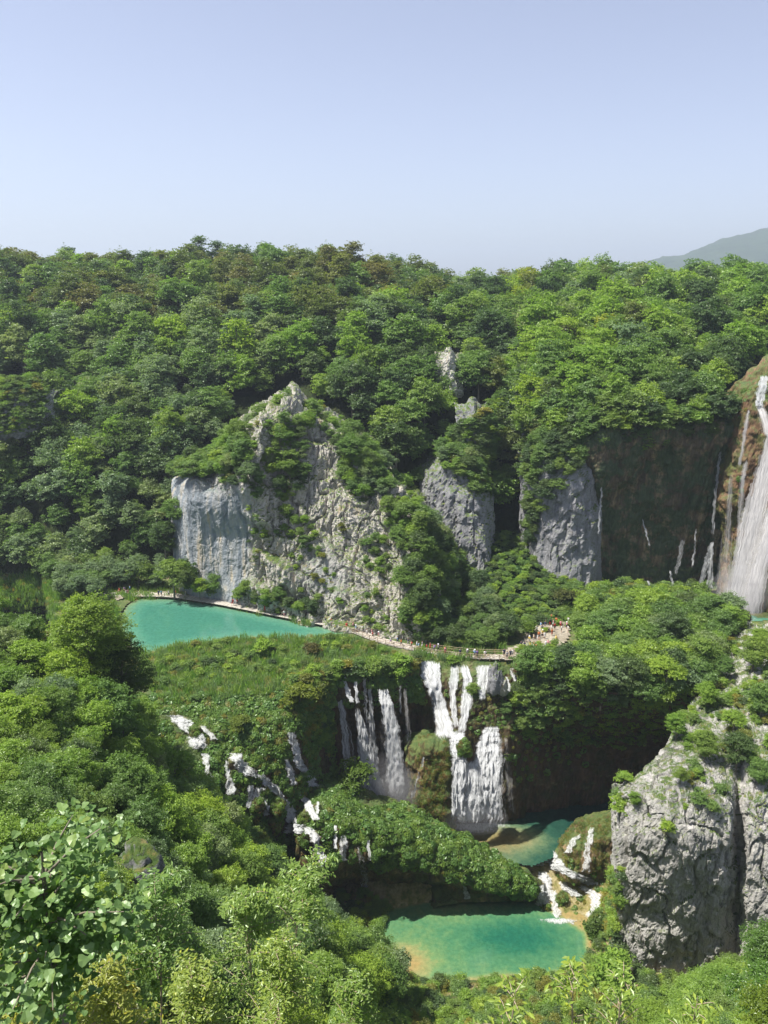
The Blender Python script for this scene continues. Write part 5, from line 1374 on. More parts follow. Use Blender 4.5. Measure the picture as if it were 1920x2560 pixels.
foam_patch(1185, 2066, 95, 20, -33.9, "white foam where the central falls hit the basin", 0.85)
foam_patch(1840, 1533, 60, 26, 0.62, "white foam under the tall waterfall", 0.8)
foam_patch(1395, 2302, 62, 10, -39.88, "white foam along the pool edge", 0.75)
foam_patch(965, 2025, 60, 14, -34.5, "foam behind the mound under the shaded falls", 0.7)
def mist(c, r, dens, label):
    m = bpy.data.materials.new("mist"); m.use_nodes = True; nt = m.node_tree
    for n in list(nt.nodes): nt.nodes.remove(n)
    o_ = nt.nodes.new('ShaderNodeOutputMaterial'); v_ = nt.nodes.new('ShaderNodeVolumePrincipled'); v_.inputs['Color'].default_value = (.95, .96, 1, 1); v_.inputs['Density'].default_value = dens
    nt.links.new(v_.outputs[0], o_.inputs['Volume'])
    n, k = 18, 12; V = np.array([(math.sin(math.pi * i / (k - 1)) * math.cos(2 * math.pi * j / n), math.sin(math.pi * i / (k - 1)) * math.sin(2 * math.pi * j / n), math.cos(math.pi * i / (k - 1))) for i in range(k) for j in range(n)])
    V = V * (1 + 0.25 * fbm(V * 1.5 + c[0], 3, 7))[:, None] * np.array(r)
    o = link("mist", mesh_np("mist", V, [(i * n + j, (i + 1) * n + j, (i + 1) * n + (j + 1) % n, i * n + (j + 1) % n) for i in range(k - 1) for j in range(n)], m, True)); o.location = c; o['kind'] = 'stuff'; o['label'] = label
mist(PY(1000, 1985, 130.5), (5.5, 3.0, 6), 0.030, "spray drifting at the foot of the shaded falls")
mist(PY(960, 1960, 132), (7.5, 2.6, 7), 0.022, "thin spray in the shaded recess")
mist(PY(1190, 2050, 126.5), (6.5, 2.2, 3.2), 0.022, "spray where the wide curtain hits the basin")
mist(PY(1850, 1490, 164), (7, 3, 8), 0.040, "spray cloud at the foot of the tall waterfall")
# ------------------------------------------------------------------ ground cover (uncountable)
C_REED = (0.20, 0.31, 0.09); C_REEDB = (0.24, 0.32, 0.17); C_STRAW = (0.44, 0.36, 0.18); C_MOSSG = (0.145, 0.235, 0.050); C_BUTT = (0.125, 0.22, 0.055)
REED = [proto_obj("reed_piece", make_tuft("reed_a", 1.3, 46, 0.10, 0.75, 1, M_LEAF), C_REED), proto_obj("reed_piece", make_tuft("reed_b", 1.2, 46, 0.10, 0.75, 2, M_LEAF), C_REEDB),
        proto_obj("reed_piece", make_tuft("reed_c", 0.9, 34, 0.08, 0.7, 3, M_LEAF), C_STRAW)]
GRASS = [proto_obj("grass_piece", make_tuft("grass_a", 0.55, 40, 0.07, 0.6, 4, M_LEAF, 0.5), C_FRESH), proto_obj("grass_piece", make_tuft("grass_b", 0.5, 40, 0.07, 0.6, 5, M_LEAF, 0.5), (0.22, 0.25, 0.08)),
         proto_obj("grass_piece", make_tuft("grass_c", 0.5, 34, 0.06, 0.6, 6, M_LEAF, 0.6), (0.36, 0.27, 0.11))]
BUTT = [proto_obj("leaf_piece", make_clump("clump_a", 0.75, 90, 0.42, 7, M_LEAF, True, 0.62), C_BUTT), proto_obj("leaf_piece", make_clump("clump_b", 0.65, 110, 0.34, 8, M_LEAF, True, 0.5), C_MOSSG),
        proto_obj("leaf_piece", make_clump("clump_c", 0.6, 120, 0.30, 9, M_LEAF, True, 0.3), (0.16, 0.25, 0.06)), proto_obj("leaf_piece", make_clump("clump_d", 0.6, 110, 0.30, 10, M_LEAF, True, 0.4), (0.22, 0.21, 0.05))]
BUSHP = [proto_obj("bush_piece", BUSH[i % 3][0], c) for i, c in enumerate((C_MID, C_FRESH, C_DARK, (0.22, 0.22, 0.05)))]
def cover(name, label, polys, protos, weights, spacing, names, n_try, smin, smax, up=None, sink=0.1, tilt=0.0, follow=0.0, patchy=None):
    pts = []; eul = []; scl = []; idx = []
    for poly in (polys if isinstance(polys[0], list) else [polys]):
        for x, y, p, n, k in sample(poly, n_try, spacing, names, up):
            if any(in_poly(x, y, q) for q in FALL_POLYS if abs(q[0][0] - x) < 90 and name not in ('dome_moss', 'wall_moss')): continue
            if patchy is not None and fbm(np.array([[p.x, p.y, p.z]]) * 0.13, 3, 66)[0] < patchy: continue
            pts.append(p - Vector((0, 0, sink)))
            e = Euler((random.gauss(0, tilt), random.gauss(0, tilt), random.uniform(0, 6.28)))
            if follow:
                nn = (n * follow + Vector((0, 0, 1 - follow))); q = nn.to_track_quat('Z', 'Y'); e = (q @ e.to_quaternion()).to_euler()
            eul.append(tuple(e)); s = random.uniform(smin, smax); scl.append((s, s, s * random.uniform(.85, 1.15)))
            idx.append(random.choices(range(len(protos)), weights)[0])
    return scatter(name, protos, pts, eul, scl, idx, label)
MT = ("marsh_terrain",)
cover("reeds", "reeds and sedge covering the marsh between lake and falls", [
    [(330, 1628), (430, 1618), (560, 1600), (640, 1594), (760, 1596), (860, 1590), (930, 1615), (1000, 1640), (1030, 1662), (960, 1676), (820, 1690), (740, 1722), (620, 1742), (420, 1760), (340, 1700)],
    ], REED, (5, 4, 1.3), 0.85, MT, 9000, 0.7, 1.25)
cover("shore_reeds", "reeds along the far shore of the lake and the green reed bed at the left", [
    [(300, 1488), (330, 1483), (430, 1492), (470, 1500), (430, 1506), (330, 1503)],
    [(600, 1522), (700, 1540), (780, 1560), (760, 1566), (660, 1546), (590, 1532)],
    [(-60, 1436), (140, 1450), (150, 1500), (60, 1530), (-60, 1520)]], REED, (5, 1, 1), 0.8, None, 2600, 0.7, 1.2)
cover("undergrowth", "drooping butterbur and moss clumps hanging over the tufa steps", [
    [(330, 1740), (620, 1735), (760, 1715), (820, 1690), (1040, 1655), (1060, 1700), (1060, 1760), (830, 1760), (835, 1900), (860, 2000), (830, 2200), (560, 2080), (400, 1880)]],
    BUTT, (4, 4, 3, 1.2), 0.62, MT, 16000, 0.8, 1.5, None, 0.15, 0.1, 0.45)
cover("moss_clumps", "drooping leafy clumps covering the big mossy mound", [
    [(770, 1990), (830, 1955), (960, 1980), (1100, 2040), (1250, 2130), (1360, 2225), (1350, 2250), (1240, 2225), (1160, 2205), (1040, 2160), (960, 2170), (860, 2150), (790, 2180)]],
    BUTT, (4, 4, 3, .25), 0.60, ("mossy_mound",), 12000, 0.55, 1.5, None, 0.15, 0.1, 0.5)
cover("knoll_moss", "tufts on the knoll, the lower rapids and the ledges of the falls", [
    [(1290, 2110), (1560, 2180), (1540, 2330), (1460, 2330), (1400, 2300), (1330, 2270)],
    [(1100, 1656), (1290, 1656), (1290, 1850), (1180, 1840), (1100, 1830)]],
    BUTT + GRASS, (3, 3, 3, 2, 2, 2, 1), 0.9, ("tufa_knoll", "gorge_floor", "marsh_terrain"), 2600, 0.4, 0.95, None, 0.15, 0.1, 0.4)
cover("bank_vegetation", "low scrub and grass on the near bank of the emerald pool", [
    [(950, 2420), (1060, 2462), (1250, 2448), (1380, 2445), (1470, 2420), (1490, 2330), (1520, 2180), (1540, 2180), (1530, 2440), (1780, 2450), (1780, 2660), (900, 2660)], [(840, 2230), (960, 2250), (975, 2290), (945, 2330), (930, 2400), (860, 2380)], [(1480, 2180), (1560, 2180), (1545, 2350), (1470, 2350)]],
    GRASS + BUSHP + BUTT[:2], (4, 3, 2, 2, 2.5, .6, 1, 2, 2), 0.62, ("near_slope", "gorge_floor", "rock_pillar"), 9000, 0.45, 0.9)
cover("ridge_grass", "grass and small scrub on the pillar ridge", [
    [(1530, 2010), (1580, 1940), (1640, 1890), (1720, 1770), (1800, 1620), (1850, 1550), (1960, 1540), (1960, 2060), (1840, 2040), (1700, 2020)]],
    GRASS + BUSHP, (4, 2, 1.5, 1.5, 1.5, .5, .6), 0.9, ("rock_pillar",), 9000, 0.3, 0.85, 0.25, patchy=-0.03)
cover("cliff_grass", "grass and scrub on the ledges of the pale cliff", [
    [(560, 1180), (640, 1030), (740, 975), (850, 1030), (1000, 1180), (1110, 1360), (1130, 1600), (1000, 1590), (700, 1530), (560, 1480)]],
    GRASS + BUSHP, (4, 3, 3, 1.4, 1.6, .5, .8), 0.9, CL, 14000, 0.35, 0.8, 0.30, patchy=0.12)
cover("scree_scrub", "dark green ground cover of the gully floor", [
    [(1200, 1340), (1300, 1340), (1480, 1480), (1470, 1570), (1230, 1560)]], BUSHP[:3] + BUTT[:1], (3, 3, 3, 3), 1.0, ("scree_slope", "marsh_terrain", "hillside"), 4000, 0.5, 0.9)
cover("rock_scrub", "scrub clinging to the grey rocks above the gully", [
    [(1070, 1140), (1240, 1000), (1450, 1000), (1510, 1130), (1500, 1160), (1340, 1170), (1230, 1260), (1140, 1180)], [(-60, 960), (110, 960), (110, 1090), (-60, 1090)]],
    BUSHP, (3, 2, 3, 1), 1.1, ("rock_buttress", "rock_outcrop", "shaded_cliff", "cliff_face", "rock_slab"), 1500, 0.6, 1.3)
cover("wall_moss", "moss and small plants on the dark tufa walls", [
    [(1280, 1800), (1620, 1800), (1600, 1900), (1280, 1950)], [(1820, 1000), (1960, 900), (1960, 1300), (1850, 1500), (1840, 1200)]],
    BUTT[:2] + BUTT[3:], (3, 3, 2), 1.6, ("tufa_wall", "marsh_terrain", "tufa_buttress"), 1600, 0.4, 1.3, None, 0.3, 0.1, 0.8, patchy=0.05)
cover("slope_undergrowth", "undergrowth filling the gaps between the trees of the near left slope", [
    [(-100, 1500), (200, 1620), (400, 1790), (600, 1980), (800, 2200), (930, 2335), (1000, 2480), (960, 2660), (-100, 2660)]],
    BUSHP, (3, 3, 1, 0.5), 1.5, ("near_slope",), 9000, 0.6, 1.2)
cover("wood_undergrowth", "bushes filling the gaps of the wood right of the falls", [
    [(1270, 1690), (1330, 1680), (1440, 1640), (1490, 1545), (1790, 1535), (1860, 1600), (1700, 1850), (1560, 1880), (1300, 1850)]],
    BUSHP, (3, 3, 1, 0.3), 1.5, MT, 2500, 0.7, 1.3)

MOSSP = [proto_obj("moss_piece", make_clump("moss_a", 0.38, 110, 0.20, 21, M_LEAF, True, 0.25), (0.20, 0.19, 0.045)), proto_obj("moss_piece", make_clump("moss_b", 0.34, 110, 0.18, 22, M_LEAF, True, 0.25), (0.13, 0.19, 0.045)),
         proto_obj("moss_piece", make_clump("moss_c", 0.34, 90, 0.20, 23, M_LEAF, True, 0.25), (0.26, 0.17, 0.07))]
cover("hanging_moss", "golden and green moss hanging on the block and knoll beside the falls", [
    [(1015, 1840), (1120, 1830), (1135, 2070), (1010, 2070)], [(1390, 2050), (1600, 2030), (1600, 2210), (1390, 2210)]],
    MOSSP, (4, 3, 2), 0.42, ("mossy_block", "tufa_knoll"), 5000, 0.6, 1.1, None, 0.05, 0.1, 0.6, patchy=0.06)
cover("rim_bushes", "bushes crowding the rim over the shaded falls", [
    [(730, 1700), (830, 1680), (1040, 1650), (1050, 1680), (900, 1710), (830, 1730), (830, 1850), (790, 1860), (730, 1760)]],
    BUSHP, (4, 4, 1, 2), 1.2, MT, 1500, 0.6, 1.1, None, 0.2, 0.1)
cover("foot_grass", "grass and low plants on the bare ground around the lake", [
    [(-60, 1430), (200, 1440), (300, 1480), (300, 1660), (-60, 1700)], [(1040, 1580), (1260, 1570), (1260, 1650), (1040, 1650)], [(300, 1455), (470, 1470), (560, 1500), (420, 1484), (300, 1482)]],
    GRASS + REED[:2], (4, 3, 1, 3, 2), 0.85, ("marsh_terrain", "hillside"), 3500, 0.8, 1.4)
cover("marsh_bushes", "low bushes and tussocks scattered through the reeds", [
    [(340, 1650), (430, 1625), (640, 1600), (860, 1595), (1030, 1655), (960, 1680), (740, 1730), (620, 1748), (420, 1765)]],
    BUSHP + BUTT[:2], (3, 3, 1, 2, 2, 2), 1.5, MT, 1500, 0.35, 0.85, patchy=0.0)
cover("foot_trees", "bushes at the foot of the tufa wall behind the wood", [[(1440, 1500), (1500, 1475), (1790, 1480), (1790, 1530), (1480, 1545)]], BUSHP, (3, 3, 2, .5), 1.6, None, 1500, 0.8, 1.5)
# bushes one can point at
def put_bush(x, y, s, c, label, names=None, kind='bush'):
    h = cast(x, y, names)
    if h is None: return
    crown, trunk, H, R = BUSH[int(x) % 3]
    r = bpy.data.objects.new(kind, None); COL.objects.link(r); r.location = h[0] - Vector((0, 0, .1)); r.scale = (s, s, s); r.rotation_euler = (0, 0, x)
    cobj = link("crown", crown, r); cobj.color = (*c, 1); link("stem", trunk, r)
    tag(r, label, 'bush')
for b in [(1415, 1520, 1.9, (0.11, 0.12, 0.04), "round dry looking bush at the edge of the gully floor"), (635, 1250, .9, C_MID, "bush on the blue grey wall of the cliff"),
          (715, 1290, 1.2, C_MID, "bush on the cliff above its pale smooth face"), (760, 1310, .9, C_FRESH, "narrow bush right of the middle of the cliff"),
          (860, 1330, 1.0, (0.12, 0.14, 0.03), "yellowish bush on a ledge in the middle of the cliff"), (920, 1370, 1.0, C_MID, "bush in the crack on the cliff's right half"),
          (800, 1380, .7, C_MID, "small bush below the cliff's middle ledge"), (950, 1440, .9, C_MID, "bush above the rounded rock near the cliff's foot"),
          (940, 1490, .8, C_MID, "bush between pale slabs low on the cliff"), (850, 1510, 0.7, C_FRESH, "small bush just above the boardwalk's middle"),
          (700, 1540, 0.8, C_DARK, "low bush between boardwalk and cliff near the lake's end"), (600, 1500, 1.3, C_MID, "bush at the lakeside foot of the cliff"),
          (750, 1770, 2.0, (0.16, 0.19, 0.03), "yellowish bush on the rim left of the shaded falls"), (795, 1745, 1.6, (0.13, 0.16, 0.04), "feathery olive bush on the rim beside the first shaded fall"),
          (600, 1830, 1.3, (0.15, 0.19, 0.04), "light yellow green bush above the stepped cascade"), (890, 1970, 2.3, (0.09, 0.15, 0.035), "fluffy light green bush on top of the mossy mound"),
          (660, 1640, 1.5, C_FRESH, "dense bright green bush in the reeds near the lake"), (780, 1640, 1.2, (0.10, 0.10, 0.05), "half bare twiggy bush in the marsh"),
          (1000, 1690, 1.9, C_FRESH, "bush on the rim left of the white upper chute"), (940, 1690, 1.5, C_MID, "bush over the lip of the widest shaded fall"),
          (1180, 1735, 1.0, C_MID, "bush on the bare rock inside the central cascade"), (1130, 1660, .8, C_FRESH, "tuft of green between the two upper chutes"),
          (1075, 1600, .7, C_FRESH, "small bush poking up beside the boardwalk railing"), (1300, 1690, 1.1, (0.14, 0.09, 0.05), "dry brown bush at the boardwalk's right end"),
          (1265, 1590, 1.8, (0.09, 0.16, 0.05), "light green bush between boardwalk and visitors"), (1320, 1590, 1.4, (0.10, 0.17, 0.04), "leafy bush just left of the crowd of visitors"),
          (1345, 1625, .8, C_FRESH, "low bush in front of the crowd of visitors"), (1385, 1622, .9, C_MID, "rounded bush in front of the crowd's right half"), (1362, 1583, .6, C_FRESH, "small bush amid the crowd of visitors"), (1330, 1562, .9, C_MID, "bush behind the crowd on its left"), (1300, 1632, .8, C_FRESH, "bush between the boardwalk's end and the crowd"),
          (1550, 2030, 1.1, C_FRESH, "shrub at the foot of the pillar's left edge"), (1495, 2330, 1.8, (0.11, 0.16, 0.045), "feathery shrub between pool and pillar"),
          (1560, 2400, 1.7, (0.11, 0.15, 0.07), "pale grey green shrub at the pillar's foot"), (1530, 2460, 2.2, C_FRESH, "spreading shrub below the pillar's lower left corner"),
          (1270, 1900, .8, C_MID, "small bush clinging to the rock under the wood"), (1665, 2080, .8, C_FRESH, "little bush on the pillar's front wall"),
          (1560, 1960, 0.9, C_FRESH, "grassy bush on the pillar's front corner"), (1745, 2010, .8, C_MID, "bush in a notch of the pillar's face"),
          (1805, 1560, 1.0, (0.12, 0.17, 0.03), "yellow green scrub beside the reddish boulder")]: put_bush(*b)

# ------------------------------------------------------------------ boulders
def boulder(px, py, Y, r, label, mat, sq=(1, .8, .75), seed=3, nm="boulder"):
    n, m = 56, 40; V = []
    for i in range(m):
        for j in range(n):
            a = math.pi * i / (m - 1); t = 2 * math.pi * j / n
            V.append((math.sin(a) * math.cos(t), math.sin(a) * math.sin(t), math.cos(a)))
    V = np.array(V); c1, e1 = cells(V * 1.1 + seed, seed); d = 1 + 0.2 * c1 + 0.35 * fbm(V * 1.6 + seed, 5, seed) + 0.12 * fbm(V * 6 + seed, 4, seed + 1) - 0.12 * np.exp(-e1 * 8)
    V = V * d[:, None] * np.array(sq) * r
    Fc = [(i * n + j, (i + 1) * n + j, (i + 1) * n + (j + 1) % n, i * n + (j + 1) % n) for i in range(m - 1) for j in range(n)]
    o = link(nm, mesh_np(nm, V, Fc, mat, True)); o.location = PY(px, py, Y); tag(o, label, nm)
    BVHS[o.name] = BVHTree.FromPolygons([tuple(p) for p in (V + PY(px, py, Y)).tolist()], Fc); return o
boulder(340, 2195, 44, 1.9, "smooth grey boulder showing between foliage right of the broad leafed bush", M_GREYROCK, (1, .8, 1.15), 5)
boulder(1852, 1542, 161.5, 1.9, "reddish boulder at the foot of the tall waterfall", M_TUFA_WARM, (1.2, .9, .8), 9)
boulder(1237, 1700, 136.5, 2.0, "bare grey rock standing in the central cascade below the boardwalk", M_GREYROCK, (.75, .7, 1.7), 12)
boulder(1257, 1715, 136.5, 1.6, "white crusted rock beside the bare grey rock in the cascade", M_LIME, (.7, .7, 1.3), 14)
boulder(1160, 1870, 130.5, 1.5, "mossy round rock splitting the white column of the falls", M_TUFA_MOSS, (.9, .8, 1.1), 16)
for i, (x, y, r, lb) in enumerate([(492, 1832, 1.2, "dark green mossy dome in the topmost rapids"), (662, 1976, .8, "small mossy dome above the main band of the stepped cascade"),
        (694, 2018, 1.4, "big hanging moss dome left of the main white band"), (645, 2012, 1.3, "mossy dome with golden top in the stepped cascade"),
        (686, 2062, 1.4, "rounded moss boulder beside the foam apron"), (764, 2042, 1.3, "golden brown tufa lump right of the main band"),
        (758, 2098, 1.3, "mossy dome under the foam apron"), (652, 1950, .6, "small mossy knob at the head of the long cascade"),
        (742, 1950, .9, "golden mossy knob on the right branch of the cascades"), (902, 1766, .9, "moss ledge under the narrow chute"),
        (1402, 2245, 1.0, "mossy hump between the lower rapids"), (1366, 2272, .8, "golden hump in the left arm of the lower rapids")]):
    h = cast(x, y, GW); q = h[0] - Vector(ray(x, y)).normalized() * r * 0.25
    boulder(x, y, q.y, r, lb, M_TUFA_MOSS, (1.05, .9, 1.1), 20 + i, "mossy_dome")
for o in COL.objects:
    if o.name.startswith("mossy_dome"): o['category'] = "mossy rock"; o['group'] = "moss domes in the cascades"

cover("dome_moss", "green hanging moss on the domes of the cascades", [[(440, 1790), (620, 1900), (800, 1900), (830, 2130), (640, 2130), (440, 1880)], [(1120, 1830), (1200, 1830), (1200, 1900), (1120, 1900)], [(1330, 2220), (1430, 2220), (1430, 2290), (1330, 2290)]],
    MOSSP + BUTT[1:3], (3, 4, 1, 1.5, 1.5), 0.38, tuple(k for k in BVHS if k.startswith("mossy_dome") or k == "boulder.004"), 7000, 0.6, 1.0, None, 0.05, 0.1, 0.6)
# ------------------------------------------------------------------ boardwalk
def wood_mat(name, a, b):
    m, nt, out = new_mat(name)
    oi = nt.nodes.new('ShaderNodeAttribute'); oi.attribute_name = 'v'
    c = ramp(nt, oi.outputs['Fac'], [(0, a), (1, b)])
    c = mix(nt, 0.5, c, ramp(nt, noise(nt, 3, 5, .6, pos(nt)), [(.35, gray(.6)), (.6, gray(1))]), 'MULTIPLY')
    principled(nt, out, c, 0.85); return m
M_DECK = wood_mat("weathered_planks", (0.36, 0.33, 0.28), (0.52, 0.48, 0.42))
M_BEAM = wood_mat("dark_timber", (0.10, 0.075, 0.05), (0.2, 0.15, 0.10))
M_RAIL = wood_mat("rail_wood", (0.33, 0.25, 0.17), (0.45, 0.36, 0.25))
BW = [(250, 1487), (330, 1485), (400, 1487), (440, 1489), (500, 1498), (560, 1508), (620, 1520), (690, 1534), (760, 1548), (820, 1559), (870, 1570), (905, 1583), (945, 1599), (1000, 1613), (1070, 1627), (1140, 1636), (1200, 1641), (1300, 1643)]
BWZ = 0.75
BWP = np.array([PZ(x, y, BWZ) for x, y in BW])
seg = np.linalg.norm(np.diff(BWP, axis=0), axis=1); BWS = np.concatenate([[0], np.cumsum(seg)]); BWL = BWS[-1]
def bw_at(s):
    p = np.array([np.interp(s, BWS, BWP[:, k]) for k in range(3)]); q = np.array([np.interp(s + 0.6, BWS, BWP[:, k]) for k in range(3)]) - np.array([np.interp(s - 0.6, BWS, BWP[:, k]) for k in range(3)])
    t = q / (np.linalg.norm(q) + 1e-9); return p, t, np.array([-t[1], t[0], 0])
def box_np(c, ax, ay, az):
    V = [c + sx * ax + sy * ay + sz * az for sz in (-1, 1) for sy in (-1, 1) for sx in (-1, 1)]
    return np.array(V), np.array([(0, 2, 3, 1), (4, 5, 7, 6), (0, 1, 5, 4), (2, 6, 7, 3), (0, 4, 6, 2), (1, 3, 7, 5)])
Z3 = np.array([0, 0, 1.0])
walk = bpy.data.objects.new("boardwalk", None); COL.objects.link(walk); tag(walk, "long curving wooden boardwalk between turquoise lake and pale cliff, with a log railing", "boardwalk")
parts = []; vals = []; s = 0
rs = random.Random(3)
while s < BWL:
    p, t, nrm = bw_at(s); parts.append(box_np(p + Z3 * rs.uniform(-.01, .01), t * 0.085, nrm * (1.15 + rs.uniform(-.06, .06)), Z3 * 0.03)); vals += [rs.random()] * 6; s += 0.2
V, Fc = join_np(parts); o = link("planks", mesh_np("planks", V, Fc, M_DECK, False, {'v': ('FACE', vals)}), walk); o['kind'] = 'stuff'
parts = []
for off in (-0.95, 0.95):
    ps = [bw_at(s) for s in np.arange(0, BWL, 1.2)]
    for a, b in zip(ps[:-1], ps[1:]):
        pa = a[0] + a[2] * off - Z3 * 0.15; pb = b[0] + b[2] * off - Z3 * 0.15; d = pb - pa
        parts.append(box_np((pa + pb) / 2, d / 2, np.cross(Z3, d / np.linalg.norm(d)) * 0.08, Z3 * 0.1))
V, Fc = join_np(parts); link("beam", mesh_np("beam", V, Fc, M_BEAM), walk)
pile_me = None
for s in np.arange(1, BWL, 2.6):
    p, t, nrm = bw_at(s)
    for off in (-0.9, 0.9):
        if pile_me is None:
            v, f = tube_np([(0, 0, -1.4), (0, 0, -0.05)], [0.11, 0.10], 7); pile_me = mesh_np("pile", v, f, M_BEAM, True)
            v, f = tube_np([(0, 0, -0.3), (0, 0, 0.6), (0, 0, 1.05)], [0.07, 0.065, 0.06], 7); post_me = mesh_np("railing_post", v, f, M_RAIL, True)
        q = link("pile", pile_me, walk); q.location = p + nrm * off
def s_at_px(px):
    best = min(np.arange(0, BWL, 0.25), key=lambda s: abs(960 + bw_at(s)[0][0] / ((bw_at(s)[0][1]) * math.cos(PITCH) - (bw_at(s)[0][2] - CAMZ) * math.sin(PITCH)) * F - px))
    return best
s0 = s_at_px(826); s1 = s_at_px(1070)
for side, a, b in ((-1, s0, BWL - .3), (1, s1, BWL - .3)):
    prev = None
    ss = np.arange(a, b, 2.0)
    for s in ss:
        p, t, nrm = bw_at(s); base = p + nrm * side * 1.12
        q = link("railing_post", post_me, walk); q.location = base; q.rotation_euler = (rs.uniform(-.04, .04), rs.uniform(-.04, .04), rs.uniform(0, 3))
        if prev is not None:
            for k, h in ((0, 1.02), (1, 0.55)):
                jit = rs.uniform(-.04, .04)
                v, f = tube_np([prev + Z3 * (h + jit), (prev + base) / 2 + Z3 * (h + rs.uniform(-.03, .03)), base + Z3 * (h - jit)], [0.055, 0.05, 0.045], 6)
                link("rail", mesh_np("rail", v, f, M_RAIL, True), walk)
            if rs.random() < 0.55:
                v, f = tube_np([prev + Z3 * 0.05, base + Z3 * 0.95], [0.04, 0.04], 5); link("brace", mesh_np("brace", v, f, M_RAIL, True), walk)
        prev = base
# gravel path where visitors stand, right end, and the landing at the far left
def path_patch(name, px, z, step=0.7):
    poly = [tuple(PZ(x, y, z)[:2]) for x, y in px]; xs = [p[0] for p in poly]; ys = [p[1] for p in poly]
    gx = np.arange(min(xs), max(xs) + step, step); gy = np.arange(min(ys), max(ys) + step, step)
    X, Yy = np.meshgrid(gx, gy, indexing='ij'); P = np.stack([X.ravel(), Yy.ravel(), np.full(X.size, z)], 1)
    P[:, 2] += 0.12 * fbm(P * 0.6, 3, 77)
    Fc = grid_faces(len(gx), len(gy)); cen = P[Fc].mean(1); keep = in_poly_np(cen[:, 0], cen[:, 1], poly); Fc = Fc[keep]
    used, inv = np.unique(Fc, return_inverse=True)
    o = link(name, mesh_np(name, P[used], inv.reshape(Fc.shape), M_PATH, True)); o['kind'] = 'structure'
CROWD_PX = [(1262, 1650), (1258, 1625), (1300, 1610), (1315, 1585), (1340, 1562), (1380, 1548), (1420, 1545), (1425, 1590), (1400, 1620), (1330, 1630), (1310, 1650)]
path_patch("path", CROWD_PX, 0.85)
path_patch("shore_path", [(290, 1500), (280, 1470), (330, 1468), (420, 1478), (430, 1492), (330, 1490)], 0.7)

# ------------------------------------------------------------------ people
def obj_color_mat(name, rough=0.8):
    m, nt, out = new_mat(name); oi = nt.nodes.new('ShaderNodeObjectInfo')
    principled(nt, out, oi.outputs['Color'], rough); return m
M_CLOTH = obj_color_mat("cloth"); M_SKIN = new_mat("skin")
principled(M_SKIN[1], M_SKIN[2], (0.50, 0.30, 0.21), 0.6); M_SKIN = M_SKIN[0]
def skin_body(joints, edges, name):
    """joints: name -> (x,y,z,radius); y forward is -Y"""
    names = list(joints); me = bpy.data.meshes.new(name)
    me.from_pydata([joints[n][:3] for n in names], [(names.index(a), names.index(b)) for a, b in edges], [])
    o = bpy.data.objects.new(name, me); COL.objects.link(o)
    md = o.modifiers.new("skin", 'SKIN'); sv = me.skin_vertices[0].data if me.skin_vertices else None
    if sv is None:
        me.skin_vertices.new(name="") if hasattr(me.skin_vertices, 'new') else None
    dg = bpy.context.evaluated_depsgraph_get()
    return o, names
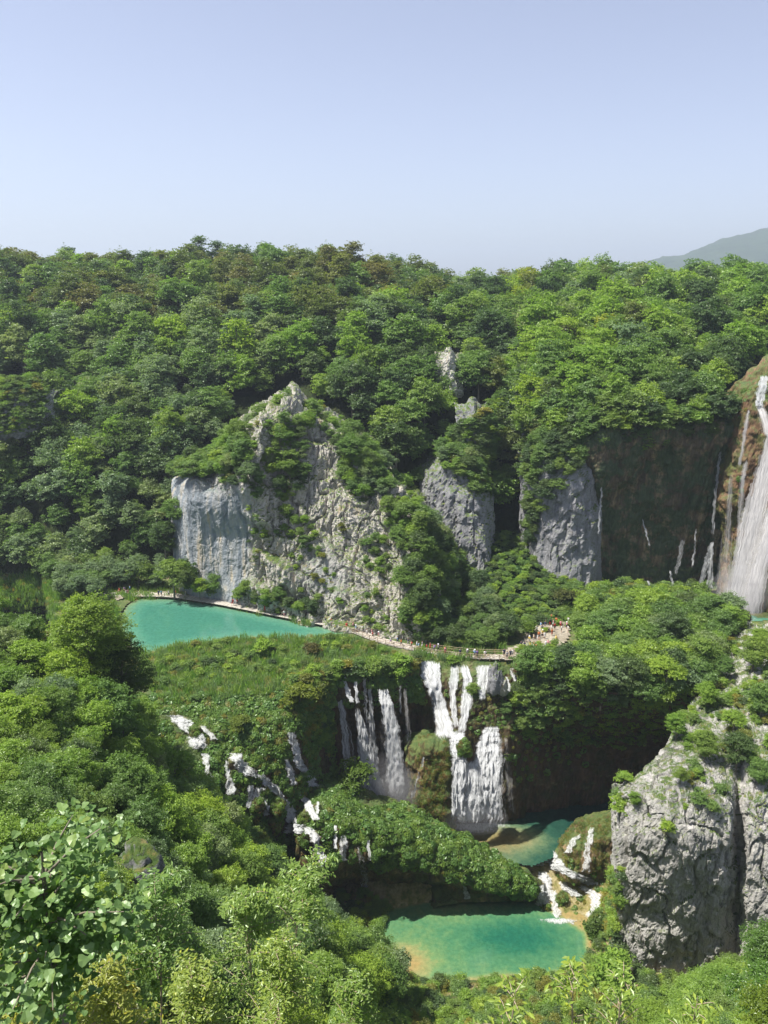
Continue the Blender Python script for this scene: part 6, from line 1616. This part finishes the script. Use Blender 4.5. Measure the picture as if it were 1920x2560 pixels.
def person_proto(name, pose):
    """one continuous body: rings swept along torso and limbs and welded by a voxel remesh"""
    P = dict(pel=(0, 0, .92), waist=(0, 0, 1.08), chest=(0, -.01, 1.30), neck=(0, 0, 1.47), head=(0, -.01, 1.62))
    P.update(pose)
    v = []
    def limb(pts, r, k=8): v.append(tube_np(pts, r, k))
    def ball(c, r, s=(1, 1, 1)):
        n, m = 8, 6; V = []
        for i in range(m):
            for j in range(n):
                a = math.pi * i / (m - 1); t = 2 * math.pi * j / n
                V.append((c[0] + r * s[0] * math.sin(a) * math.cos(t), c[1] + r * s[1] * math.sin(a) * math.sin(t), c[2] + r * s[2] * math.cos(a)))
        v.append((np.array(V), np.array([(i * n + j, (i + 1) * n + j, (i + 1) * n + (j + 1) % n, i * n + (j + 1) % n) for i in range(m - 1) for j in range(n)])))
    ball(P['pel'], .155, (1.05, .8, .9)); ball(P['waist'], .145, (1, .75, 1)); ball(P['chest'], .18, (1.12, .72, 1.05))
    ball((P['neck'][0], P['neck'][1], P['neck'][2] - .05), .10, (1.6, .8, .7))
    limb([P['neck'] - np.array([0, 0, .1]) if isinstance(P['neck'], np.ndarray) else (P['neck'][0], P['neck'][1], P['neck'][2] - .1), P['head']], [.06, .055])
    ball(P['head'], .115, (.82, .95, 1.15)); ball((P['head'][0], P['head'][1] - .105, P['head'][2] - .01), .022)
    for s, k in ((1, 'l'), (-1, 'r')):
        hip = (P['pel'][0] + s * .09, P['pel'][1], P['pel'][2] - .04)
        limb([hip, P['kn' + k], P['an' + k]], [.088, .058, .042]); ball(P['kn' + k], .06); ball(hip, .095)
        f = P['an' + k]; limb([(f[0], f[1] + .05, f[2] - .03), (f[0], f[1] - .15, f[2] - .045)], [.042, .035])
        sh = (P['chest'][0] + s * .19, P['chest'][1], P['chest'][2] + .11)
        ball(sh, .062); limb([sh, P['el' + k], P['ha' + k]], [.052, .040, .03]); ball(P['el' + k], .042); ball(P['ha' + k], .042, (.6, 1, 1.3))
    V, Fc = join_np(v)
    me = mesh_np(name, V, Fc, None)
    o = bpy.data.objects.new(name, me); COL.objects.link(o)
    md = o.modifiers.new("r", 'REMESH'); md.mode = 'VOXEL'; md.voxel_size = 0.032; md.use_smooth_shade = True
    sm = o.modifiers.new("s", 'SMOOTH'); sm.iterations = 2; sm.factor = 0.5
    dg = bpy.context.evaluated_depsgraph_get(); body = bpy.data.meshes.new_from_object(o.evaluated_get(dg)); body.name = name
    bpy.data.objects.remove(o)
    body.materials.clear(); body.materials.append(M_SKIN)
    n = len(body.vertices); co = np.zeros(n * 3, np.float32); body.vertices.foreach_get('co', co); co = co.reshape(-1, 3)
    no = np.zeros(n * 3, np.float32); body.vertices.foreach_get('normal', no); no = no.reshape(-1, 3)
    F_ = [tuple(p.vertices) for p in body.polygons]
    cen = np.array([co[list(f)].mean(0) for f in F_])
    pel = np.array(P['pel']); hd = np.array(P['head'])
    def shell(sel, off, nm):
        fs = [F_[i] for i in np.nonzero(sel)[0] if len(F_[i]) == 4]; used = sorted({a for f in fs for a in f}); mp = {a: i for i, a in enumerate(used)}
        return mesh_np(nm, co[used] + no[used] * off, [[mp[a] for a in f] for f in fs], M_CLOTH, True)
    kz = min(P['knl'][2], P['knr'][2])
    sx = np.abs(cen[:, 0] - pel[0])
    hands = np.minimum(np.linalg.norm(cen - np.array(P['hal']), axis=1), np.linalg.norm(cen - np.array(P['har']), axis=1))
    shirt = shell((cen[:, 2] > pel[2] + .02) & (cen[:, 2] < P['neck'][2] - .02) & (hands > .22), .018, "shirt")
    legs = shell((cen[:, 2] <= pel[2] + .05) & (cen[:, 2] > kz - (0.02 if P.get('short', 1) else .32)) & (hands > .09), .022, "shorts")
    hair = shell((np.linalg.norm(cen - hd, axis=1) < .19) & ((cen[:, 2] > hd[2] + .045) | ((cen[:, 1] > hd[1] + .03) & (cen[:, 2] > hd[2] - .08))), .014, "hair")
    return body, shirt, legs, hair, P
STAND = dict(knl=(.10, -.02, .50), knr=(-.10, 0, .50), anl=(.11, 0, .08), anr=(-.11, 0.02, .08), ell=(.25, .03, 1.12), elr=(-.25, .03, 1.12), hal=(.25, -.08, .88), har=(-.26, -.06, .88))
WALK = dict(knl=(.10, -.16, .52), knr=(-.10, .06, .50), anl=(.10, -.26, .10), anr=(-.10, .30, .14), ell=(.25, .10, 1.14), elr=(-.25, -.10, 1.14), hal=(.26, .08, .90), har=(-.25, -.26, .98))
PHOTO = dict(knl=(.10, -.02, .50), knr=(-.12, 0, .50), anl=(.13, 0, .08), anr=(-.13, 0, .08), ell=(.24, -.14, 1.24), elr=(-.24, -.14, 1.24), hal=(.09, -.30, 1.50), har=(-.09, -.30, 1.50))
SIT = dict(pel=(0, 0, .44), waist=(0, -.02, .60), chest=(0, -.06, .82), neck=(0, -.07, .99), head=(0, -.09, 1.14), knl=(.12, -.42, .50), knr=(-.12, -.42, .50), anl=(.12, -.45, .08), anr=(-.12, -.45, .08), ell=(.24, -.16, .66), elr=(-.24, -.16, .66), hal=(.14, -.36, .56), har=(-.14, -.36, .56))
PROT = [person_proto("person_body", STAND), person_proto("person_body", WALK), person_proto("person_body", PHOTO), person_proto("person_body", SIT)]
def pack_mesh():
    n, m = 10, 8; V = []
    for i in range(m):
        for j in range(n):
            a = math.pi * i / (m - 1); t = 2 * math.pi * j / n
            f = lambda q: math.copysign(abs(q) ** 0.55, q)
            V.append((.16 * f(math.sin(a) * math.cos(t)), .10 * f(math.sin(a) * math.sin(t)), .24 * f(math.cos(a))))
    return mesh_np("backpack", V, [(i * n + j, (i + 1) * n + j, (i + 1) * n + (j + 1) % n, i * n + (j + 1) % n) for i in range(m - 1) for j in range(n)], M_CLOTH, True)
PACK = pack_mesh()
def hat_mesh():
    prof = [(0, .12), (.07, .11), (.10, .06), (.105, .02), (.19, .0), (.19, -.012)]; k = 12; V = []
    for r, z in prof:
        for j in range(k): V.append((r * math.cos(j * 2 * math.pi / k), r * math.sin(j * 2 * math.pi / k), z))
    return mesh_np("hat", V, [(i * k + j, (i + 1) * k + j, (i + 1) * k + (j + 1) % k, i * k + (j + 1) % k) for i in range(len(prof) - 1) for j in range(k)], M_CLOTH, True)
HAT = hat_mesh()
SH = {'white': (.75, .75, .74), 'red': (.50, .04, .03), 'orange': (.65, .17, .04), 'navy': (.02, .035, .09), 'black': (.015, .015, .018), 'light blue': (.25, .42, .62), 'pink': (.65, .30, .34), 'grey': (.30, .30, .31), 'purple': (.28, .16, .45), 'beige': (.55, .45, .33), 'yellow': (.7, .55, .12)}
HR = [(.02, .014, .01), (.10, .06, .03), (.25, .17, .08), (.012, .012, .014)]
def person(p, face, pose, shirt, short, label, pack=None, hat=None, group=None, s=1.0):
    body, sh, lg, hr, P = PROT[pose]
    o = link("person", body); o.location = Vector(p); o.rotation_euler = (0, 0, face); o.scale = (s, s, s)
    a = link("shirt", sh, o); a.color = (*SH[shirt], 1); b = link("shorts", lg, o); b.color = (*SH[short], 1)
    h = link("hair", hr, o); h.color = (*random.choice(HR), 1)
    if hat: t = link("hat", HAT, o); t.location = (P['head'][0], P['head'][1], P['head'][2] + .04); t.color = (*SH[hat], 1)
    if pack:
        t = link("backpack", PACK, o); t.location = (0, P['chest'][1] + .19, P['chest'][2] - .04); t.color = (*SH[pack], 1)
    tag(o, label, 'person', group)
PW = [(505, 1, 'black', 'red', 'red', None), (515, 1, 'red', 'black', None, None), (625, 1, 'red', 'red', None, None), (663, 1, 'orange', 'beige', None, None), (690, 1, 'black', 'beige', None, 'white'),
      (702, 0, 'white', 'pink', None, None), (780, 1, 'black', 'white', None, None), (802, 1, 'navy', 'white', 'grey', None), (855, 1, 'navy', 'grey', None, None), (862, 1, 'purple', 'navy', None, None), (877, 1, 'red', 'beige', 'navy', None),
      (930, 1, 'orange', 'orange', None, None), (938, 0, 'red', 'orange', 'red', None), (950, 1, 'pink', 'navy', None, None), (970, 1, 'light blue', 'white', None, 'white'), (985, 1, 'white', 'beige', None, None),
      (1010, 1, 'white', 'grey', None, None), (1020, 1, 'pink', 'white', None, None), (1032, 1, 'red', 'black', None, None), (1046, 1, 'pink', 'beige', None, 'white'), (1100, 1, 'white', 'purple', None, None), (1120, 1, 'light blue', 'navy', 'black', None),
      (1140, 1, 'orange', 'navy', None, None), (1158, 1, 'navy', 'grey', None, None), (1175, 1, 'beige', 'black', 'red', None), (1190, 1, 'white', 'light blue', None, None), (1205, 1, 'light blue', 'beige', None, None), (1213, 1, 'grey', 'white', None, None),
      (1232, 1, 'red', 'navy', 'black', None), (1242, 1, 'red', 'red', None, None), (1260, 1, 'grey', 'navy', 'purple', None), (1275, 1, 'grey', 'black', None, 'white'), (1305, 0, 'pink', 'red', 'orange', None), (1360, 0, 'navy', 'navy', None, None),
      (1385, 2, 'grey', 'black', None, 'white'), (1415, 2, 'light blue', 'black', None, 'white'), (1422, 0, 'purple', 'black', None, None), (1450, 2, 'white', 'beige', None, None), (1525, 0, 'navy', 'black', None, None), (1535, 0, 'grey', 'navy', 'black', None), (1547, 0, 'navy', 'black', None, None), (1556, 2, 'white', 'grey', None, None)]
BWM = [(330, "at the light green tree by the far shore"), (505, "on the boardwalk at the cliff's left foot"), (640, "on the boardwalk beside the open lake"), (700, "on the boardwalk past the lake's reeds"), (790, "on the boardwalk under the low cliff trees"), (865, "on the boardwalk where the railing starts"),
       (940, "on the bend of the boardwalk"), (1020, "on the boardwalk just past the bend"), (1110, "behind the railing by the small bush"), (1180, "behind the railing near the cliff's right foot"), (1240, "behind the railing above the first white chute"), (1300, "above the upper chutes"), (1390, "above the central cascade"), (1450, "above the bare grey rock"), (1530, "at the boardwalk's right end")]
POSEW = {0: "standing", 1: "walking", 2: "standing with raised hands"}
used_labels = {}
for i, (zx, pose, sh, lg, pk, ht) in enumerate(PW):
    px = 250 + zx * 0.663; s = s_at_px(px); p, t, nrm = bw_at(s)
    lat = (0.45 if i % 2 else -0.35) if pose == 1 else -0.7
    if zx > 1510: lat = -0.8 + 0.5 * (i % 3)
    p = p + nrm * lat + Z3 * 0.03 - Z3 * 0.035
    face = math.atan2(t[1], t[0]) + math.pi / 2 + (0 if i % 3 else math.pi) if pose == 1 else random.uniform(-.5, .5)
    w = min(BWM, key=lambda q: abs(q[0] - zx))[1]
    extra = (f" and {pk} backpack" if pk else "") + (f" and {ht} hat" if ht else "")
    lb = f"person in {sh} top{extra} {POSEW[pose]} {w}"
    if len(lb.split()) > 16: lb = f"person in {sh} top{' with ' + pk + ' backpack' if pk else ''} {w}"
    person(p, face, pose, sh, lg, lb, pk, ht, "visitors on the boardwalk", random.uniform(.93, 1.04) * 1.05)
for zx, zy, pose, sh, lg, lb in [(75, 112, 3, 'red', 'black', "person in red sitting leftmost at the boardwalk's far left end"), (92, 108, 3, 'purple', 'grey', "person in purple sitting in the group at the far left end"),
        (98, 120, 3, 'white', 'pink', "person in white sitting lowest in the far left group"), (105, 118, 3, 'pink', 'red', "person in pink sitting in the far left group"), (114, 110, 0, 'light blue', 'navy', "person in light blue standing right of the far left group"),
        (222, 128, 0, 'navy', 'black', "person in dark clothes standing in the tree's shade on the shore path"), (232, 128, 0, 'light blue', 'navy', "person in light blue standing in the shade on the shore path"),
        (260, 128, 1, 'white', 'black', "person in white walking on the shore path left of the light green tree"), (287, 128, 1, 'orange', 'beige', "person in orange walking behind the light green tree"), (322, 130, 1, 'beige', 'grey', "person in beige walking at the light green tree's stem")]:
    p = PZ(250 + zx * .663, 1400 + zy * .663 + 6, 0.78); person(p, random.uniform(0, 6), pose, sh, lg, lb, None, None, "visitors at the far left of the lake")
rc = random.Random(11); k = 0
poly = CROWD_PX; placed = []
CRW = [("near the trunk bush", 1300, 1625), ("in the crowd's lower left", 1325, 1610), ("in the crowd's lower right", 1390, 1605), ("mid crowd", 1355, 1590), ("at the crowd's right edge", 1412, 1580), ("at the top of the crowd", 1390, 1556), ("at the crowd's upper left", 1335, 1572)]
while k < 44:
    x = rc.uniform(1300, 1422); y = rc.uniform(1550, 1628)
    if not in_poly(x, y, poly): continue
    p = PZ(x, y, 0.85)
    if any((p[0] - q[0]) ** 2 + (p[1] - q[1]) ** 2 < 0.45 for q in placed): continue
    placed.append(p); sh = rc.choice(['white', 'white', 'pink', 'red', 'light blue', 'orange', 'beige', 'black', 'yellow', 'grey', 'beige', 'navy']); ht = 'white' if rc.random() < .2 else None
    pose = rc.choice([0, 0, 1, 2, 3]); w = min(CRW, key=lambda c: (c[1] - x) ** 2 + (c[2] - y) ** 2)[0]
    lb = f"person in {sh} top{' and white hat' if ht else ''} {['standing', 'walking', 'taking a photo', 'sitting'][pose]} {w}"
    person(p, rc.uniform(0, 6.28), pose, sh, rc.choice(['black', 'navy', 'beige', 'white', 'grey', 'red']), lb, 'black' if (rc.random() < .2 and pose != 3) else None, ht, "crowd of visitors right of the boardwalk"); k += 1

# ------------------------------------------------------------------ close foliage: the broad leafed bush, saplings
def big_leaf_mesh(seed):
    r = np.random.default_rng(seed); pts = []
    K = 11
    for i in range(K):
        a = 2 * math.pi * i / K; rad = 0.5 * (1 + 0.22 * math.cos(3 * a) + 0.08 * r.normal()); 
        if i == 0: rad = 0.62
        pts.append((rad * math.cos(a), rad * 0.85 * math.sin(a), 0.06 * abs(math.sin(a)) + 0.03 * r.normal()))
    V = [(0, 0, -0.03)] + pts
    Fc = [(0, i + 1, (i + 1) % K + 1) for i in range(K)]
    return mesh_np("leaf", V, Fc, M_LEAF_NEAR, False, {'v': ('FACE', [0.5 + 0.06 * r.normal()] * K)})
BL = [big_leaf_mesh(i) for i in range(5)]
bc = PY(95, 2195, 8.2)
hz = bpy.data.objects.new("broadleaf_bush", None); COL.objects.link(hz); gz = bc[2] - 4.2
hz.location = (bc[0], bc[1], gz); tag(hz, "broad leafed bush with large pale lobed leaves at the lower left edge", "bush")
rb = np.random.default_rng(5)
V, Fc = tube_np([(0, 0, -1.2), (.05, 0, 1.5), (.0, .05, 3.2), (.1, 0, 4.6)], [.07, .06, .04, .015], 7); parts = [(V, Fc)]
tips = []
for i in range(26):
    z0 = rb.uniform(2.0, 4.3); d = rb.normal(size=3); d[2] = abs(d[2]) * .6 + .1; d = unit(d); p0 = np.array([.03, .02, z0]); p1 = p0 + d * rb.uniform(.7, 1.35) * np.array([1.1, .9, .8])
    parts.append(tube_np([p0, (p0 + p1) / 2 + np.array([0, 0, .08]), p1], [.022, .014, .006], 5)); tips.append((p0, p1))
V, Fc = join_np(parts); link("stem", mesh_np("stem", V, Fc, M_BARK, True), hz)
def leaf_xform(i):
    p0, p1 = tips[rb.integers(len(tips))]; t = rb.uniform(.35, 1.05); c = p0 * (1 - t) + p1 * t + rb.normal(size=3) * .17
    n = unit(np.array([0, -.25, 1.0]) + rb.normal(size=3) * .45); q = Vector(n).to_track_quat('Z', 'Y') @ Euler((0, 0, rb.uniform(0, 6.28))).to_quaternion()
    return c, q, rb.uniform(.09, .175)
for i in range(290):
    c, q, s = leaf_xform(i)
    o = link("leaf", BL[i % 5], hz); o.location = c; o.rotation_mode = 'QUATERNION'; o.rotation_quaternion = q; o.scale = (s, s, s)
    b = rb.uniform(.8, 1.25); o.color = (.20 * b, .285 * b, .10 * b, 1)
VV = []; FF = []; oo = 0; vv = []
for i in range(2600):
    c, q, s = leaf_xform(i); c = c - np.array([0, -.25, .35]) * rb.uniform(0, 1.6); s *= 0.8
    m = Matrix.Translation(Vector(c)) @ q.to_matrix().to_4x4() @ Matrix.Scale(s, 4)
    pv = [tuple(m @ v.co) for v in BL[i % 5].vertices]; VV += pv; FF += [tuple(a + oo for a in p.vertices) for p in BL[i % 5].polygons]; oo += len(pv); vv += [float(np.clip(.42 + .14 * rb.normal(), 0, 1))] * 11
o = link("foliage", mesh_np("foliage", VV, FF, M_LEAF_NEAR, False, {'v': ('FACE', vv)}), hz); o.color = (.17, .26, .085, 1); o['kind'] = 'stuff'

def sapling(px, py, Y, H, lean, n_br, leaf, color, label, seed, foot=None):
    few = n_br < 20
    """py is the tip; sparse long leaves on visible pale twigs"""
    r = np.random.default_rng(seed); tip = PY(px, py, Y); base = tip - np.array([lean * H, 0, H])
    root = bpy.data.objects.new("sapling", None); COL.objects.link(root); root.location = base
    T = tip - base; parts = [tube_np([np.array([0, 0, -.6]), T * .3 + np.array([.08, 0, 0]), T * .65, T], [.034, .028, .018, .005], 6)]
    C = []; D = []
    for i in range(n_br):
        t = r.uniform(.25, 1.0); p0 = T * t; a = r.uniform(0, 6.28); L = (1.15 - t * .8) * H * .30 * r.uniform(.6, 1.1)
        d = unit(np.array([math.cos(a), math.sin(a), .45])); p1 = p0 + d * L; p2 = p1 + unit(d - np.array([0, 0, .5])) * L * .35
        parts.append(tube_np([p0, p1, p2], [.013, .008, .003], 4))
        for k in range(int(r.integers(12, 20) if few else r.integers(60, 90))):
            u = r.uniform(.15, 1.35); c = p0 + (p1 - p0) * min(u, 1) + (p2 - p1) * max(0, u - 1) / .35
            C.append(c + r.normal(size=3) * .11); sdir = np.cross(d, [0, 0, 1]) * r.choice([-1, 1]) + d * .5 + np.array([0, 0, -.55]) + r.normal(size=3) * .25; D.append(sdir)
    C = np.array(C); D = unit(np.array(D)); nn = unit(np.array([0, -.2, 1.0]) + r.normal(size=(len(C), 3)) * .35)
    L = leaf * r.uniform(.7, 1.3, len(C)); V, Fc = leaf_quads(C + D * L[:, None] * .5, nn, L, L * .36, r, .08, D)
    v_ = np.clip(.5 + r.normal(size=len(C)) * .16 + (r.uniform(size=len(C)) < .04) * .5, 0, 1)
    c = link("foliage", mesh_np("foliage", V, Fc, M_LEAF_NEAR, False, {'v': ('FACE', v_)}), root); c.color = (*color, 1)
    V, Fc = join_np(parts); link("stem", mesh_np("stem", V, Fc, M_TWIG, True), root)
    tag(root, label, "young tree")
M_TWIG = new_mat("pale_twig"); principled(M_TWIG[1], M_TWIG[2], (.34, .27, .19), .8); M_TWIG = M_TWIG[0]
YG = (.20, .285, .07)
sapling(770, 2160, 22, 6.0, .18, 40, .17, YG, "slim leaning sapling with a bare pale stem reaching up to the stepped cascade", 1)
sapling(612, 2235, 20, 5.5, .0, 46, .16, YG, "upright sapling left of the leaning bare stemmed one", 2)
sapling(385, 2195, 18, 5.0, .05, 50, .15, (.18, .27, .07), "leafy sapling beside the grey boulder", 3)
sapling(250, 2420, 13, 3.2, .0, 60, .11, (.30, .31, .06), "sapling with yellow tinged leaves at the bottom left", 4)
sapling(60, 2400, 12, 3.0, .0, 60, .10, (.28, .31, .07), "yellow flecked sapling in the bottom left corner", 5)
sapling(480, 2440, 14, 3.4, .05, 60, .11, (.25, .31, .07), "sapling with yellowed leaf tips at the bottom below the leafy one", 6)
sapling(690, 2380, 17, 4.5, .03, 60, .13, YG, "sapling with light twigs in front of the slope's dark gap", 7)
sapling(1435, 2432, 15, 3.2, -.03, 16, .21, (.22, .31, .06), "sprig with long drooping leaves in front of the pillar's foot", 8)
sapling(1290, 2475, 13, 2.6, .06, 14, .18, (.24, .32, .06), "long leaved twig at the bottom, left of the drooping sprig", 9)
sapling(1560, 2440, 16, 3.2, .02, 14, .19, (.21, .30, .06), "long leaved twig right of the drooping sprig", 10)
sapling(1745, 2490, 14, 2.5, .0, 14, .17, (.20, .29, .06), "low long leaved twig at the bottom below the pillar's cleft", 11)
sapling(885, 2470, 19, 4.2, .0, 50, .13, (.17, .26, .06), "sapling at the bottom centre beside the pool's near bank", 12)
# labels that still coincide: tell them apart by order from the left
from collections import defaultdict
same = defaultdict(list)
for o in COL.objects:
    if o.parent is None and o.get('label'): same[o['label']].append(o)
ORD = ['leftmost', 'second from left', 'third from left', 'fourth from left', 'fifth from left', 'sixth from left', 'seventh from left', 'eighth from left']
for lb, L in same.items():
    if len(L) < 2: continue
    L.sort(key=lambda o: o.location.x / max(o.location.y, 1))
    for i, o in enumerate(L):
        w = 'rightmost' if i == len(L) - 1 else (ORD[i] if i < len(ORD) else None)
        if len(L) == 3 and i == 1: w = 'middle one'
        if w and len((lb + ' ' + w).split()) <= 16: o['label'] = lb + ', ' + w
for o in COL.objects:
    if 'px' in o: del o['px']
